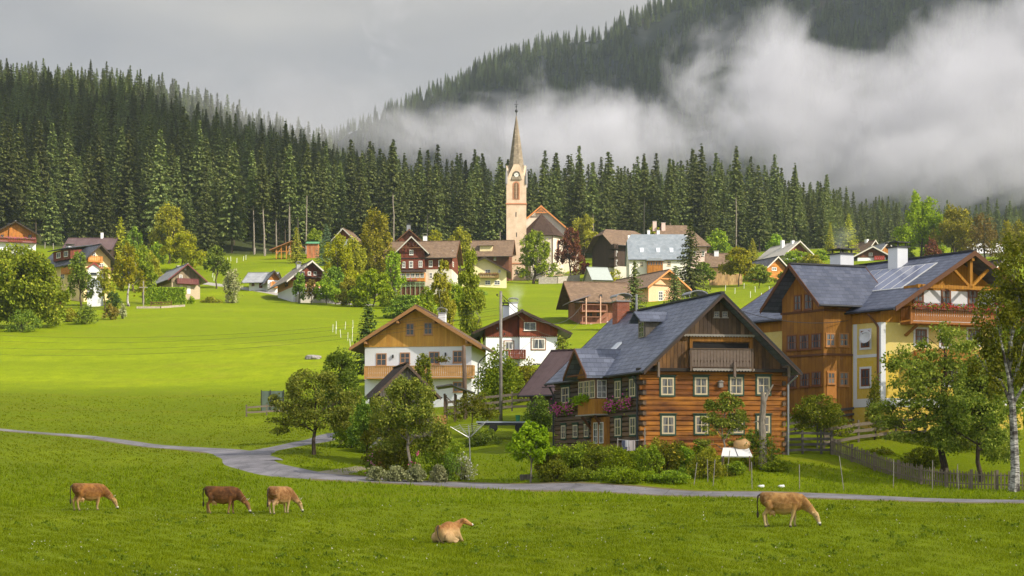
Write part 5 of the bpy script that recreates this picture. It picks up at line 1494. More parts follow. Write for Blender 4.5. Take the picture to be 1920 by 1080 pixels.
# =================================================== church
def church():
    D = 400.0; px0, px1 = 949.5, 986.8
    x0, x1 = X_(px0, D), X_(px1, D); W = x1 - x0; z0 = Z_(533, D)
    r = empty('church', (x0, D, z0), 0, 'pale stone village church with tall clock tower, pointed shingled spire and dark choir roof', 'church')
    z = lambda py: Z_(py, D) - z0
    stone = plaster('weathered_church_stone', (0.66, 0.50, 0.36), 0.75); trim = plain('red_sandstone', (0.5, 0.22, 0.12), .8, .3)
    stone2 = plaster('pale_church_plaster', (0.68, 0.60, 0.50), 0.5)
    mb = MB().box(0, W, 0, W, -4, z(337)); tw = mb.build('tower', stone, r)
    # gables on each side of the tower
    def gable(e):
        m = MB(); a = .0
        pr = [(a, z(337) + .002), (W - a, z(337) + .002), (W * .5 + W * .13, z(308)), (W * .5 - W * .13, z(308))]
        m.prism(pr, -.02, W + .02); m.prism(pr, -.02, W + .02, lambda x, y, zz: (y, x, zz)); return m
    gable(0).build('tower_gable', stone, tw)
    cn = MB()
    for py, t in ((382, .35), (494, .25)): cn.box(-.14, W + .14, -.14, W + .14, z(py) - t / 2, z(py) + t / 2)
    cn.build('cornice', trim, tw)
    # spire with splayed corners
    c = W / 2; rings = [(337, W * .56, 4), (322, W * .47, 4), (309, W * .42, 8), (290, W * .34, 8), (250, W * .185, 8), (213, .10, 8)]
    sp = MB(); n = 8
    for py, rad, sh in rings:
        for j in range(8):
            a = 2 * pi * (j + .5) / 8; ca, sa = cos(a), sin(a)
            k = 1 / max(abs(ca), abs(sa)) if sh == 4 else 1.06
            if sh == 4: ca, sa = ca * k, sa * k
            sp.v.append((c + rad * ca, c + rad * sa, z(py)))
    for i in range(len(rings) - 1):
        for j in range(8): sp.f.append((i * 8 + j, i * 8 + (j + 1) % 8, i * 8 + 8 + (j + 1) % 8, i * 8 + 8 + j))
    sp.f.append(tuple(range(8))[::-1]); sp.f.append(tuple(40 + j for j in range(8)))
    spire = sp.build('spire', tiles('shingle_spire', (0.20, 0.16, 0.115), (0.30, 0.25, 0.19), 'x', .45, .5, .8, .15, joint=.5), r)
    cs = MB()
    for sx in (0, 1):
        for sy in (0, 1):
            cs.lathe((sx * W, sy * W, z(345)), [(.32, 0), (.30, 2.4), (.02, 4.2)], 8)
    cs.build('corner_turret', plain('lead_grey', (0.25, 0.24, 0.25)), spire)
    MB().lathe((c, c, z(214)), [(.10, -.2), (.09, .9), (.3, 1.1), (.38, 1.35), (.3, 1.6), (.08, 1.8), (.06, 2.2), (.2, 2.35), (.2, 2.6), (.04, 2.8), (.03, 3.6)], 10).build('finial', METAL_D, spire)
    MB().box(c - .05, c + .05, c - .05, c + .05, z(200), z(185)).box(c - .5, c + .5, c - .04, c + .04, z(192) - .05, z(192) + .06).build('cross', METAL_D, spire)
    # clock
    zc = z(328); ck = MB(); R0 = .95
    ck.lathe((0, 0, 0), [(R0, 0), (R0, .08), (R0 - .05, .1), (.001, .1)], 28); cd = ck.build('clock', plain('clock_black', (0.02, 0.02, 0.025), .5, .1), tw, None, (c, -.03, zc)); cd.rotation_euler = (pi / 2, 0, 0)
    fc = MB().lathe((0, 0, .102), [(.55, 0), (.55, .02), (.001, .02)], 28).build('clock_face', plain('clock_white', (0.7, 0.68, 0.62), .5, .05), cd)
    ti = MB()
    for i in range(12):
        a = i * pi / 6; ti.beam((cos(a) * .65, sin(a) * .65, .112), (cos(a) * .86, sin(a) * .86, .112), .07, .03)
    ti.build('hour_mark', plain('clock_gold', (0.6, 0.5, 0.25), .5), cd)
    MB().beam((-.08, -.05, .14), (.38, .22, .14), .07, .02).beam((0, -.1, .145), (-.12, .5, .145), .05, .02).build('clock_hand', plain('clock_black', (0.02, 0.02, 0.025), .5, .1), cd)
    # belfry window and slits
    zx = lambda a: (a - px0) * D / F
    w0, w1, a0, a1 = zx(963), zx(972.7), z(373), z(348)
    arc = [(w0, a0), (w1, a0), (w1, a1)] + [((w0 + w1) / 2 + (w1 - w0) / 2 * cos(t), a1 + (w1 - w0) * .62 * sin(t)) for t in [pi * i / 8 for i in range(1, 8)]] + [(w0, a1)]
    e = .17
    arc2 = [((x - (w0 + w1) / 2) * 1.38 + (w0 + w1) / 2, (zz - (a0 + a1) / 2) * 1.1 + (a0 + a1) / 2) for x, zz in arc]
    bw = MB().prism(arc2, -.06, -.02).build('window', trim, tw); MB().prism(arc, -.085, -.065).build('shutter', planks('belfry_louvres', (0.2, 0.11, 0.06), (0.26, 0.15, 0.08), .22, False, .2), bw)
    MB().box((w0 + w1) / 2 - .06, (w0 + w1) / 2 + .06, -.11, -.087, a0, a1 + .5).build('mullion', stone, bw)
    for px, py, hw, hh in ((967.5, 402, .12, .6), (968.5, 440, .12, .55), (969, 510.5, .35, .55)):
        MB().box(zx(px) - hw, zx(px) + hw, -.03, -.003, z(py) - hh, z(py) + hh).build('window', plain('slit_dark', (0.06, 0.05, 0.045)), tw)
    # nave
    D2 = 405.5; h = House.__new__(House); h.__dict__.update(dict(root=r, sh=0, z0=z0, base=4, dx=(1, 0), dy=(0, 1), ang=0))
    q = X_(966, D2); h.O = (q, D2); h.W = X_(1063, D2) - q; h.L = 24; h.he = Z_(430, D2) - z0; h.hr = Z_(388, D2) - z0
    ox, oy = q - x0, D2 - D; h.T = lambda x, y, zz: (x + ox, y + oy, zz)
    h.faces = {'front': (h.O, h.dx), 'left': (h.O, h.dy), 'right': ((h.O[0] + h.W, D2), h.dy)}
    h.walls(stone2); h.roof(BROWN_Y, over=.7, gov=.8, t=.3, trim=plain('orange_bargeboard', (0.55, 0.22, 0.07), .7, .2))
    ka = MB(); k = 1.6; ka.beam((h.W / 2 - 1.5, -.7, h.hr - 1.55), (h.W / 2 + 1.5, -.7, h.hr - 1.55), .22).beam((h.W / 2, -.7, h.hr - 1.5), (h.W / 2, -.7, h.hr - .1), .2).beam((h.W / 2 - 1, -.7, h.hr - 1.5), (h.W / 2, -.7, h.hr - .5), .15).beam((h.W / 2 + 1, -.7, h.hr - 1.5), (h.W / 2, -.7, h.hr - .5), .15)
    h.part('gable_truss', ka, plain('orange_bargeboard', (0.55, 0.22, 0.07), .7, .2))
    # side aisle
    a = MB().box(h.W - .5, h.W + 3.2, 1.5, 18, -4, Z_(468, D2) - z0); al = h.part('aisle', a, stone2)
    ar = MB().prism([(h.W, Z_(455, D2) - z0), (h.W + 3.6, Z_(468, D2) - z0), (h.W + 3.6, Z_(468, D2) - z0 + .25), (h.W, Z_(455, D2) - z0 + .4)], 1.1, 18.4); h.part('aisle_roof', ar, BROWN_Y, al)
    # choir: half an octagon in front of the nave
    cx_ = X_(1016, 401) - x0; rw = 5.3; ct = Z_(441, 401) - z0; cyy = D2 - D
    pts = [(cx_ - rw, cyy), (cx_ - rw, cyy - 3.0), (cx_ - rw * .52, cyy - 6.4), (cx_ + rw * .52, cyy - 6.4), (cx_ + rw, cyy - 3.0), (cx_ + rw, cyy)]
    cm = MB(); n = len(pts); cm.add([(x, y, -4) for x, y in pts] + [(x, y, ct) for x, y in pts], [tuple(range(n)), tuple(range(2 * n - 1, n - 1, -1))] + [(i, (i + 1) % n, (i + 1) % n + n, i + n) for i in range(n)])
    ch = cm.build('choir', stone2, r)
    ex = [((x - cx_) * 1.14 + cx_, (y - cyy) * 1.12 + cyy, ct - .35) for x, y in pts]; ap = (cx_, cyy - .5, Z_(397, 402) - z0)
    rm = MB().add(ex + [ap, (cx_, cyy + .6, ap[2])], [(0, 1, 6), (1, 2, 6), (2, 3, 6), (3, 4, 6), (4, 5, 6), (5, 7, 6), (0, 6, 7), (0, 7, 5, 4, 3, 2, 1)])
    rm.build('choir_roof', tiles('dark_choir_roof', (0.05, 0.032, 0.026), (0.075, 0.05, 0.04), 'x', .4, .35, .8, .1), ch)
    for px in (1043,):      # tall pointed windows on the slanting faces
        xx = X_(px, 405) - x0; zt = Z_(460, 405) - z0; zb = Z_(486, 405) - z0
        gw = [(-.42, zb), (.42, zb), (.42, zt), (0, zt + .8), (-.42, zt)]
        for s_ in (-1, 1):
            o = MB().prism([(a_ * 1.5, (b_ - (zb + zt) / 2) * 1.1 + (zb + zt) / 2) for a_, b_ in gw], -.06, .02).build('window', trim, ch)
            o.location = (cx_ + s_ * rw * .76, cyy - 4.7, 0); o.rotation_euler = (0, 0, s_ * math.atan2(3.4, rw * .48)); MB().prism(gw, -.085, -.062).build('pane', GL, o)
    MB().tube([(cx_ + rw * .5, cyy - 6.5, ct), (cx_ + rw * .5, cyy - 6.5, -.5)], .08, 6).build('downpipe', TRIM, ch)
    return r
church()

# churchyard wall, fence and crosses
def wall_thing(name, label, pts, h, w, mat, cat='wall', cap=None):
    mb = MB(); P = [(X_(px, D), D) for px, D in pts]; zs = [gz(*p) for p in P]
    o = P[0]; r_z = zs[0]
    for i in range(len(P) - 1):
        (a, b), (c, d) = P[i], P[i + 1]; l = math.hypot(c - a, d - b); nx, ny = -(d - b) / l * w / 2, (c - a) / l * w / 2
        vs = []
        for (x, y, z) in ((a, b, zs[i]), (c, d, zs[i + 1])):
            for s_ in (-1, 1):
                for zz in (z - 1.0, z + h): vs.append((x + s_ * nx - o[0], y + s_ * ny - o[1], zz - r_z))
        mb.add(vs, [(0, 2, 3, 1), (4, 5, 7, 6), (0, 1, 5, 4), (2, 6, 7, 3), (1, 3, 7, 5), (0, 4, 6, 2)])
    ob = put(name, mb.mesh(name), mat, None, (o[0], o[1], r_z)); return tag(ob, label, cat)
wall_thing('stone_wall', 'low rubble stone wall retaining the churchyard beside the church tree', [(1010, 372), (1045, 372), (1086, 376)], 1.5, .5, STONE)

def fence_rail(name, label, pts, h=1.1, rails=3, step=2.2, mat=None, rail_h=.14, cat='fence', group=None, post_h=None, post_w=.12):
    mat = mat or plain('silvered_fence_wood', (0.17, 0.15, 0.125), .85, .35, 5)
    P = [Vector((X_(px, D), D)) for px, D in pts]; o = P[0]; z0 = gz(o.x, o.y)
    root = empty(name, (o.x, o.y, z0), 0, label, cat, group)
    S = [P[0]]
    for i in range(len(P) - 1):
        n = max(1, round((P[i + 1] - P[i]).length / step))
        for k in range(1, n + 1): S.append(P[i].lerp(P[i + 1], k / n))
    rr = random.Random(int(pts[0][0]))
    Q = [(s.x - o.x, s.y - o.y, gz(s.x, s.y) - z0) for s in S]
    for q in Q:
        hh = (post_h or h + .12) * rr.uniform(.96, 1.06); put('post', MB().box(-post_w / 2, post_w / 2, -post_w / 2, post_w / 2, -.4, hh).mesh('post'), mat, root, q, rr.uniform(-.2, .2)).rotation_euler = (rr.gauss(0, .02), rr.gauss(0, .02), rr.uniform(-.2, .2))
    for k in range(rails):
        zz = h * (k + .75) / rails; mb = MB()
        for a, b in zip(Q[:-1], Q[1:]): mb.beam((a[0], a[1] - .08, a[2] + zz + rr.gauss(0, .015)), (b[0], b[1] - .08, b[2] + zz + rr.gauss(0, .015)), .04, rail_h)
        mb.build('rail', mat, root)
    return root

# =================================================== village houses
def vhouse(name, label, px0, px1, pyb, pye, pyr, D, ang, L, low, up=None, split=None, roof=BROWN_Y, ridge='y', over=.9, gov=1.0, trim=TRIM, chim=(), shear=0, cat='house', hip=0, split_hip=0, t=.2, front=(), left=(), right=(), fr=FR_W, fw=.1, nx=2, nz=2, cur=False, proud=.05, **k):
    h = House(name, label, cat, px0, px1, pyb, pye, pyr, D, ang, L, shear)
    if ridge == 'x':      # ridge height is read at mid depth
        ym = D + h.dy[1] * L / 2; h.hr = Z_(pyr, ym) - h.z0
    sp = None if split is None else h.along('front', (px0 + px1) / 2, split)[1]
    h.walls(low, up, sp, ridge, proud=proud, hip=max(hip, 0))
    h.roof(roof, over=over, gov=gov, t=t, trim=trim, chim=chim, hip=hip, split_hip=split_hip)
    for face, lst in (('front', front), ('left', left), ('right', right)):
        for q in lst:
            dist = proud + .002 if (up is not None and sp is not None and q[1] < split) else 0
            h.win(face, *q, nx, nz, fr, fw, cur, None, dist=dist)
    return h
h = vhouse('orange_chalet', 'orange boarded chalet with white base and shallow grey roof at the dark forest edge', -8, 67, 466, 436, 417, 380, 17, 11, WHITE, WOOD_O, 452, GREY_Y, over=1.3, gov=1.5, trim=TRIM_D, t=.15,
       front=[(23, 439, 37, 446), (28, 424.5, 32, 430), (1, 440, 7, 447), (53, 440, 59, 447)], fr=TRIM_D, chim=[(3.0, 5, .8, .9, METAL, 'plate')])
h.bal_px('front', -6, 68, 453, depth=1.2, h=.9, mat=plain('dark_red_rail', (0.16, 0.03, 0.02)), gap=.4, flowers=PINKF)
h.part('gable_panel', MB().prism([(h.along('front', 17)[0], h.along('front', 17, 453)[1]), (h.along('front', 43)[0], h.along('front', 43, 453)[1]), (h.along('front', 43)[0], h.hr - 1.3), (h.along('front', 30)[0], h.hr - .5), (h.along('front', 17)[0], h.hr - 1.3)], -.35, -.06), planks('amber_boards', (0.48, 0.17, 0.03), (0.56, 0.22, 0.04), 0.2))
vhouse('purple_roof_barn', 'barn showing only its plain purple-brown roof behind the yellow chalet', 124, 205, 486, 466, 448, 345, 0, 9, WOOD_D, None, None, SHEET, 'x', over=.8, gov=.8, trim=TRIM_D, cat='barn', chim=[(6.6, 4.5, .5, 1.3, WHITE, 'flat')])
h = vhouse('yellow_chalet', 'pale yellow three-storey house with dark roof, dormer and orange-brown balconies', 157, 207, 574, 484, 461, 300, 35, 15, plaster('buttery_plaster', (0.72, 0.55, 0.26)), None, None, tiles('dark_roof', (0.05, 0.055, 0.07), (0.085, 0.09, 0.11), 'y', .4, .2, .45, .4), shear=10, over=1.2, gov=1.5, trim=TRIM_D,
       front=[(172, 473, 179, 481), (185.5, 494, 195, 502.5), (188, 520, 196, 530)], left=[(98, 496, 104, 505.5), (98, 515, 104.5, 524.5), (114, 513, 121, 523), (119, 495, 124, 503), (132, 494, 138, 502)], chim=[(2.6, 10, 1.1, .9, WHITE, 'plate')])
h.bal_px('front', 166, 192, 490, depth=1.0, h=1.0, mat=TRIM_O, gap=.3); h.bal_px('front', 187, 206, 511, depth=1.0, h=1.0, mat=TRIM_O, gap=.3); h.bal_px('left', 137, 115, 511, depth=1.0, h=1.0, mat=TRIM_O, gap=.3)
ym = 7.5; xq = 1.0; zq = h.he + xq * h.sl
d = h.part('dormer', MB().box(-.3, 2.6, ym - 3.2, ym + 3.2, zq - .7, zq + 1.2), WOOD_R, h.rf)
put('dormer_roof', MB().prism([(-1.1, zq + 1.2), (3.6, zq + 2.1), (3.6, zq + 2.25), (-1.1, zq + 1.38)], ym - 3.9, ym + 3.9).mesh('dormer_roof', h.T), tiles('dark_roof', (0.05, 0.055, 0.07), (0.085, 0.09, 0.11), 'y', .4, .2, .45, .4), d)
for yy in (ym - 1.6, ym + 1.2):
    ms = window_meshes(1.5, 1.1, 2, 1, FR_W, .12, False, None, 0); wo = put('window', ms[0][1], ms[0][2], d, h.T(-.32, yy, zq + .35), -pi / 2 + h.sh); put('pane', ms[1][1], GL, wo)
h = vhouse('transformer_tower', 'narrow white gabled tower with red roof edge in front of the yellow chalet', 163.5, 189, 576, 503, 494, 285, 4, 2.6, WHITE, None, None, plain('brick_red_roof', (0.3, 0.07, 0.05)), over=.15, gov=.15, trim=plain('brick_red_trim', (0.3, 0.06, 0.05)), cat='tower', t=.12)
h.win('front', 170, 511, 181.5, 516, 1, 1, plain('olive_grey', (0.2, 0.2, 0.14)), .03, False)
h = vhouse('grey_roof_chalet', 'beige-brown timber chalet with pale grey metal roof above the clipped hedge', 322, 375, 560, 518, 497, 305, 28, 12, plaster('beige_plaster', (0.40, 0.32, 0.21)), planks('taupe_boards', (0.25, 0.19, 0.12), (0.3, 0.23, 0.15), .2), 531, GREY_Y, over=1.1, gov=1.3, trim=plain('wine_trim', (0.13, 0.035, 0.035)), t=.15,
       front=[(336, 515, 342, 523), (337, 535, 342.5, 542.5), (346, 501, 349, 506)], chim=[(3.2, 6, 1.0, .8, METAL, 'flat')])
h.bal_px('front', 333, 372, 531, depth=1.0, h=.9, mat=plain('wine_trim', (0.13, 0.035, 0.035)), gap=.4)
t0, z1 = h.along('front', 351, 536); t1, z0 = h.along('front', 357, 551); h.part('door', MB().box(t0, t1, -.06, 0, z0, z1), FR_W)
h = vhouse('low_grey_roof_house', 'low white house with grey roof and small veranda beside the village lane', 467, 503, 543, 527, 513, 330, -6, 8, WHITE, None, None, GREY_X, 'x', over=1.2, gov=1.3, trim=TRIM_D, front=[(472, 530, 477, 536)], fr=FR_B)
t0, z1 = h.along('front', 486, 527); t1, z0 = h.along('front', 492, 540); h.part('door', MB().box(t0, t1, -.06, 0, z0, z1), WOOD_R)
h = vhouse('orange_gable_annex', 'small white house end with bright orange boarded gable and balcony', 502, 525, 543, 524, 510, 327, 20, 9, WHITE, WOOD_O, 525, GREY_Y, over=.9, gov=.8, trim=TRIM_D, front=[(510, 527, 515, 533)], fr=TRIM_O)
h.bal_px('front', 508, 522, 538, depth=1.0, h=1.0, mat=TRIM_O, gap=.4)
h = vhouse('pink_brick_house', 'house with dark red gable, salmon brick middle storey and beige steep roof', 549, 614, 557, 518, 492, 305, 22, 12, WHITE, plaster('salmon_plaster', (0.60, 0.28, 0.15), .4), 539, tiles('beige_roof', (0.27, 0.24, 0.2), (0.36, 0.32, 0.27), 'y', .4, .2, .7, .2), over=1.6, gov=1.6, trim=TRIM_L,
       front=[(570, 524, 575, 531), (594, 524, 602, 531)], fr=TRIM_O, left=[(534, 530, 541, 537)], chim=[(2.6, 6, .8, .9, METAL, 'arch')])
k = 1.0
h.part('gable', MB().prism([(-.3, h.he - .9), (h.W + .3, h.he - .9), (h.W + .3, h.he - .2), (h.W / 2, h.hr - .3), (-.3, h.he - .2)], -.5, -.06), WOOD_R)
h.bal_px('front', 561, 606, 519, depth=1.3, h=.5, mat=TRIM_D, gap=.5, boards=False)
for a, b in ((563, 571), (577, 583), (588, 594)): h.win('front', a, 509, b, 516, 1, 1, FR_W, .1, 'half', dist=.51)
h.part('deck', MB().box(.5, h.W + 2.5, -4.0, -.06, -3, .4), plaster('grey_concrete', (0.42, 0.40, 0.37), .4)); 
h.part('deck_railing', MB().box(.5, h.W + 2.5, -4.0, -3.94, 1.35, 1.42).box(.5, h.W + 2.5, -4.0, -3.94, .9, .94), TRIM_L)
# open timber shelter, orange booth
D = 395; x0 = X_(518, D); z0 = Z_(478, D); x1 = X_(545, D)
r = empty('timber_shelter', (x0, D, z0), 0, 'half-built open timber shelter with single sloping roof in front of bare trunks', 'shelter')
w = x1 - x0; mb = MB()
for x in (0, w * .35, w * .7, w):
    for y in (0, 3): put('post', MB().box(-.1, .1, -.1, .1, -1, 1.6 + 1.5 * x / w).mesh('post'), TRIM_O, r, (x, y, 0))
put('beam', MB().beam((-.2, 0, .9), (w + .2, 0, .9), .14).beam((0, 0, 0), (w * .35, 0, 1.6), .12).beam((w * .7, 0, 0), (w, 0, 2.4), .12).mesh('beam'), TRIM_O, r)
put('roof', MB().prism([(-1.6, 1.0), (w + .3, 3.25), (w + .3, 3.43), (-1.6, 1.2)], -.8, 4).prism([(w + .35, 3.25), (w + 3.3, 1.7), (w + 3.3, 1.87), (w + .35, 3.43)], -.8, 4).mesh('roof'), plain('shelter_roof', (0.3, 0.13, 0.06)), r)
h = vhouse('orange_booth', 'small orange striped booth with green flat roof below the bare trunks', 575, 596, 470, 457, 454.5, 396, 0, 3, planks('orange_striped', (0.6, 0.16, 0.05), (0.5, 0.25, 0.12), .5), None, None, plain('green_roof', (0.10, 0.28, 0.14)), 'x', over=.25, gov=.2, t=.1, trim=plain('green_roof', (0.10, 0.28, 0.14)), cat='booth')
vhouse('small_red_gable_house', 'tiny white house with dark red gable peeping above yellow-topped trees', 629, 661, 470, 447, 430, 400, -12, 7, WHITE, WOOD_R, 449, BROWN_Y, over=.9, gov=1.0, trim=TRIM_L, front=[(644, 450, 649, 455)], chim=[(1.0, 2, .5, 1.6, WHITE, 'flat')])

def brown_house():
    h = vhouse('red_brown_house', 'large red-brown boarded house with white ground floor and orange glazed veranda', 727, 847, 555, 481, 455, 330, -5, 10.5, WHITE2, WOOD_R, 505, BROWN_X, 'x', over=.9, gov=1.0,
        front=[(735, 491, 740, 502), (750, 491, 757, 502.5), (767, 490, 774.5, 502), (785, 489, 792, 501), (804, 488, 811, 500.5), (822, 487.5, 829, 499.5), (805, 511, 811, 522.5), (826, 512, 832, 523), (733, 512, 739, 524), (806, 532, 812, 543)],
        right=[(848.5, 490, 850.5, 501), (849, 469, 851, 475)], fw=.14)
    t0 = h.along('front', 750)[0]; t1 = h.along('front', 797)[0]
    w = h.sub(t0, -.9, t1 - t0, 5.0, h.he + 1.2, h.hr + .15, base=-(h.along('front', 770, 505)[1]) + .06)
    w.walls(WOOD_R, None, None, 'y'); w.roof(BROWN_Y, over=1.0, gov=.7, trim=TRIM_L, cap=False)
    for q in ((767, 489.5, 774.5, 502), (785, 489, 792, 501), (767.5, 468.5, 775, 478), (754, 490.5, 760, 502)): w.win('front', *q, 2, 2, FR_W, .14, False)
    tr = MB(); zz = w.hr - 2.2; k = (w.hr - zz) / w.sl; tr.beam((w.W / 2 - k, -.6, zz), (w.W / 2 + k, -.6, zz), .2)
    for i in range(2): tr.tube([(w.W / 2 + (i - .5) * 1.4 + .4 * cos(a), -.6, zz + .65 + .4 * sin(a)) for a in [2 * pi * j / 10 for j in range(11)]], .06, 5)
    w.part('gable_truss', tr, TRIM)
    a0, z1 = h.along('front', 743, 511, 1.6); a1, z0 = h.along('front', 796, 545, 1.6)
    v = h.part('veranda', MB().box(a0, a1, -1.6, -.055, (z0 + z1) / 2 + .05, z1), TRIM_O)
    put('veranda_roof', MB().add([(a0 - .4, -2.0, z1), (a1 + .4, -2.0, z1), (a1 + .1, -.06, z1 + .85), (a0 + .3, -.06, z1 + .85), (a0 - .4, -2.0, z1 + .12), (a1 + .4, -2.0, z1 + .12), (a1 + .1, -.06, z1 + .97), (a0 + .3, -.06, z1 + .97)],
        [(0, 3, 2, 1), (4, 5, 6, 7), (0, 1, 5, 4), (1, 2, 6, 5), (2, 3, 7, 6), (3, 0, 4, 7)]).mesh('veranda_roof', h.T), DARK_Y, v)
    for i in range(6):
        xx = a0 + (a1 - a0) * (i + .5) / 6; ms = window_meshes((a1 - a0) / 7.2, .95, 2, 1, FR_W, .08, 'half', None, 0); wo = put('window', ms[0][1], ms[0][2], v, h.T(xx, -1.62, z1 - .65), 0); put('pane', ms[1][1], GL, wo); put('curtain', ms[2][1], CURT, wo)
    lt = MB(); zl = (z0 + z1) / 2 - .15
    for i in range(7):
        xa = a0 + (a1 - a0) * i / 6; lt.beam((xa, -1.5, -1.0), (xa, -1.5, zl + .2), .12)
        if i < 6:
            xb = a0 + (a1 - a0) * (i + 1) / 6; lt.beam((xa, -1.52, zl - .7), (xb, -1.52, zl), .06).beam((xa, -1.54, zl), (xb, -1.54, zl - .7), .06)
    lt.beam((a0, -1.5, zl), (a1, -1.5, zl), .12).beam((a0, -1.5, zl - .75), (a1, -1.5, zl - .75), .12)
    put('veranda_base', MB().box(a0 + .1, a1 - .1, -1.3, -.055, -1.5, zl + .05).mesh('veranda_base', h.T), WOOD_B, v)
    put('lattice', lt.mesh('lattice', h.T), plain('green_lattice', (0.22, 0.3, 0.16)), v)
    flowerbox(v, a0 + 1, a1 - 1.5, -1.85, (z0 + z1) / 2 + .3, PINKF)
    h.chimney(h.W * .52, 6.0, .75, 1.9, WHITE, 'arch')
brown_house()
vhouse('dark_red_gable_house', 'dark red boarded house with silver chimney rising behind the red-brown house', 748, 788, 480, 450, 432, 402, -4, 9, WOOD_R, None, None, DARK_Y, over=.9, gov=1.0, front=[(762, 452, 766, 458), (774, 451, 778, 457)], chim=[(2.3, 1.2, .9, 1.9, METAL, 'plate')], trim=TRIM)
h = vhouse('wide_brown_roof_house', 'brown-roofed house with pale dormer band just behind the church tower', 886, 954, 505, 476, 453, 392, -5, 10, WOOD_B, None, None, BROWN_X, 'x', over=1.3, gov=1.0, front=[(926, 481, 930, 488), (908, 481, 912, 488)], chim=[(h.W * .7, 7, .9, .9, WHITE, 'flat'), (6.0, 7, 1, .7, WHITE, 'flat')])
yq = 1.6; zq = h.he + yq * h.sl; ta = h.along('front', 899)[0]; tb = h.along('front', 922)[0]
d = h.part('dormer', MB().box(ta, tb, yq - .9, yq + 2, zq - .6, zq + .9), CREAM, h.rf); put('dormer_roof', MB().add([(ta - .4, yq - 1.4, zq + .8), (tb + .4, yq - 1.4, zq + .8), (tb + .4, yq + 3.2, zq + 1.9), (ta - .4, yq + 3.2, zq + 1.9), (ta - .4, yq - 1.4, zq + .95), (tb + .4, yq - 1.4, zq + .95), (tb + .4, yq + 3.2, zq + 2.05), (ta - .4, yq + 3.2, zq + 2.05)], [(0, 3, 2, 1), (4, 5, 6, 7), (0, 1, 5, 4), (1, 2, 6, 5), (2, 3, 7, 6), (3, 0, 4, 7)]).mesh('dormer_roof', h.T), BROWN_X, d)
h = vhouse('cream_house', 'cream-yellow house with olive-trimmed balcony between birches and church tower', 866, 949.5, 544, 508, 484, 348, 0, 9, plaster('light_cream_plaster', (0.74, 0.66, 0.36), .15), None, None, BROWN_Y, over=.9, gov=1.1, trim=TRIM_D,
       front=[(909.5, 505.5, 919.5, 513.5), (934, 505, 939, 511), (909.5, 526, 919.5, 534), (927, 526, 937.5, 534), (892.5, 526, 900, 534), (879, 506, 887, 514)])
h.bal_px('front', 897, 935, 519.5, depth=1.1, h=.8, mat=plain('olive_rail', (0.22, 0.14, 0.04)), gap=.35, flowers=(0.5, .2, .1))

# scaffolded brown chalet and its annex
h = vhouse('brown_balcony_chalet', 'salmon-brown chalet with tall pale posts, balconies and broad brown roof', 1088, 1168, 634, 560, 531, 235, 10, 8.5, planks('salmon_boards', (0.32, 0.13, 0.08), (0.40, 0.17, 0.10), .25, True, .3), None, None, BROWN_X, 'x', over=1.1, gov=1.6, trim=TRIM, front=[(1101, 583, 1105, 594), (1106, 584, 1110, 593), (1098, 556, 1103, 563), (1124, 552, 1129, 560), (1105, 614, 1109, 626), (1119, 580, 1124, 592)], fr=TRIM_D)
tp = MB()
for px in (1099, 1126):
    t, z = h.along('front', px, 556, 1.2); h.part('post', MB().box(t - .07, t + .07, -1.3, -1.16, -.8, z), plain('salmon_post', (0.55, 0.35, 0.25)))
h.bal_px('front', 1092, 1138, 606, depth=1.25, h=.95, mat=plain('thin_rail', (0.32, 0.15, 0.10)), gap=.6, boards=False)
h.bal_px('front', 1092, 1138, 583, depth=1.25, h=.95, mat=plain('thin_rail', (0.32, 0.15, 0.10)), gap=.6, boards=False)
h.part('base_pillar', MB().box(1.2, 1.5, -1.3, -1.0, -1.5, 2.0), WHITE); h.part('base_pillar', MB().box(3.7, 4.0, -1.3, -1.0, -1.5, 2.4), WHITE)
h.part('lean_to_roof', MB().prism([(-1.8, h.he - .7), (1.2, h.he + .3), (1.2, h.he + .45), (-1.8, h.he - .55)], -1.5, 4), plain('violet_grey_sheet', (0.16, 0.13, 0.14)))
h = vhouse('peach_gable_house', 'peach-coloured house with brown roof half hidden between two dark spruces', 1216, 1277, 582, 533, 509, 287, 28, 15, PEACH, None, None, tiles('light_brown_roof', (0.22, 0.15, 0.10), (0.3, 0.2, 0.14), 'y', .4, .2, .7, .2), over=1.2, gov=1.6, trim=plain('orange_bargeboard', (0.55, 0.22, 0.07), .7, .2), front=[(1234.5, 546, 1243, 564)], nx=2, nz=3)
h.part('gable_collar', MB().beam((h.W * .25, -1.3, h.he + 1.0), (h.W * .75, -1.3, h.he + 1.0), .2), plain('orange_bargeboard', (0.55, 0.22, 0.07), .7, .2))

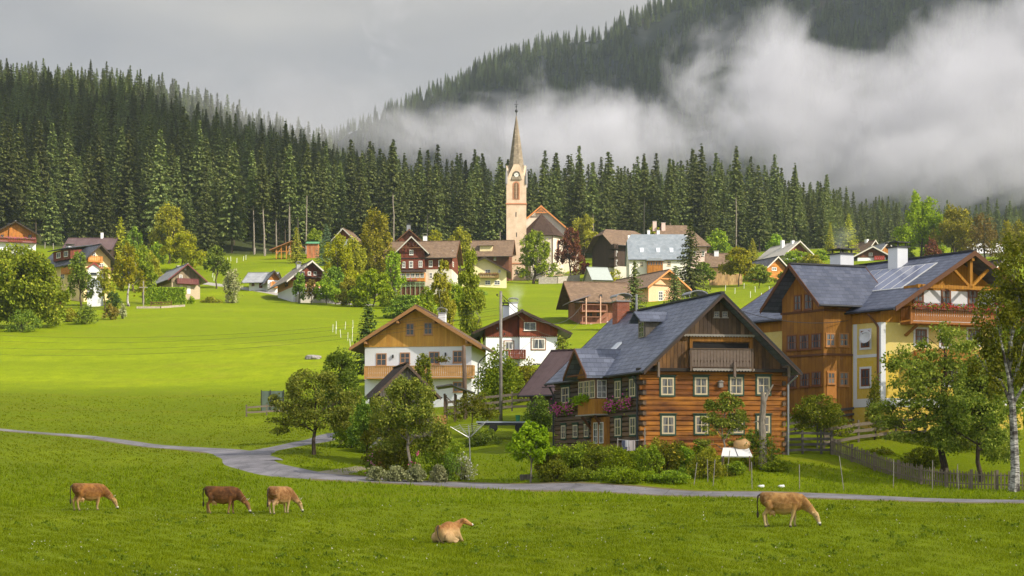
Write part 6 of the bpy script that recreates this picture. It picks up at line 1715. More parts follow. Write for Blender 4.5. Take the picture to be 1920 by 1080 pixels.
# blue-grey roofed white house and the hipped farmhouse behind it
h = vhouse('blue_roof_house', 'white house with steep blue-grey roof, two slim white chimneys and orange bay', 1180, 1296, 530, 484, 441, 345, 0, 9, plaster('bright_plaster', (0.74, 0.71, 0.64), .12), None, None, tiles('blue_grey_roof', (0.2, 0.235, 0.275), (0.26, 0.29, 0.33), 'x', .5, .35, .5, .4), 'x', over=.4, gov=.3, t=.2, trim=GREENF, split_hip=1.6,
       front=[(1200, 491, 1206, 500), (1251, 489.5, 1258, 498.5), (1286, 491, 1292, 500)], fr=FR_C, chim=[(4.6, 5.2, .6, 2.0, WHITE, 'flat'), (6.7, 5.2, .6, 2.0, WHITE, 'flat')])
for px in (1204, 1235, 1260):
    t = h.along('front', px)[0]; yq = 1.3; zq = h.he + yq * h.sl; d = h.part('skylight', MB().add([(t - .4, yq - .35, zq - .35 * h.sl + .22), (t + .4, yq - .35, zq - .35 * h.sl + .22), (t + .4, yq + .35, zq + .35 * h.sl + .22), (t - .4, yq + .35, zq + .35 * h.sl + .22), (t - .4, yq - .35, zq - .35 * h.sl + .4), (t + .4, yq - .35, zq - .35 * h.sl + .4), (t + .4, yq + .35, zq + .35 * h.sl + .4), (t - .4, yq + .35, zq + .35 * h.sl + .4)],
        [(0, 3, 2, 1), (4, 5, 6, 7), (0, 1, 5, 4), (1, 2, 6, 5), (2, 3, 7, 6), (3, 0, 4, 7)]), plain('skylight_glass', (0.55, 0.6, 0.68), 0.15, .1), h.rf)
ta, z1 = h.along('front', 1214, 489, 1.3); tb, z0 = h.along('front', 1243, 512, 1.3)
by = h.part('bay', MB().box(ta, tb, -1.3, -.003, z0, z1), WOOD_O)
put('bay_roof', MB().add([(ta - .4, -1.8, z1), (tb + .4, -1.8, z1), (tb - .6, -.01, z1 + .8), (ta + .6, -.01, z1 + .8), (ta - .4, -.01, z1), (tb + .4, -.01, z1)], [(0, 1, 2, 3), (0, 3, 4), (1, 5, 2), (0, 4, 5, 1), (3, 2, 5, 4)]).mesh('bay_roof', h.T), plain('bay_roof_grey', (0.16, 0.18, 0.19)), by)
for i in range(6):
    x = ta + (tb - ta) * (i + .5) / 6; ms = window_meshes(.4, .8, 1, 1, FR_O, .05, False, None, 0); wo = put('window', ms[0][1], ms[0][2], by, h.T(x, -1.31, z1 - .55), 0); put('pane', ms[1][1], GL, wo)
h = vhouse('hipped_farmhouse', 'large old farmhouse with brown hipped roof and pinkish walls behind the blue-grey roof', 1214, 1325, 522, 458, 424, 376, 0, 13, PINK, None, None, BROWN_X, 'x', over=.9, gov=.9, hip=.75, t=.2, front=[(1316, 470, 1321, 480), (1300, 470, 1305, 480)], chim=[(2.2, 6, .9, 1.4, PINK, 'flat'), (4.2, 5, .9, 1.7, PINK, 'flat')])
h = vhouse('dark_timber_farmhouse', 'dark timber farmhouse end with stacked balconies and brown half-hipped roof', 1152, 1216, 520, 455, 431, 368, 22, 12, plaster('grey_plaster', (0.5, 0.47, 0.42)), WOOD_D, 500, BROWN_X, 'x', over=1.2, gov=1.4, split_hip=1.6, front=[(1155, 470, 1158, 480), (1155, 487, 1158, 497)])
for y in (466, 483, 499): h.bal_px('left', 1140, 1152, y, depth=1.0, h=.9, mat=WOOD_D, gap=.4)
vhouse('low_brown_roof_house', 'low brown-roofed house with white chimney beside the farmhouse', 1328, 1360, 512, 497, 477, 362, -8, 7, PEACH, None, None, BROWN_X, 'x', over=.9, gov=.8, chim=[(1.8, 3, 1.0, 1.0, WHITE, 'flat')])
vhouse('sheet_roof_shed', 'low shed with pale grey-green sheet roof below the dark timber farmhouse', 1112, 1146, 534, 524, 502, 330, 12, 8, STONE, None, None, plain('grey_green_sheet', (0.33, 0.37, 0.35), .5, .15), 'x', over=.3, gov=.3, t=.1, trim=METAL)
h = vhouse('white_roof_house', 'red-gabled house with whitish roof and two chimneys below the forest', 1474, 1516, 500, 472, 454, 408, 24, 11, WHITE, WOOD_R, 479, plain('whitish_roof', (0.48, 0.45, 0.41), .7, .15), over=1.6, gov=1.3, trim=TRIM_L, front=[(1483, 481, 1489, 488), (1500, 481, 1507, 488)], chim=[(2.2, 5, .8, 1.9, WHITE, 'flat'), (2.9, 1.4, .7, .9, WHITE, 'flat')])
h = vhouse('orange_log_hut', 'small orange log hut with dark roof and one white window on the sunny slope', 1439, 1472, 525, 499, 483, 345, 26, 9, WOOD_OH, None, None, tiles('dark_grey_roof', (0.06, 0.06, 0.07), (0.10, 0.10, 0.115), 'y', 0.4, 0.2, 0.5, 0.4), over=.6, gov=.8, trim=TRIM_L, front=[(1447, 501, 1456, 507.5)], cat='hut')
vhouse('red_brown_shed', 'flat dark red shed adjoining the orange log hut', 1414, 1436, 512, 500, 497, 350, 0, 4, WOOD_R, None, None, plain('red_sheet', (0.25, 0.06, 0.04)), 'x', over=.2, gov=.2, t=.1, cat='shed')
vhouse('orange_end_house', 'orange-walled house with long brown roof behind the big slate roof', 1626, 1647, 486, 466, 452, 430, 35, 14, WOOD_O, None, None, BROWN_Y, over=.9, gov=1.0, trim=TRIM_L, front=[(1635, 462, 1639, 466)], chim=[(2, 2, .8, .8, WHITE, 'flat')])
h = vhouse('low_brown_chalet', 'low brown chalet with white base and white-edged dark roof above the big slate roof', 1608, 1661, 500, 478, 464, 385, 0, 9, WHITE, WOOD_B, 483, tiles('dark_grey_roof', (0.06, 0.06, 0.07), (0.10, 0.10, 0.115), 'y', 0.4, 0.2, 0.5, 0.4), over=1.3, gov=1.2, trim=TRIM_L, front=[(1629, 474, 1636, 480)])
h.bal_px('front', 1640, 1658, 486, depth=1.0, h=.8, mat=plain('red_rail', (0.3, 0.04, 0.03)), gap=.4)
vhouse('grey_roof_cottage', 'tiny grey-roofed cottage squeezed between the low brown chalet and bright tree', 1652, 1674, 492, 468, 456, 410, 18, 8, WOOD_O, None, None, GREY_Y, over=.7, gov=.7, trim=TRIM_L)
vhouse('white_villa', 'white villa seen through thin autumn branches above the gable ridge', 1818, 1884, 505, 474, 459, 400, 0, 9, WHITE, None, None, plain('bright_sheet_roof', (0.6, 0.6, 0.6), .5, .1), 'x', over=.6, gov=.5, chim=[(3.5, 4.5, .9, 1.3, WHITE, 'flat')], front=[(1840, 484, 1845, 491), (1860, 484, 1865, 491)])
vhouse('small_brown_gable_cottage', 'small orange-brown cottage with dark roof just behind the carved roof gable', 1866, 1882, 530, 498, 489, 290, 30, 8, WOOD_O, None, None, DARK_Y, over=.9, gov=1.0, trim=TRIM_L)
# sunlit firewood stack
Dw = 342; o = tag(put('wood_stack', MB().box(0, X_(1392, Dw) - X_(1331, Dw), 0, 1.2, -1, Z_(513, Dw) - Z_(531, Dw)).mesh('wood_stack'), planks('stacked_firewood', (0.62, 0.42, 0.2), (0.5, 0.3, 0.13), .35, True, .5, (0.1, .06, .03), .6), None, (X_(1331, Dw), Dw, Z_(531, Dw))), 'long sunlit wall of stacked split firewood beneath the yellow-green tree', 'wood stack')
# =================================================== village trees (column, base row, top row, half width, distance)
L = leafy
# far west
L(40, 606, 452, 82, 243, 'huge dense green tree at the western edge beside the yellow chalet', 'goldap', n=15000, seed=1, size=.42, clumps=34, spread=.17, trunk_frac=.08, lobes=[(-.45, 0, .38, .6, .6, .3), (.4, 0, .36, .62, .6, .3), (0, -.2, .55, .75, .7, .34), (-.2, 0, .78, .5, .5, .2), (.62, -.1, .22, .4, .4, .18), (-.7, 0, .2, .4, .4, .18)])
L(150, 582, 470, 24, 280, 'slender dark green tree covering the front of the yellow chalet', 'dark', n=2200, seed=2, trunk_frac=.12)
L(196, 588, 498, 17, 279, 'small light tree just beside the narrow white tower', 'olive', n=900, seed=3)
conifer(226, 500, 404, 27, 350, 'broad olive-green larch rising behind the purple-roofed barn', 'larch', 'larch_tree')
L(240, 572, 455, 27, 284, 'yellowish birch with thin white trunk between yellow chalet and grey-roofed chalet', 'yellow', n=2600, bk='birch', seed=4, hang=.5, trunk_frac=.15, name='birch_tree')
L(268, 560, 458, 22, 292, 'green tree directly behind the yellowish birch', 'green', n=1800, seed=5)
L(318, 470, 380, 38, 392, 'large rounded green tree at the forest edge above the grey-roofed chalet', 'olive', n=4200, seed=6, trunk_frac=.1)
L(341, 492, 434, 38, 374, 'bright yellow-green round tree below the large rounded one', 'yellow', n=3600, seed=7, trunk_frac=.08)
L(294, 482, 455, 14, 380, 'little green tree at the foot of the large rounded tree', 'green', n=700, seed=8)
L(406, 532, 462, 23, 335, 'small dark green orchard tree above the lane bend', 'dark', n=1700, seed=9, bk='bark', trunk_frac=.3)
bush(436, 568, 500, 20, 296, 'tall grey-brown willow bush standing alone on the sloping meadow', 'grey', 1600, 'willow_bush', spread=.3)
bush(40, 612, 575, 40, 238, 'dark shrubs under the huge green tree', 'dark', 1200)
bush(100, 602, 560, 24, 246, 'green shrub at the foot of the yellow chalet garden', 'green', 900)
bush(160, 604, 568, 26, 247, 'low dark shrub on the edge of the sunny meadow', 'dark', 1000)
bush(128, 600, 578, 26, 252, 'brownish undergrowth shrub between two dark shrubs', 'olive', 700)
bush(208, 595, 570, 18, 256, 'reddish brown shrub beside the slope edge', 'autumn', 700)
bush(229, 593, 568, 9, 258, 'small pale flowering shrub below the birch', 'grey', 400)
bush(108, 572, 542, 14, 270, 'dark purple-leaved shrub next to the yellow chalet', 'red', 500)
bush(212, 572, 545, 17, 276, 'dark round shrub beside the yellowish birch', 'pine', 800)
bush(395, 572, 555, 22, 296, 'low green-brown garden shrub beside the grey-roofed chalet', 'olive', 500)
bush(357, 574, 553, 9, 290, 'light green shrub by the end of the clipped hedge', 'lime', 350)
# clipped hedge
D_ = 288; hx0, hx1 = X_(273, D_), X_(347, D_); zt, zb = Z_(540, D_), gz((hx0 + hx1) / 2, D_)
rgh = np.random.default_rng(3); n = 6000; Lh = hx1 - hx0
side = rgh.integers(0, 3, n); C = np.c_[rgh.uniform(0, Lh, n), rgh.uniform(0, 1.4, n), rgh.uniform(-.5, zt - zb, n)]
C[side == 0, 1] = rgh.normal(0, .05, (side == 0).sum()); C[side == 1, 2] = zt - zb + rgh.normal(0, .05, (side == 1).sum())
Dq = unit(rgh.normal(size=(n, 3))); Wq = rgh.normal(size=(n, 3)); Wq = unit(Wq - Dq * (Wq * Dq).sum(1, keepdims=True))
r = empty('clipped_hedge', (hx0, D_, zb), 0, 'clipped dark green garden hedge in front of the grey-roofed chalet', 'hedge')
put('foliage', kite_mesh('foliage', C, Dq, Wq, np.full(n, .4), np.full(n, .28)), LV['green'], r)
put('stem', MB().box(.15, Lh - .15, .2, 1.2, -.6, zt - zb - .2).mesh('stem'), BK['bark'], r)
# around the pink brick house and the centre
conifer(556, 505, 424, 19, 376, 'slim light green larch growing in front of the timber shelter', 'larch', 'larch_tree', seed=3)
conifer(612, 505, 418, 27, 372, 'bluish spruce above the pink brick house', 'blue', 'spruce_tree', seed=4)
L(561, 556, 512, 13, 298, 'narrow grey-green tree touching the corner of the pink brick house', 'dark', n=900, seed=10, trunk_frac=.1)
L(584, 560, 524, 11, 296, 'small red-berried tree in front of the pink brick house', 'autumn', n=420, seed=11)
L(636, 574, 440, 32, 300, 'large tree with yellow crest next to the pink brick house', 'yellow', n=4200, seed=12, trunk_frac=.1)
L(628, 578, 500, 26, 296, 'dark green tree standing under the yellow-crested tree', 'dark', n=2400, seed=13, trunk_frac=.1)
L(665, 576, 448, 30, 318, 'olive green tree in the tall clump beside the red-brown house', 'olive', n=3400, seed=14, trunk_frac=.12)
L(703, 572, 392, 42, 330, 'tallest olive tree of the clump with pale branches beside the red-brown house', 'olive', n=6500, seed=15, bk='grey', trunk_frac=.15)
L(738, 575, 470, 20, 312, 'green tree overlapping the left corner of the red-brown house', 'green', n=1500, seed=16)
L(700, 590, 505, 38, 285, 'bright yellow-green maple at the end of the sunny meadow', 'lime', n=4200, seed=17, trunk_frac=.1)
L(735, 590, 545, 20, 280, 'soft green tree beside the bright maple', 'green', n=1400, seed=18)
L(762, 610, 553, 38, 262, 'broad dark green tree below the red-brown house', 'dark', n=3600, seed=19, trunk_frac=.12)
L(815, 446, 430, 18, 405, 'yellow-green treetop above the red-brown house roof', 'yellow', n=900, seed=20)
L(862, 520, 428, 26, 372, 'autumn-tinted green tree right of the red-brown house', 'olive', n=2600, seed=21)
bush(890, 560, 540, 24, 322, 'low hedge-like shrub below the cream house', 'dark', 700)
# birches in front of the red-brown house
BL = [(0, 0, .30, .7, .7, .16), (.1, 0, .5, .75, .7, .18), (-.1, 0, .7, .6, .6, .16), (.05, 0, .88, .32, .32, .12)]
L(830, 672, 482, 27, 196, 'tall feathery birch in front of the red-brown house', 'olive', lobes=BL, n=4200, seed=22, name='birch_tree', bk='birch', hang=.9, size=.26, clumps=16, spread=.2, tr=.01)
L(882, 700, 458, 31, 184, 'tallest drooping birch between boarded gable house and red gable house', 'goldap', lobes=BL, n=6000, seed=23, name='birch_tree', bk='grey', hang=1.2, size=.24, clumps=18, spread=.2, tr=.012)
L(800, 660, 540, 26, 205, 'green tree behind the ridge of the boarded gable house', 'green', n=2400, seed=24)
# pine beside the boarded gable house
PL = [(-.2, 0, .78, .3, .3, .13), (.1, 0, .95, .22, .22, .07), (.3, 0, .62, .4, .35, .12), (-.45, 0, .55, .4, .35, .10), (.1, 0, .42, .6, .5, .12), (-.55, 0, .28, .5, .4, .1), (.4, 0, .2, .5, .4, .12)]
conifer(690, 705, 563, 42, 172, 'dark bluish pine leaning out behind the boarded gable house', 'pine', 'pine_tree', seed=25, nb=8, sprays=8, base=.12)
# church surroundings
L(1003, 556, 430, 38, 373, 'green leafy tree in front of the church tower base', 'green', n=3400, seed=26, clumps=20, spread=.17, trunk_frac=.16, bk='bark', tr=.03)
L(1069, 533, 430, 26, 392, 'red-leaved tree in front of the church nave', 'red', n=2300, seed=27, spread=.2, trunk_frac=.2)
L(1098, 533, 492, 14, 394, 'small russet tree beside the church aisle', 'red', n=700, seed=28)
bush(1045, 533, 498, 18, 386, 'grey climbing shrub against the church choir', 'grey', 700)
L(1096, 505, 404, 31, 428, 'light green rounded tree behind the church aisle', 'larch', n=2700, seed=29)
L(1133, 506, 454, 18, 415, 'yellow-green small tree between church and dark timber farmhouse', 'yellow', n=1200, seed=30)
bush(1150, 528, 505, 22, 340, 'yellow-green shrub above the sheet-roofed shed', 'yellow', 700)
bush(985, 556, 545, 22, 350, 'green shrub on the sunny slope below the church tower', 'green', 600)
conifer(1190, 640, 488, 37, 222, 'dark spruce rising between brown balcony chalet and peach house', 'spruce', seed=5, nb=10)
conifer(1294, 562, 408, 40, 298, 'big dark spruce in front of the blue-grey roofed house', 'spruce', seed=6, nb=11)
conifer(1266, 590, 496, 27, 262, 'smaller dark spruce on the eastern side of the peach house', 'spruce', seed=7)
L(1318, 530, 492, 24, 335, 'dark orchard tree beside the big spruce', 'dark', n=1500, seed=31, trunk_frac=.3)
L(1385, 532, 464, 32, 336, 'sunlit yellow-green round tree over the firewood wall', 'yellow', n=3600, seed=32, trunk_frac=.2)
L(1424, 545, 497, 23, 322, 'grey-green apple tree in front of the orange log hut', 'apple', n=1900, seed=33)
conifer(1411, 500, 446, 17, 418, 'light green larch behind the yellow-green round tree', 'larch', 'larch_tree', seed=8)
L(1492, 515, 470, 30, 388, 'green trees in front of the white-roofed house', 'green', n=1700, seed=34)
L(1520, 512, 476, 22, 380, 'olive tree between white-roofed house and the big slate roof', 'olive', n=1300, seed=35)
L(1468, 545, 510, 14, 330, 'pale green shrub-like tree beside the orange log hut', 'apple', n=700, seed=36)
conifer(1556, 505, 416, 17, 425, 'narrow yellow-green larch at the eastern forest end', 'larch', 'larch_tree', seed=9)
conifer(1591, 492, 399, 25, 420, 'tall yellow-green larch beside the thin chimney smoke', 'larch', 'larch_tree', seed=10)
conifer(1616, 490, 412, 18, 438, 'dark green spruce right behind the tall yellow-green larch', 'spruce', seed=11)
L(1728, 500, 366, 44, 392, 'big bright green tree above the solar panel roof', 'lime', n=6500, seed=37, trunk_frac=.08)
L(1790, 505, 388, 42, 386, 'big olive tree beside the big bright green one', 'olive', n=5000, seed=38, trunk_frac=.08)
L(1845, 508, 402, 32, 378, 'thin autumn tree in front of the white villa', 'autumn', n=1300, seed=39, spread=.3)
L(1900, 520, 410, 36, 370, 'yellowing autumn tree at the eastern edge', 'olive', n=2600, seed=40)
L(1748, 505, 448, 16, 375, 'small tree with scarlet leaves below the big olive tree', 'red', n=500, seed=41)
# between the houses
bush(935, 765, 648, 48, 140, 'large green shrub filling the gap between the two white houses', 'green', 4500, size=.22, seed=1, clumps=22)
bush(985, 765, 672, 42, 143, 'olive shrub below the red gable house', 'olive', 3000, size=.2, seed=2)
bush(1008, 808, 742, 34, 116, 'dark glossy shrub before the brown-roofed barn', 'dark', 3600, size=.16, seed=3)
L(1054, 735, 632, 25, 150, 'thin young tree with pale leaves beside the red gable house', 'apple', n=900, seed=42, spread=.3, size=.2)
L(885, 812, 735, 44, 116, 'sparse fruit tree beside the brown slanting post', 'goldap', n=1700, seed=43, spread=.3, size=.15, trunk_frac=.3)
L(792, 790, 662, 22, 138, 'leafy climber tree in front of the carved balcony', 'goldap', n=2400, seed=44, size=.18, spread=.2)
# orchard at the road bend
AP = [(-.55, 0, .55, .45, .5, .2), (.5, 0, .6, .5, .5, .22), (0, -.1, .78, .55, .5, .2), (-.2, 0, .45, .5, .5, .18), (.35, -.1, .42, .45, .4, .16), (-.75, 0, .35, .3, .3, .12)]
L(590, 838, 690, 86, 108, 'spreading orchard tree with dark forked trunk at the road bend', 'apple', lobes=AP, n=9000, seed=45, size=.16, clumps=20, spread=.2, tr=.028, fork=.3)
L(640, 838, 655, 40, 115, 'tall twiggy tree above the orchard at the road bend', 'dark', n=6000, seed=46, size=.17, spread=.25, trunk_frac=.2)
L(660, 838, 735, 38, 112, 'dense green tree beside the left wall of the plank shed', 'green', n=5500, seed=47, size=.16, trunk_frac=.12)
L(690, 856, 752, 36, 105, 'bushy fruit tree in the shade before the plank shed', 'dark', n=5500, seed=48, size=.14, trunk_frac=.15)
L(772, 886, 706, 72, 96.5, 'wide apple tree with leaning pale trunk in front of the plank shed', 'apple', n=12500, seed=49, size=.15, bk='pale', lean=-.08, clumps=30, spread=.2, tr=.022, trunk_frac=.22)
L(726, 850, 768, 40, 104, 'yellow-green fruit tree hugging the leaning apple tree', 'goldap', n=5500, seed=50, size=.15, trunk_frac=.1)
bush(735, 888, 812, 58, 98.5, 'round yellow-green garden shrub behind the lavender edging', 'goldap', 4500, size=.14, seed=4)
bush(832, 880, 815, 50, 100, 'green shrub bed under the rotary clothes dryer', 'green', 3600, size=.13, seed=5)
bush(905, 850, 800, 38, 110, 'dark herb bed behind the rotary clothes dryer', 'dark', 2400, size=.13, seed=6)
for i, (px, hw, pb) in enumerate(((706, 22, 892), (742, 22, 889), (778, 22, 887), (822, 18, 884))):
    bush(px, pb, pb - 20 + i * 2, hw, 95.6, ['grey lavender cushion at the western corner of the bed', 'grey lavender cushion second from the road bend', 'grey lavender cushion beside the leaning apple trunk', 'small grey cushion plant right of the apple trunk'][i], 'grey', 2600, 'lavender_bush', 'lavender cushions edging the bed', .09, seed=7 + i, hang=-.6)
bush(868, 878, 848, 28, 97, 'white-flowering silvery plant near the clothes dryer pole', 'grey', 1500, size=.1, seed=12, flowers=((.7, .7, .68), 60))
bush(698, 868, 845, 14, 98, 'rose bush with pink and white blossoms at the bed corner', 'dark', 900, 'rose_bush', size=.1, seed=13, flowers=((.6, .2, .3), 40))
bush(778, 866, 843, 13, 96.6, 'pink-flowering plant in the middle of the garden bed', 'green', 800, size=.1, seed=14, flowers=((.62, .1, .25), 40))
bush(842, 878, 840, 22, 96.6, 'dark green leafy plant right of the apple trunk', 'dark', 1400, size=.1, seed=15)
for i, (px, pb, pt, hw, D, lf, lab) in enumerate((
    (1050, 872, 832, 36, 95.6, 'lime', 'light wild growth below the farmhouse rain pipe'), (1098, 872, 826, 38, 95.8, 'goldap', 'tall flowering weeds under the farmhouse bay'), (1140, 876, 830, 38, 95.4, 'green', 'rank green growth before the farmhouse porch'),
    (1188, 880, 838, 34, 95.0, 'lime', 'light green vegetable growth under the washing line'), (1230, 874, 820, 30, 95.2, 'olive', 'tall seeding grass clump at the farmhouse corner'), (1268, 874, 824, 30, 95.0, 'goldap', 'yellow-flowered weeds along the farmhouse plinth'),
    (1310, 878, 830, 30, 94.9, 'green', 'green currant growth along the farmhouse plinth'), (1150, 905, 868, 44, 92.4, 'green', 'loose leafy growth on top of the roadside bank'), (1040, 892, 862, 36, 93.8, 'goldap', 'grassy shrub on the bank by the small lime-green tree'),
    (1290, 903, 872, 44, 92.8, 'green', 'low leafy growth above the roadside stakes'), (1210, 908, 882, 36, 92.0, 'lime', 'fresh green patch of leaves low on the bank'), (1345, 900, 872, 34, 93.0, 'olive', 'low olive weeds between the garden stakes'))):
    bush(px, pb, pt, hw, D, lab, lf, 2600, 'garden_bush', None, .13, seed=60 + i, clumps=22, spread=.3)
for i, (px, pb, pt, hw, D, lf, lab) in enumerate((
    (612, 572, 520, 24, 294, 'green', 'green tree closing the gap beside the pink brick house'), (680, 560, 470, 24, 335, 'green', 'mid green tree deep inside the clump near the red-brown house'), (655, 585, 520, 24, 288, 'olive', 'olive tree in the lower edge of the big clump'),
    (722, 575, 430, 22, 345, 'yellow', 'yellowish tree peeping behind the tallest olive tree'), (785, 592, 555, 24, 272, 'green', 'green tree below the orange veranda'), (850, 600, 530, 28, 250, 'green', 'light tree on the slope between the tall birches'),
    (250, 560, 425, 22, 330, 'dark', 'dark tree rising behind the yellowish birch'), (285, 540, 475, 18, 330, 'olive', 'olive tree above the clipped hedge'), (590, 470, 430, 18, 405, 'green', 'young tree beside the orange striped booth'),
    (1230, 470, 425, 22, 415, 'yellow', 'yellow-green treetop behind the hipped farmhouse chimney'), (1345, 480, 430, 26, 410, 'green', 'bushy tree beside the hipped farmhouse wall'), (1455, 480, 440, 18, 425, 'green', 'green tree behind the orange log hut'),
    (1540, 510, 470, 22, 400, 'green', 'green tree at the foot of the narrow larch'), (1690, 505, 450, 24, 395, 'green', 'dark green tree next to the big bright green one'), (1880, 640, 560, 34, 240, 'goldap', 'yellowing tree behind the yellow house eave'))):
    L(px, pb, pt, hw, D, lab, lf, n=2400, seed=80 + i, trunk_frac=.1)
bush(700, 842, 800, 50, 110, 'dark shrub filling the shade at the shed corner', 'dark', 3000, size=.15, seed=90)
bush(655, 840, 795, 40, 112, 'leafy shrub under the tall twiggy tree', 'green', 2600, size=.15, seed=91)
# small lime tree and plants along the log farmhouse
L(996, 878, 792, 41, 94, 'small lime-green tree on the lawn before the log farmhouse', 'lime', n=3400, seed=51, size=.2, trunk_frac=.28, bk='grey', spread=.2)
for i, (px, pb, pt, hw, lf, lab, fl) in enumerate((
    (1032, 886, 842, 30, 'goldap', 'yellowish shrub next to the small lime-green tree', None),
    (1078, 882, 828, 38, 'green', 'leafy perennial clump below the farmhouse porch', None),
    (1118, 886, 835, 34, 'goldap', 'pale leafy clump in front of the farmhouse door', None),
    (1160, 892, 838, 36, 'lime', 'bright vegetable clump beside the drying laundry', None),
    (1212, 890, 828, 34, 'green', 'tall green plants at the near corner of the farmhouse', None),
    (1246, 886, 822, 36, 'goldap', 'currant bush with yellow blossoms under the farmhouse windows', ((.6, .45, .03), 26)),
    (1284, 884, 832, 28, 'green', 'green bush under the second ground-floor window', None),
    (1322, 896, 835, 38, 'olive', 'staked olive-green berry bush near the white tarpaulin', None),
    (1175, 905, 878, 36, 'lime', 'low bright green ground plant nearest the road', None),
    (1090, 900, 875, 34, 'green', 'low green plant beside the bank', None),
    (1375, 890, 862, 30, 'green', 'low weeds in front of the white tarpaulin', None),
    (1452, 882, 862, 32, 'green', 'dark green weed patch below the pruned trunk', None),
    (1255, 905, 880, 40, 'green', 'flat leafy patch on the roadside bank', None))):
    bush(px, pb, pt, hw, min(94.8, hit(px, pb)) if pt < 870 else hit(px, pb), lab, lf, 2600, 'garden_bush', None, .12, seed=20 + i, flowers=fl, clumps=20)
CL = [(0, 0, .78, .7, .35, .18), (-.5, 0, .6, .45, .3, .14), (.55, 0, .62, .4, .3, .15), (-.1, 0, .52, .7, .3, .14), (.65, 0, .3, .45, .3, .09), (-.75, 0, .3, .4, .3, .08), (.2, 0, .92, .35, .25, .1)]
L(1357, 868, 735, 50, 94.6, 'espalier pear tree spreading across the farmhouse facade', 'apple', lobes=CL, n=5200, seed=52, size=.14, bk='pale', depth=.7, clumps=16, spread=.2)
L(1415, 855, 805, 42, 94.9, 'leafy rambling shrub between the lower farmhouse windows', 'dark', n=1800, seed=53, size=.13, trunk_frac=.05)
# between log farmhouse and yellow house
L(1532, 858, 740, 58, 101.5, 'small yellow-leaved fruit tree before the weathered rail fence', 'goldap', n=4300, seed=54, size=.15, spread=.24, trunk_frac=.3, bk='grey')
bush(1500, 765, 740, 28, 113.5, 'broad green rhubarb-like shrub at the wing of the yellow house', 'green', 1500, size=.2, seed=30)
bush(1640, 752, 695, 18, 103.5, 'yellowish climbing shrub at the white corner of the yellow house', 'goldap', 1700, size=.13, seed=31)
OR = [(-.75, 0, .42, .35, .4, .12), (-.5, 0, .7, .4, .5, .2), (0, 0, .85, .45, .5, .17), (.5, 0, .72, .45, .5, .2), (0, -.2, .6, .6, .5, .2), (.75, 0, .48, .35, .4, .16), (-.3, -.2, .45, .5, .4, .14), (.3, -.2, .38, .5, .4, .15), (-.65, -.2, .3, .4, .4, .1), (.1, -.3, .25, .5, .4, .1)]
L(1770, 880, 612, 128, 95.5, 'big old apple tree hiding the front of the yellow house', 'apple', lobes=OR, n=15000, seed=55, size=.18, clumps=34, spread=.15, tr=.028, fork=.4)
L(1835, 885, 690, 78, 92.5, 'second dense apple tree beside the picket fence', 'apple', n=16000, seed=56, size=.16, tr=.025, trunk_frac=.1)
bush(1650, 868, 838, 40, 100.5, 'yellow-green garden plants behind the picket fence posts', 'goldap', 1600, size=.14, seed=32)
bush(1725, 878, 838, 46, 97.5, 'tall garden perennials behind the picket fence', 'goldap', 2200, size=.13, seed=33)
bush(1790, 830, 790, 60, 103, 'bluish vegetable rows below the apple boughs', 'grey', 1600, size=.15, seed=34)
# birch with white trunk at the east edge
B2 = [(.1, 0, .86, .5, .5, .14), (-.35, 0, .66, .45, .45, .14), (.5, 0, .68, .5, .5, .2), (.7, 0, .45, .45, .45, .2), (.2, 0, .52, .4, .4, .12), (-.55, 0, .46, .35, .3, .12)]
L(1902, 920, 440, 92, 87.5, 'big birch with patchy white trunk at the end of the picket fence', 'goldap', lobes=B2, n=13000, seed=57, name='birch_tree', bk='birch', size=.17, hang=.5, tr=.02, clumps=24, spread=.22)
L(1895, 830, 560, 50, 100.5, 'dark tree behind the birch covering the yellow house corner', 'green', n=8000, seed=58, size=.2, trunk_frac=.15)
# pruned trunk in front of the farmhouse
D = 94.2; x, zz = X_(1430, D), gz(X_(1430, D), D); Ht = Z_(735, D) - zz
r = empty('pruned_tree', (x, D, zz), 0, 'bare pruned trunk with lopped crown before the farmhouse wall', 'tree')
put('trunk', MB().tube([(0, 0, -.3), (.02, 0, Ht * .3), (-.04, 0, Ht * .6), (.05, 0, Ht * .85), (.0, 0, Ht)], [.28, .22, .2, .17, .12], 9).mesh('trunk'), BK['pale'], r)
put('branch', MB().tube([(.04, 0, Ht * .84), (.3, 0, Ht * .98), (.62, 0, Ht * 1.1)], [.12, .09, .04], 6).mesh('branch'), BK['pale'], r)
put('branch', MB().tube([(0, 0, Ht * .55), (-.3, -.1, Ht * .62), (-.55, -.1, Ht * .6)], [.06, .04, .02], 5).mesh('branch'), BK['pale'], r)
rgx = np.random.default_rng(8); n = 260; C = np.c_[rgx.normal(0, .4, n), rgx.normal(-.25, .2, n), rgx.uniform(.3, Ht * .42, n)]; Dq = unit(rgx.normal(size=(n, 3))); Wq = rgx.normal(size=(n, 3)); Wq = unit(Wq - Dq * (Wq * Dq).sum(1, keepdims=True))
put('dry_foliage', kite_mesh('dry_foliage', C, Dq, Wq, np.full(n, .22), np.full(n, .06)), LV['goldap'], r)
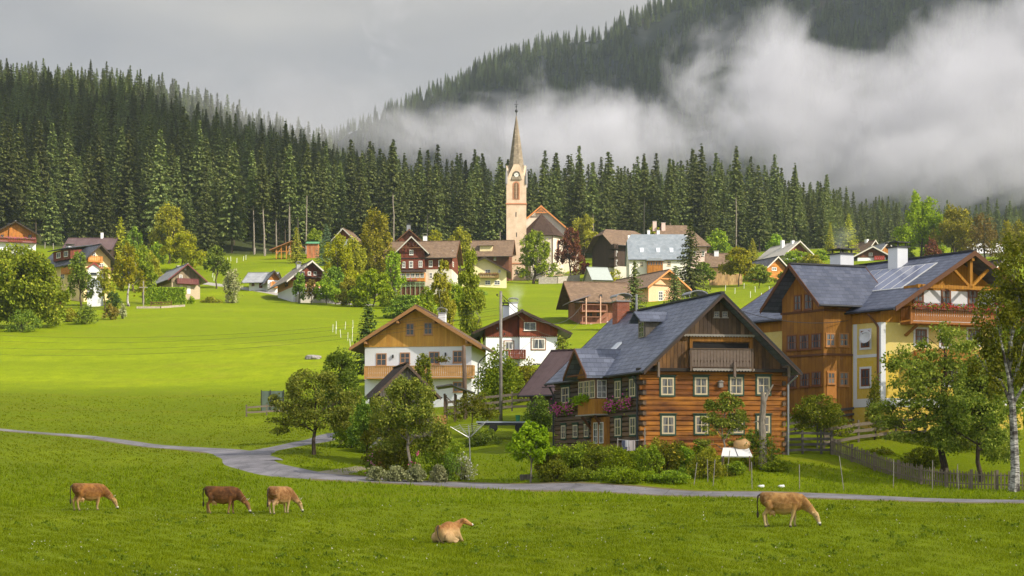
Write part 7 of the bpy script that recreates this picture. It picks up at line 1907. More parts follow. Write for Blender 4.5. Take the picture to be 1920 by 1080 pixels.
# =================================================== cows
def cow_mat(name, base, dark, pale, leg):
    m, nt, out = newmat(name); N = NT(nt); o = N.obj(); x, y, z = N.sep(o)
    n = N.noise(o, 2.2, 4, 0.6, .6); n2 = N.noise(o, 9, 4, .6)
    base, dark, pale, leg = [(c_[0] * k_, c_[1] * k_ * 1.13, c_[2] * k_ * 1.35) for c_, k_ in ((base, 1.5), (dark, 1.3), (pale, 1.3), (leg, 1.15))]
    c = N.mix(N.mapr(n, 0.42, 0.56), base, dark)
    c = N.mix(N.math('MULTIPLY', N.mapr(N.noise(o, 1.3, 3), .5, .62), .5), c, dim(dark, .7))
    c = N.mix(N.mapr(n2, 0.45, 0.7, 0, .25), c, pale)
    c = N.mix(N.mapr(z, 1.22, 1.4, 0, .25), c, pale)
    c = N.mix(N.math('MULTIPLY', N.mapr(z, 0.72, 0.52), N.mapr(n2, .3, .7, .55, 1.0)), c, pale)
    c = N.mix(N.mapr(z, 0.45, 0.12, 0, .85), c, leg)
    N.l(N.bsdf(c, 0.8, 0.15, N.bump(n2, .3, .02)), out.inputs[0])
    return m
def remesh(mb, voxel, smooth_n=6):
    me = mb.mesh('raw'); o = bpy.data.objects.new('raw', me); COL.objects.link(o)
    a = o.modifiers.new('r', 'REMESH'); a.mode = 'VOXEL'; a.voxel_size = voxel
    b = o.modifiers.new('s', 'SMOOTH'); b.factor = .6; b.iterations = smooth_n
    dg = bpy.context.evaluated_depsgraph_get(); res = bpy.data.meshes.new_from_object(o.evaluated_get(dg))
    bpy.data.objects.remove(o); res.name = 'body'
    res.polygons.foreach_set('use_smooth', [True] * len(res.polygons)); return res
def loft(mb, secs, n=14):
    """secs: (centre, (ax half width vector), (up half height vector))"""
    k = len(mb.v)
    for c, a, u in secs:
        c, a, u = Vector(c), Vector(a), Vector(u)
        for j in range(n):
            t = 2 * pi * j / n; mb.v.append(tuple(c + a * cos(t) + u * sin(t)))
    for i in range(len(secs) - 1):
        for j in range(n): p, q = k + i * n + j, k + i * n + (j + 1) % n; mb.f.append((p, q, q + n, p + n))
    mb.f.append(tuple(k + j for j in range(n))[::-1]); mb.f.append(tuple(k + (len(secs) - 1) * n + j for j in range(n)))
PALE_H = plain('hoof_dark', (0.06, 0.05, 0.04)); HORN = plain('horn', (0.5, 0.45, 0.36), .5); NOSE = plain('muzzle_black', (0.03, 0.025, 0.025), .4); MUZ = plain('muzzle_white', (0.6, 0.56, 0.5), .8)
def cow(px, py, D, rz, label, mat, steps=(0, 0, 0, 0), head_yaw=0.0, lying=False, scale=1.0, udder=True, horns=True, head_low=0.0):
    x = X_(px, D); r = empty('cow', (x, D, gz(x, D) + .01), rz, label, 'cow', 'brown cows on the near meadow'); r.scale = (scale,) * 3
    b = MB(); dz = -.52 if lying else 0
    S = [(-.86, 1.16, .09, .13), (-.80, 1.12, .19, .23), (-.66, 1.07, .265, .30), (-.45, 1.0, .30, .37), (-.2, .93, .345, .43), (.08, .90, .37, .455), (.32, .925, .34, .435), (.52, .98, .28, .375), (.68, 1.0, .22, .32), (.80, 1.0, .14, .22)]
    if lying: S = [(a, c - .5 if i < 2 else .06 + h, w * 1.08, h * (1 if i < 7 else .97)) for i, (a, c, w, h) in enumerate(S)]
    loft(b, [((a, 0, c), (0, w, 0), (0, 0, h)) for a, c, w, h in S])
    # hips and shoulders
    for s in (-1, 1):
        b.sphere((-.62, s * .17, 1.10 + dz), .17, .10, .20); b.sphere((.5, s * .20, .98 + dz), .17, .11, .26)
    cy, sy = cos(head_yaw), sin(head_yaw)
    def hp(fx, z, fy=0): return (.72 + fx * cy - fy * sy, fx * sy + fy * cy, z)
    if lying:
        N_ = [(-.16, .60, .21, .27), (.04, .74, .16, .22), (.18, .87, .12, .17), (.27, .95, .1, .13)]
        loft(b, [(hp(a, c), (-sy * w, cy * w, 0), (-.5 * h * cy, -.5 * h * sy, .85 * h)) for a, c, w, h in N_])
        Hd = [(.26, .98, .10, .11), (.34, .97, .125, .135), (.46, .91, .11, .12), (.60, .835, .085, .09), (.71, .78, .085, .075), (.76, .76, .07, .055)]
        loft(b, [(hp(a, c), (-sy * w, cy * w, 0), (.42 * h * cy, .42 * h * sy, .9 * h)) for a, c, w, h in Hd])
        poll = hp(.36, 1.10); fore = .36; zear = 1.02; muz = hp(.86, .80)
    else:
        N_ = [(-.14, 1.08, .19, .30), (.06, 1.00, .15, .24), (.26, .83, .12, .19), (.44, .64, .105, .155), (.54, .54, .10, .12)]
        loft(b, [(hp(a, c), (-sy * w, cy * w, 0), (.62 * h * cy, .62 * h * sy, .78 * h)) for a, c, w, h in N_])
        Hd = [(.50, .60, .09, .10), (.57, .52, .12, .13), (.63, .41, .115, .115), (.69, .27, .08, .085), (.73, .16, .08, .07), (.745, .10, .065, .05)]
        loft(b, [(hp(a, c - head_low), (-sy * w, cy * w, 0), (.93 * h * cy, .93 * h * sy, .36 * h)) for a, c, w, h in Hd])
        zear = .56; muz = hp(.74, .12)
    # dewlap
    if not lying: loft(b, [((.60, 0, .76), (0, .05, 0), (0, 0, .16)), (hp(.06, .80), (0, .04, 0), (0, 0, .14)), (hp(.2, .68), (0, .03, 0), (0, 0, .08))])
    if not lying:
        for i, (s, fx) in enumerate(((1, .47), (-1, .47))):
            q = steps[i]
            b.tube([(fx, s * .19, .95), (fx - .02, s * .18, .70), (fx + .02 + q * .45, s * .15, .42), (fx + .0 + q * .85, s * .145, .14), (fx + .03 + q, s * .145, .02)], [.15, .115, .062, .042, .055], 10)
            b.sphere((fx + .02 + q * .45, s * .15, .41), .068, .062, .08, 8, 6)
        for i, (s, fx) in enumerate(((1, -.56), (-1, -.56))):
            q = steps[2 + i]
            b.tube([(fx, s * .17, 1.0), (fx + .10, s * .2, .76), (fx - .02 + q * .3, s * .17, .60), (fx - .13 + q * .6, s * .155, .47), (fx - .09 + q * .85, s * .15, .16), (fx - .04 + q, s * .15, .02)], [.2, .155, .10, .064, .043, .056], 10)
            b.sphere((fx - .14 + q * .6, s * .155, .48), .062, .055, .08, 8, 6)
    else:
        for s in (-1, 1):
            b.tube([(.5, s * .2, .4), (.72, s * .24, .16), (.98, s * .2, .08), (.74, s * .14, .06)], [.14, .09, .055, .05], 10)
            b.sphere((-.42, s * .34, .27), .36, .17, .25, 12, 8)
            b.tube([(-.2, s * .40, .2), (.12, s * .46, .12), (-.1, s * .5, .07), (-.3, s * .5, .06)], [.12, .08, .055, .05], 10)
    body = put('body', remesh(b, .022), mat, r)
    t = MB()
    if lying: t.tube([(-.84, 0, .8), (-.98, -.02, .62), (-.98, -.08, .3), (-.9, -.2, .06)], [.035, .03, .022, .02], 8).sphere((-.86, -.25, .05), .09, .05, .04, 8, 5)
    else: t.tube([(-.82, 0, 1.27), (-.93, 0, 1.2), (-.96, .01, .9), (-.94, .02, .6)], [.04, .034, .022, .02], 8).lathe((-.94, .02, .33), [(.01, 0), (.045, .06), (.05, .18), (.02, .30)], 8)
    t.build('tail', plain('tail_dark', (0.05, 0.032, 0.022)), r, smooth=True)
    for s in (-1, 1):
        fx = .32 if lying else .54; e = MB()
        p0 = hp(fx, zear, s * .10); p1 = hp(fx - .03, zear + .01, s * .21); p2 = hp(fx - .02, zear - .03, s * .29)
        e.tube([p0, p1, p2], [.03, .055, .012], 8); e.build('ear', mat, r, smooth=True)
        if horns:
            h0 = hp(fx + .0, zear + .08, s * .06); h1 = hp(fx + .06, zear + .15, s * .13); h2 = hp(fx + .13, zear + .2, s * .12)
            MB().tube([h0, h1, h2], [.024, .018, .006], 7).build('horn', HORN, r, smooth=True)
        ex = hp(.42, .945, s * .115) if lying else hp(.66, .41, s * .105)
        MB().sphere(ex, .022, n=8, m=5).build('eye', NOSE, r, smooth=True)
    if lying: MB().sphere(hp(.70, .79), .07, .092, .075, 10, 6).build('muzzle', MUZ, r, smooth=True); MB().sphere(hp(.765, .78), .035, .055, .045, 10, 6).build('nose', NOSE, r, smooth=True)
    else: MB().sphere(hp(.735, .155), .078, .092, .06, 10, 6).build('muzzle', MUZ, r, smooth=True); MB().sphere(hp(.765, .09), .055, .06, .045, 10, 6).build('nose', NOSE, r, smooth=True)
    if udder and not lying:
        u = MB().sphere((-.38, 0, .60), .20, .17, .15, 12, 8)
        for a_ in (-.07, .08):
            for s in (-1, 1): u.tube([(-.38 + a_, s * .07, .50), (-.38 + a_, s * .08, .40)], [.022, .015], 6)
        u.build('udder', plain('udder_pink', (0.62, 0.36, 0.2), .7, .15), r, smooth=True)
    if not lying:
        for i, (s, fx) in enumerate(((1, .50), (-1, .50), (1, -.60), (-1, -.60))): MB().lathe((fx + steps[i], s * (.145 if i < 2 else .15), -.01), [(.062, 0), (.05, .06), (.01, .065)], 8).build('hoof', PALE_H, r)
        cl = MB(); a_ = hp(.30, .79)
        MB().tube([hp(.38 + .0, .70 + .17, 0)] + [(hp(.36 + .12 * cos(q_), .72 + .15 * cos(q_), .135 * sin(q_))) for q_ in [2 * pi * j / 12 for j in range(13)]][1:], .012, 5).build('collar', plain('collar_leather', (0.3, 0.2, 0.1)), r)
    return r
cow(166, 963, 79.5, R(40), 'orange-brown cow grazing alone, westernmost of the herd', cow_mat('orange_brown_hide', (0.198, 0.074, 0.015), (0.121, 0.043, 0.011), (0.375, 0.207, 0.073), (0.315, 0.207, 0.095)), (.08, -.1, -.06, .06), -.5)
cow(416, 958, 79, R(-6), 'dark brown cow grazing in profile with lowered head', cow_mat('dark_brown_hide', (0.105, 0.037, 0.010), (0.055, 0.020, 0.007), (0.188, 0.083, 0.026), (0.255, 0.138, 0.058)), (.05, -.12, -.16, .06), -.15)
cow(525, 961, 79, R(60), 'light tan cow seen from behind, grazing beside the dark brown cow', cow_mat('tan_hide', (0.236, 0.108, 0.035), (0.138, 0.051, 0.015), (0.413, 0.248, 0.105), (0.390, 0.276, 0.136)), (.12, -.06, .05, -.05), -.4)
cow(1466, 988, 63, R(-9), 'big fawn cow grazing close to the road in front of the log farmhouse', cow_mat('fawn_hide', (0.260, 0.123, 0.033), (0.165, 0.068, 0.017), (0.420, 0.262, 0.105), (0.413, 0.290, 0.136)), (.03, -.17, .08, -.02), -.2, udder=True, horns=False)
cow(840, 1020, 65, R(62), 'fawn cow lying in the grass looking towards the east', cow_mat('light_fawn_hide', (0.285, 0.125, 0.037), (0.198, 0.076, 0.019), (0.435, 0.248, 0.100), (0.375, 0.235, 0.105)), head_yaw=R(-48), lying=True, horns=False, scale=.92)

# =================================================== poles, cables
M_POLE = bark('pole_wood', (0.34, 0.31, 0.27), (0.2, 0.18, 0.16), 6); M_POLE2 = bark('brown_pole_wood', (0.2, 0.14, 0.1), (0.12, 0.085, 0.06), 6)
def pole(name, px, pyt, D, label, mat, r0=.12, lean=0.0, arms=True):
    x = X_(px, D); z = gz(x, D); h = Z_(pyt, D) - z
    r = empty(name, (x, D, z), 0, label, 'pole')
    put('post', MB().tube([(0, 0, -.5), (lean * .5, 0, h * .5), (lean, 0, h)], [r0 * 1.15, r0, r0 * .85], 10).mesh('post', smooth=True), mat, r)
    if arms:
        for i, zz in enumerate((.3, .75, 2.9, 3.3)):
            s = 1 if i % 2 else -1
            q = put('insulator', MB().lathe((lean + s * .28, -.02, h - zz), [(.03, -.06), (.06, -.04), (.065, .05), (.03, .1)], 8).tube([(lean, 0, h - zz - .1), (lean + s * .28, 0, h - zz - .1), (lean + s * .28, -.02, h - zz)], .014, 5).mesh('insulator'), METAL_D, r)
    return r
pole('utility_pole', 939, 546, 123, 'tall pale grey wooden utility pole between the two white houses', M_POLE)
pole('utility_pole', 873, 648, 128, 'brown slanting wooden pole in front of the carved balcony', M_POLE2, .17, -.15, False)
D_ = 283; x = X_(269, D_); z = gz(x, D_); r = empty('cross_pole', (x, D_, z), 0, 'thin grey post with crosspiece on the meadow edge near the clipped hedge', 'pole')
hh = Z_(527, D_) - z; put('post', MB().box(-.08, .08, -.08, .08, -.4, hh).mesh('post'), M_POLE, r); put('crosspiece', MB().box(-.75, .75, -.1, -.0805, hh - 1.2, hh - 1.05).mesh('crosspiece'), M_POLE, r)
def cable(label, a, b, sag, r=.014, n=22):
    a, b = Vector(a), Vector(b); pts = [a.lerp(b, i / n) - Vector((0, 0, sag * 4 * (i / n) * (1 - i / n))) for i in range(n + 1)]
    o = MB().tube([p - a for p in pts], r, 5).build('power_cable', METAL_D, None, loc=a); return tag(o, label, 'cable')
def pt(px, py, D): return (X_(px, D), D, Z_(py, D))
cable('sagging black cable from the grey utility pole to the brown balcony chalet', pt(941, 553, 123), pt(1090, 574, 234), 2.4, .03)
cable('thinner cable running just below the cable to the brown chalet', pt(941, 557, 123), pt(1094, 592, 233), 3.0, .018)
for i, (ya, yb) in enumerate(((596, 577), (609, 581), (623, 590), (637, 596))):
    cable(['topmost thin cable crossing the sunny meadow', 'second thin cable crossing the sunny meadow', 'third thin cable crossing the sunny meadow', 'lowest thin cable crossing the sunny meadow'][i], pt(-260, ya + 8, 175), pt(938, yb, 123), 2.0, .009, 30)
cable('dark cable running behind the log farmhouse gable to the timber wing', pt(1375, 578, 101), pt(1597, 600, 107), .5, .02)
# =================================================== garden and yard objects
def rotary():
    D = 98; x = X_(880, D); z = gz(x, D); r = empty('rotary_dryer', (x, D, z), 0, 'silver rotary clothes dryer with raised arms above the garden bed', 'clothes dryer')
    h = Z_(797, D) - z; hm = Z_(821, D) - z
    put('pole', MB().tube([(.1, 0, -.2), (0, 0, hm), (-.05, 0, h)], .035, 8).mesh('pole'), METAL, r)
    tips = []
    for k, (dx, dy, dzz) in enumerate(((-1.15, -.3, .72), (1.15, .3, 1.15), (.55, -1.05, .85), (-.65, 1.0, .9))):
        tp = Vector((dx, dy, hm + dzz - .05)); tips.append(tp); put('arm', MB().tube([(0, 0, hm), tp], [.028, .018], 6).mesh('arm'), METAL, r)
    ln = MB()
    for f in (.95, .8, .65, .5):
        q = [Vector((0, 0, hm)).lerp(t, f) for t in (tips[0], tips[2], tips[1], tips[3])]
        for i in range(4): ln.tube([q[i], (q[i] + q[(i + 1) % 4]) / 2 - Vector((0, 0, .04)), q[(i + 1) % 4]], .006, 4)
    put('line', ln.mesh('line'), plain('line_grey', (0.5, 0.5, 0.5)), r)
rotary()
D_ = 103.5; x = X_(710, D_); z = gz(x, D_); r = empty('garden_cabinet', (x, D_, z), R(20), 'small brown wooden cabinet with grey peaked roof beside the garden bed', 'cabinet')
put('body', MB().box(-.36, .36, -.3, .3, -.3, 1.3).mesh('body'), planks('cabinet_brown', (0.2, 0.075, 0.025), (0.25, 0.10, 0.03), .15), r)
put('door', MB().box(-.3, .3, -.33, -.303, .05, 1.22).mesh('door'), plain('cabinet_door', (0.22, 0.085, 0.03)), r)
put('roof', MB().prism([(-.5, 1.25), (0, 1.85), (.5, 1.25), (.5, 1.31), (0, 1.93), (-.5, 1.31)], -.42, .42).prism([(-.36, 1.301), (.36, 1.301), (0, 1.8)], -.28, .28).mesh('roof'), plain('cabinet_roof', (0.36, 0.34, 0.31)), r)
# open canopy next to the shed
D_ = 126; x = X_(830, D_); z = gz(x, D_); w = X_(876, D_) - x; zt = Z_(738, D_) - z; r = empty('open_canopy', (x, D_, z), 0, 'open wooden canopy with low sheet roof beside the slanting pole', 'canopy')
for px_ in (.15, w * .5, w - .15):
    for y in (.1, 2.2): put('post', MB().box(px_ - .08, px_ + .08, y - .08, y + .08, -.5, zt).mesh('post'), M_POLE2, r)
put('brace', MB().beam((w * .5, 0, zt - .9), (w * .5 + .9, 0, zt - .05), .08).mesh('brace'), M_POLE2, r); put('brace', MB().beam((w * .5, 0, zt - .9), (w * .5 - .9, 0, zt - .05), .08).mesh('brace'), M_POLE2, r)
put('roof', MB().prism([(-.5, zt + .45), (w * .35, zt + .62), (w + .6, zt - .02), (w + .6, zt + .08), (w * .35, zt + .74), (-.5, zt + .55)], -.7, 2.8).mesh('roof'), plain('weathered_sheet', (0.10, 0.095, 0.09), .5, .4), r)
rr = random.Random(3); lg = MB()
for i in range(5): lg.tube([(-.3 + .0, -.0, .0), (0, 0, 0)], .01, 4)
for i in range(16):
    a, b = i % 5, i // 5; o = MB().tube([(0, -.25, 0), (0, .25, 0)], .13, 10).build('firewood_log', plain('cut_wood', (0.5, 0.26, 0.09)), None, loc=(x - .9 + a * .27 + (b % 2) * .13, D_ - .2, z + .1 + b * .23)); tag(o, 'cut log in the small round-wood pile beside the open canopy', 'log', 'logs piled beside the canopy')
# parked farm trailer with green bin
D_ = 112; x = X_(893, D_); z = gz(X_(930, D_), D_); zt = Z_(790, D_) - z; r = empty('flat_trailer', (x, D_, z), 0, 'low flat trailer with pale bluish boards parked behind the bushes', 'trailer')
w = X_(1000, D_) - x
put('deck', MB().box(0, w, 0, 1.6, zt - .1, zt).mesh('deck'), plain('pale_blue_board', (0.36, 0.4, 0.48), .6), r); put('chassis', MB().box(.1, w - .1, .1, 1.5, zt - .25, zt - .11).mesh('chassis'), METAL_D, r)
for a in (w * .3, w * .75): put('wheel', MB().tube([(a, .0, zt - .45), (a, .18, zt - .45)], .3, 16).mesh('wheel'), plain('tyre', (0.02, 0.02, 0.02)), r)
x2 = X_(971, D_); tag(put('green_bin', MB().lathe((0, 0, 0), [(.13, 0), (.17, .42), (.18, .43), (.18, .46), (.01, .46)], 14).mesh('green_bin'), plain('bin_green', (0.03, 0.2, 0.08), .5), None, (x2, D_ + .7, z + zt)), 'dark green plastic bin standing on the flat trailer', 'bin')
# white covered frame with tan sack, laundry, plank slide
D_ = 93.6; x = X_(1354, D_); z = gz(X_(1380, D_), D_); w = X_(1411, D_) - x; zt = Z_(839, D_) - z; zb = Z_(855, D_) - z
r = empty('cold_frame', (x, D_, z), 0, 'white plastic-covered cold frame leaning before the farmhouse plinth', 'cold frame')
zb = max(zb, .08)
put('cover', MB().add([(-.05, 0, zb), (w, .0, zb - .02), (w - .12, .7, zt), (.15, .7, zt), (-.05, .03, zb - .06), (w, .03, zb - .08), (w - .12, .75, zt - .06), (.15, .75, zt - .06)], [(0, 1, 2, 3), (7, 6, 5, 4), (0, 4, 5, 1), (1, 5, 6, 2), (2, 6, 7, 3), (3, 7, 4, 0)]).mesh('cover'), plain('white_plastic', (0.75, 0.75, 0.74), .5, .05), r)
put('strap', MB().beam((w * .52, -.01, zb), (w * .46, .7, zt + .01), .03).mesh('strap'), METAL_D, r); put('leg', MB().box(.05, .12, .0, .1, -.2, zb).mesh('leg'), M_POLE2, r); put('leg', MB().box(w - .2, w - .13, .0, .1, -.2, zb).mesh('leg'), M_POLE2, r)
sk = MB().sphere((0, 0, .28), .55, .4, .34, 14, 8); me = sk.mesh('tan_sack', smooth=True)
for v in me.vertices: v.co *= 1 + .08 * sin(v.co.x * 9) * cos(v.co.z * 11)
tag(put('tan_sack', me, plain('tan_plastic', (0.5, 0.3, 0.13), .35, .2), None, (X_(1391, 94.4), 94.4, z + zt - .1)), 'crumpled tan plastic sack lying behind the white cold frame', 'sack')
D_ = 94.6; xa, xb = X_(1166, D_), X_(1209, D_); z = gz(xa, D_); zl = Z_(824, D_) - z
r = empty('washing_line', (xa, D_, z), 0, 'short washing line strung between thin posts before the farmhouse side', 'washing line')
for q in (-.25, xb - xa): put('post', MB().tube([(q, 0, -.3), (q, 0, zl + (.7 if q > 0 else .1))], .03, 6).mesh('post'), M_POLE, r)
put('line', MB().tube([(-.25, 0, zl), ((xb - xa) / 2, 0, zl - .08), (xb - xa, 0, zl)], .008, 4).mesh('line'), plain('line_grey', (0.5, 0.5, 0.5)), r)
for i, (px_, w_, l_, c) in enumerate(((1171, .16, .55, (0.08, 0.09, 0.14)), (1176, .13, .4, (0.55, 0.55, 0.58)), (1183, .25, .62, (0.45, 0.4, 0.4)))):
    xx = X_(px_, D_); m2 = MB(); n = 6
    for j in range(n):
        a0, a1 = -w_ + 2 * w_ * j / n, -w_ + 2 * w_ * (j + 1) / n; m2.prism([(a0, 0), (a1, 0), (a1, -l_), (a0, -l_ + .03 * (j % 2))], -.01 + .02 * sin(j * 2), .005 + .02 * sin(j * 2))
    tag(m2.build('laundry', plain('cloth_%d' % i, c, .9), None, loc=(xx, D_ - .01, z + zl - .05)), ['dark blue garment hanging on the washing line', 'white narrow garment hanging on the washing line', 'pale grey shirt hanging on the washing line'][i], 'laundry')
D_ = 95.5; x = X_(1040, D_); z = gz(x, D_); tag(MB().add([(0, 0, .1), (.9, .2, .9), (.9, .6, .9), (0, .5, .1), (0, 0, -.1), (.9, .2, .6), (.9, .6, .6), (0, .5, -.1)], [(0, 1, 2, 3), (7, 6, 5, 4), (0, 4, 5, 1), (1, 5, 6, 2), (2, 6, 7, 3), (3, 7, 4, 0)]).build('wooden_chute', plain('chute_wood', (0.45, 0.2, 0.06)), None, loc=(x, D_, z + .3)), 'leaning orange wooden chute at the far corner of the farmhouse side', 'chute')
D_ = 95; x = X_(975, D_); z = gz(x, D_); tag(MB().box(0, .75, 0, .6, -.2, .42).build('compost_box', planks('grey_boards', (0.13, 0.11, 0.09), (0.22, 0.19, 0.16), 0.2), None, loc=(x, D_ + .3, z)), 'low grey compost box behind the small lime-green tree', 'box')
for i, px_ in enumerate((1427, 1465)):
    D_ = hit(px_, 914); me = MB().sphere((0, 0, .06), .2, .1, .09, 10, 6).sphere((.1, .02, .1), .09, .07, .06, 8, 5).mesh('white_stone', smooth=True); tag(put('white_stone', me, plain('white_lump', (0.75, 0.75, 0.75)), None, (X_(px_, D_), D_, gz(X_(px_, D_), D_))), ['small white stone in the roadside grass nearer the pruned trunk', 'small white stone in the roadside grass nearer the rail fence'][i], 'stone')
# boulders in the meadow
for (px_, py_, w_, lab) in ((587, 673, 1.05, 'flat grey boulder lying in the sunny meadow'), (782, 672, .5, 'small grey boulder beside the dark pine')):
    D_ = hit(px_, py_) if px_ < 600 else 175; me = MB().sphere((0, 0, .1), w_, .7, .42, 16, 10).mesh('boulder', smooth=False)
    for v in me.vertices: v.co *= 1 + .13 * sin(v.co.x * 4 + 1) * cos(v.co.z * 9 + v.co.y * 3)
    tag(put('boulder', me, rubble('boulder_grey', (0.22, 0.2, 0.2), (0.33, 0.31, 0.3), 1.5), None, (X_(px_, D_), D_, gz(X_(px_, D_), D_))), lab, 'boulder')
# fence posts of the pastures
def posts(lst, lab, grp, h=1.1, r=.05, mat=None):
    me = MB().tube([(0, 0, -.2), (0, 0, h)], r, 6).mesh('fence_post'); rq = random.Random(len(lst))
    for px_, py_ in lst:
        D_ = hit(px_, py_); x_ = X_(px_, D_); o = put('fence_post', me, mat or plain('white_post', (0.62, 0.62, 0.6)), None, (x_, D_, gz(x_, D_))); o.rotation_euler = (rq.gauss(0, .05), rq.gauss(0, .07), 0); tag(o, lab, 'post', grp)
posts([(624, 623), (631, 617), (630, 626), (647, 618), (639, 633), (652, 639), (660, 642), (661, 629), (662, 615), (657, 652), (668, 660)], 'thin white fence post on the sunny meadow beside the pine', 'white posts beside the pine', 1.2, .035)
posts([(1378, 551), (1416, 548), (1428, 562), (1442, 548), (1395, 541), (1407, 598 - 40), (1360, 545)], 'short white fence post on the bright slope below the firewood wall', 'white posts on the bright slope', 1.1, .05)
posts([(398, 520), (401, 527), (419, 493), (427, 492), (433, 490), (444, 493), (456, 489), (461, 487)], 'white fence post along the upper pasture edge', 'white posts of the upper pasture', 1.2, .06)
posts([(84, 466), (100, 468), (290, 488), (384, 487), (418, 486), (498, 478), (478, 476)], 'brown fence post at the foot of the dark forest', 'brown posts at the forest foot', 1.6, .1, M_POLE)
stk = MB().tube([(0, 0, -.2), (.02, 0, 1.0)], .022, 6).mesh('garden_stake')
for i, (px_, py_, s_, ln) in enumerate(((1301, 910, 1.3, -.12), (1327, 904, 1.3, .03), (1337, 911, 1.5, -.06), (1362, 893, 1.5, -.12), (1410, 917, 1.5, .03), (1499, 919, 1.4, .02), (1582, 919, 1.9, .14), (1675, 915, 1.6, 0), (1748, 921, 1.7, 0), (1797, 918, 1.4, .05), (1447, 872, 1.6, 0), (1594, 770, 1.5, 0), (980, 865, .8, 0))):
    D_ = hit(px_, py_); x_ = X_(px_, D_); o = put('garden_stake', stk, M_POLE, None, (x_, D_, gz(x_, D_))); o.scale = (1, 1, s_); o.rotation_euler = (0, -ln, 0); tag(o, 'thin weathered stake stuck into the grass near the farmhouse and road', 'stake', 'thin garden stakes')
# =================================================== fences of the yard
OLD = plain('aged_fence_wood', (0.18, 0.145, 0.11), .85, .35, 5); OLD_D = plain('dark_fence_wood', (0.085, 0.075, 0.07), .85, .3, 5)
def picket(name, label, pts, h=1.05):
    P = [Vector((X_(px, D), D)) for px, D in pts]; o = P[0]; z0 = gz(o.x, o.y); r = empty(name, (o.x, o.y, z0), 0, label, 'fence'); rq = random.Random(5)
    for i in range(len(P) - 1):
        a, b = P[i], P[i + 1]; n = max(2, int((b - a).length / .17)); pk = MB(); za, zb = gz(a.x, a.y) - z0, gz(b.x, b.y) - z0
        for k in range(1, n):
            q = a.lerp(b, k / n); zz = za + (zb - za) * k / n; hh = h * rq.uniform(.9, 1.05); x, y = q.x - o.x, q.y - o.y; t = rq.gauss(0, .02)
            pk.prism([(x - .035, zz + .05), (x + .035, zz + .05), (x + .035 + t, zz + hh - .06), (x + t, zz + hh), (x - .035 + t, zz + hh - .06)], y - .075, y - .052)
        put('picket_panel', pk.mesh('picket_panel'), OLD, r)
        for zz in (.3, .82): put('rail', MB().beam((a.x - o.x, a.y - o.y - .03, za + zz), (b.x - o.x, b.y - o.y - .03, zb + zz), .04, .07).mesh('rail'), OLD, r)
        put('post', MB().box(-.07, .07, -.07, .07, -.3, h + .06).mesh('post'), OLD, r, (a.x - o.x, a.y - o.y + .06, za))
    put('post', MB().box(-.07, .07, -.07, .07, -.3, h + .06).mesh('post'), OLD, r, (P[-1].x - o.x, P[-1].y - o.y + .06, gz(P[-1].x, P[-1].y) - z0))
    return r
picket('picket_fence', 'long weathered grey picket fence curving beside the road to the birch', [(1560, 99.5), (1598, 97.5), (1640, 95.4), (1685, 93.3), (1728, 91.3), (1776, 89.8), (1822, 88.8), (1870, 88.2), (1930, 87.6), (1990, 87)])
fence_rail('rail_fence', 'dark four-board rail fence joining the farmhouse corner and the picket fence', [(1474, 98.2), (1505, 99.2), (1540, 99.6), (1558, 99.8)], 1.35, 4, 1.2, OLD_D, .16)
fence_rail('rail_fence', 'broad weathered rail fence behind the picket fence and garden plants', [(1545, 101.5), (1610, 103), (1680, 104), (1735, 104.5)], 1.25, 3, 2.4, OLD, .2)
fence_rail('rail_fence', 'dark board fence climbing behind the small yellow-leaved fruit tree', [(1478, 105), (1540, 106), (1610, 107), (1670, 107.5)], 1.2, 3, 2.4, OLD_D, .16)
fence_rail('rail_fence', 'old rail fence behind the utility pole and shrubs', [(838, 133), (900, 133), (960, 133), (1002, 132)], 1.5, 3, 2.8, OLD, .2)
fence_rail('rail_fence', 'short two-rail fence on the lawn at the orchard end', [(462, 146), (500, 147), (540, 148), (575, 148)], .95, 2, 3.0, OLD, .16)
fence_rail('churchyard_fence', 'pale wooden rail fence on top of the churchyard wall', [(1016, 374), (1050, 375), (1086, 378)], 2.0, 2, 3.0, plain('pale_fence', (0.45, 0.33, 0.2)), .18)
fence_rail('orange_fence', 'low orange-brown fence in front of the clipped hedge', [(283, 285), (321, 285)], .7, 2, 1.5, TRIM, .12)
D_ = 150; x = X_(490, D_); z = gz(x, D_); r = empty('green_enclosure', (x, D_, z), 0, 'grey-green mesh enclosure behind the short two-rail fence', 'enclosure'); hh = Z_(733, D_) - z; w = X_(532, D_) - x
for q in (0, w * .4, w): put('post', MB().box(q - .04, q + .04, -.04, .04, -.3, hh + .1).mesh('post'), METAL_D, r)
put('screen', MB().box(.05, w, .045, .09, 0, hh).mesh('screen'), plain('grey_green_mesh', (0.13, 0.17, 0.13), .8), r)
for i, px_ in enumerate((529, 540, 552, 564)): D_ = 149; tag(put('crate', MB().box(0, .42, 0, .4, -.1, .5 + .1 * (i % 2)).box(-.02, .44, -.02, .42, .5 + .1 * (i % 2), .55 + .1 * (i % 2)).mesh('crate'), planks('crate_wood', (0.55, 0.28, 0.12), (0.5, 0.36, 0.25), .12, False), None, (X_(px_, D_), D_, gz(X_(px_, D_), D_))), 'pale orange wooden crate behind the two-rail fence under the orchard tree', 'crate', 'crates under the orchard tree')
wall_thing('terrace_wall', 'low pale rubble terrace under the grey-roofed chalet', [(256, 279), (300, 280), (345, 283)], .3, .8, rubble('pale_terrace', (0.3, 0.25, 0.2), (0.42, 0.36, 0.3), 1.5))
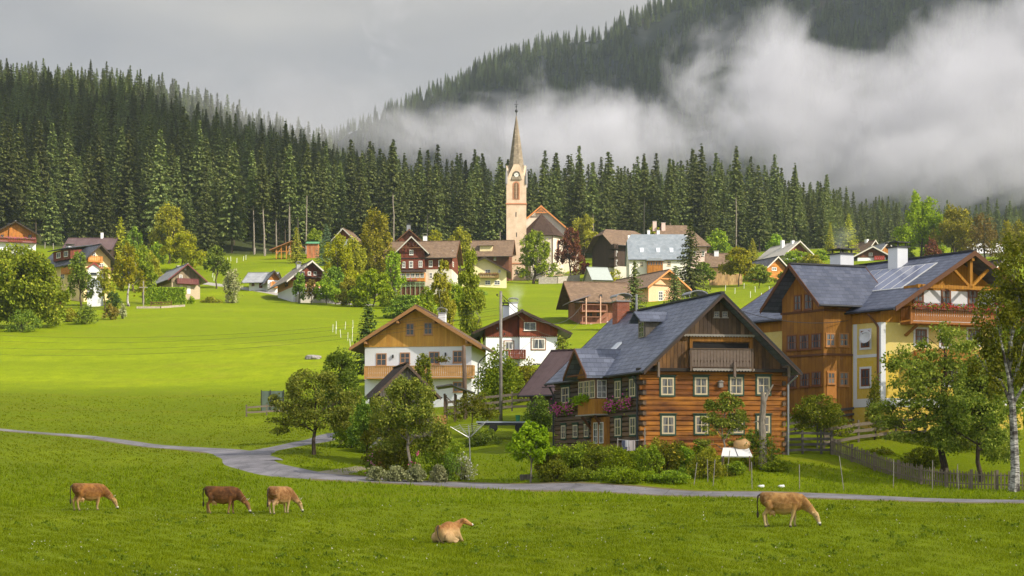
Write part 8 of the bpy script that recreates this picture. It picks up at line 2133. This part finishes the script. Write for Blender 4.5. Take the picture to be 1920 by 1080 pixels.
# ------------------------------------------------------------------ mist, added shade clouds and smoke
def volume_box(name, lo, hi, label, build, cat='mist', kind='stuff'):
    mb = MB().box(lo[0], hi[0], lo[1], hi[1], lo[2], hi[2])
    m, nt, out = newmat(name); N = NT(nt)
    v = N.n('ShaderNodeVolumePrincipled')
    build(N, v); N.l(v.outputs[0], out.inputs['Volume'])
    o = mb.build(name, m); return tag(o, label, cat, kind=kind)

# soft masses of the mist: column, row, distance, half width/height in pixels, weight
MASSES = [(1000, 262, 900, 260, 52, 1.3), (820, 245, 900, 120, 26, .8), (1240, 290, 900, 220, 95, 1.3), (1500, 215, 930, 170, 120, 1.35), (1455, 110, 950, 75, 120, .95), (1700, 250, 930, 260, 150, 1.6), (1880, 165, 930, 230, 160, 1.6),
          (1730, 80, 960, 130, 65, .9), (1950, 60, 960, 170, 90, 1.2), (1150, 200, 930, 70, 50, .75), (1290, 130, 960, 60, 60, .6), (1220, 165, 985, 320, 140, .62), (1010, 225, 950, 240, 60, .5), (1740, 325, 870, 280, 75, 1.3), (1900, 260, 900, 240, 110, 1.3), (1010, 150, 980, 60, 50, .35), (2250, 200, 930, 330, 260, 1.5)]
def mist(N, v):
    o = N.n('ShaderNodeNewGeometry').outputs['Position']
    big = N.noise(N.scale(o, (1, 0.4, 1.15)), 0.0085, 5, 0.6, 0.9)
    fine = N.noise(N.scale(o, (1, 0.5, 1.2)), 0.026, 6, 0.62, 1.0)
    tot = None
    for px, py, D, hx, hy, wt in MASSES:
        c = (X_(px, D), D, Z_(py, D)); r = (hx * D / F, 75.0, hy * D / F)
        q = N.n('ShaderNodeVectorMath', operation='SUBTRACT'); N.l(o, q.inputs[0]); q.inputs[1].default_value = c
        q2 = N.vmath('LENGTH', N.vmath('MULTIPLY', q.outputs[0], tuple(1 / a for a in r)))
        g = N.mapr(q2, 0.15, 1.55, wt, 0.0, True)
        tot = g if tot is None else N.math('ADD', tot, g)
    d = N.math('MULTIPLY_ADD', N.math('SUBTRACT', big, 0.5), 4.6, N.math('SUBTRACT', tot, 0.75))
    d = N.math('MULTIPLY_ADD', N.math('SUBTRACT', fine, 0.5), 4.2, d)
    d = N.math('MINIMUM', N.math('MAXIMUM', d, 0.0), 1.3)
    N.l(N.math('MULTIPLY', d, MIST_K), v.inputs['Density'])
    v.inputs['Color'].default_value = (0.84, 0.85, 0.93, 1); v.inputs['Anisotropy'].default_value = 0.0
if MIST_K > 0:
    volume_box('mist', (X_(640, 850), 800, Z_(430, 850)), (X_(2450, 1000), 1040, Z_(-60, 1000)), 'pale drifting mist hanging in front of the forested mountain', mist)
def wisp(N, v):
    o = N.n('ShaderNodeNewGeometry').outputs['Position']
    D = 735.0
    q = N.n('ShaderNodeVectorMath', operation='SUBTRACT'); N.l(o, q.inputs[0]); q.inputs[1].default_value = (X_(560, D), D, Z_(215, D))
    q2 = N.vmath('LENGTH', N.vmath('MULTIPLY', q.outputs[0], (1 / 62, 1 / 60, 1 / 17)))
    n = N.noise(o, 0.03, 4, 0.6, 0.5)
    d = N.math('MAXIMUM', N.math('MULTIPLY_ADD', N.math('SUBTRACT', n, 0.5), 2.2, N.mapr(q2, 0.1, 1.5, 0.9, -0.3)), 0.0)
    N.l(N.math('MULTIPLY', d, 0.010), v.inputs['Density']); v.inputs['Color'].default_value = (0.95, 0.95, 1, 1)
if MIST_K > 0:
    volume_box('mist', (X_(560, 735) - 95, 665, Z_(215, 735) - 34), (X_(560, 735) + 95, 800, Z_(215, 735) + 30), 'thin wisp of mist along the crest of the wooded hill', wisp)
if HAZE > 0:
    m, nt, out = newmat('haze'); N = NT(nt); v = N.n('ShaderNodeVolumePrincipled')
    v.inputs['Density'].default_value = HAZE; v.inputs['Color'].default_value = (0.72, 0.84, 1, 1); v.inputs['Anisotropy'].default_value = 0.2
    N.l(v.outputs[0], out.inputs['Volume'])
    tag(MB().box(-1500, 2300, -120, 3900, -60, 950).build('haze', m), 'thin bluish haze filling the valley air', 'haze', kind='stuff')
# unseen clouds added out of view to shade the near fields, hill and mountain
def shade_cloud_blob(name, target, dist, r, dens, label):
    c = Vector(target) + sd * dist
    mb = MB().sphere((0, 0, 0), r[0], r[1], r[2], 40, 20)
    me = mb.mesh(name, smooth=True)
    m = MATC.get(('cl', dens))
    if not m:
        m, nt, out = newmat('cloud_%d' % int(dens * 1e5)); N = NT(nt); v = N.n('ShaderNodeVolumePrincipled')
        v.inputs['Density'].default_value = dens; v.inputs['Color'].default_value = (1, 1, 1, 1); N.l(v.outputs[0], out.inputs['Volume']); MATC[('cl', dens)] = m
    me2 = me; k = len(me2.vertices); co = np.empty(k * 3, np.float32); me2.vertices.foreach_get('co', co); co = co.reshape(-1, 3)
    u = co / np.array(r); f = 1 + .13 * np.sin(u[:, 0] * 5 + 1) * np.sin(u[:, 1] * 4) + .08 * np.sin(u[:, 0] * 11) * np.cos(u[:, 1] * 9 + 2)
    me2.vertices.foreach_set('co', (co * f[:, None]).ravel().astype(np.float32)); me2.update()
    o = put(name, me2, m, None, tuple(c)); tag(o, label, 'cloud', kind='stuff')
for i, (tg, dist, r, cden, lab) in enumerate(SHADE_CLOUDS):
    shade_cloud_blob('cloud', tg, dist, r, cden, lab)
def smoke(px, py0, py1, D, w, k, label):
    x = X_(px, D); z0, z1 = Z_(py0, D), Z_(py1, D)
    def f(N, v):
        o = N.n('ShaderNodeNewGeometry').outputs['Position']; q = N.sep(o)
        t = N.mapr(q[2], z0, z1)
        wob = N.math('MULTIPLY', N.math('SUBTRACT', N.noise(N.scale(o, (0, 0, 1)), 0.35, 2), 0.5), w * 1.6)
        dx = N.math('SUBTRACT', N.math('SUBTRACT', q[0], x), wob); dy = N.math('SUBTRACT', q[1], D)
        rr_ = N.math('SQRT', N.math('ADD', N.math('MULTIPLY', dx, dx), N.math('MULTIPLY', dy, dy)))
        g = N.math('SUBTRACT', 1.0, N.math('DIVIDE', rr_, N.math('MULTIPLY_ADD', t, w * .7, w * .3)))
        n = N.mapr(N.noise(o, 1.6 / w, 4), .3, .7)
        d = N.math('MULTIPLY', N.math('MULTIPLY', N.math('MAXIMUM', g, 0.0), n), N.math('MULTIPLY', N.math('SUBTRACT', 1.05, t), k))
        N.l(N.math('MAXIMUM', d, 0.0), v.inputs['Density']); v.inputs['Color'].default_value = (.9, .93, 1, 1)
    volume_box('smoke', (x - w * 1.8, D - w * 1.3, z0), (x + w * 1.8, D + w * 1.3, z1), label, f, 'smoke')
smoke(970, 581, 532, 171, 1.5, .9, 'thin bluish smoke rising from the chimney of the red gable house')
smoke(1584, 474, 425, 113, 1.5, .7, 'faint blue smoke drifting up beside the white chimney of the yellow house')
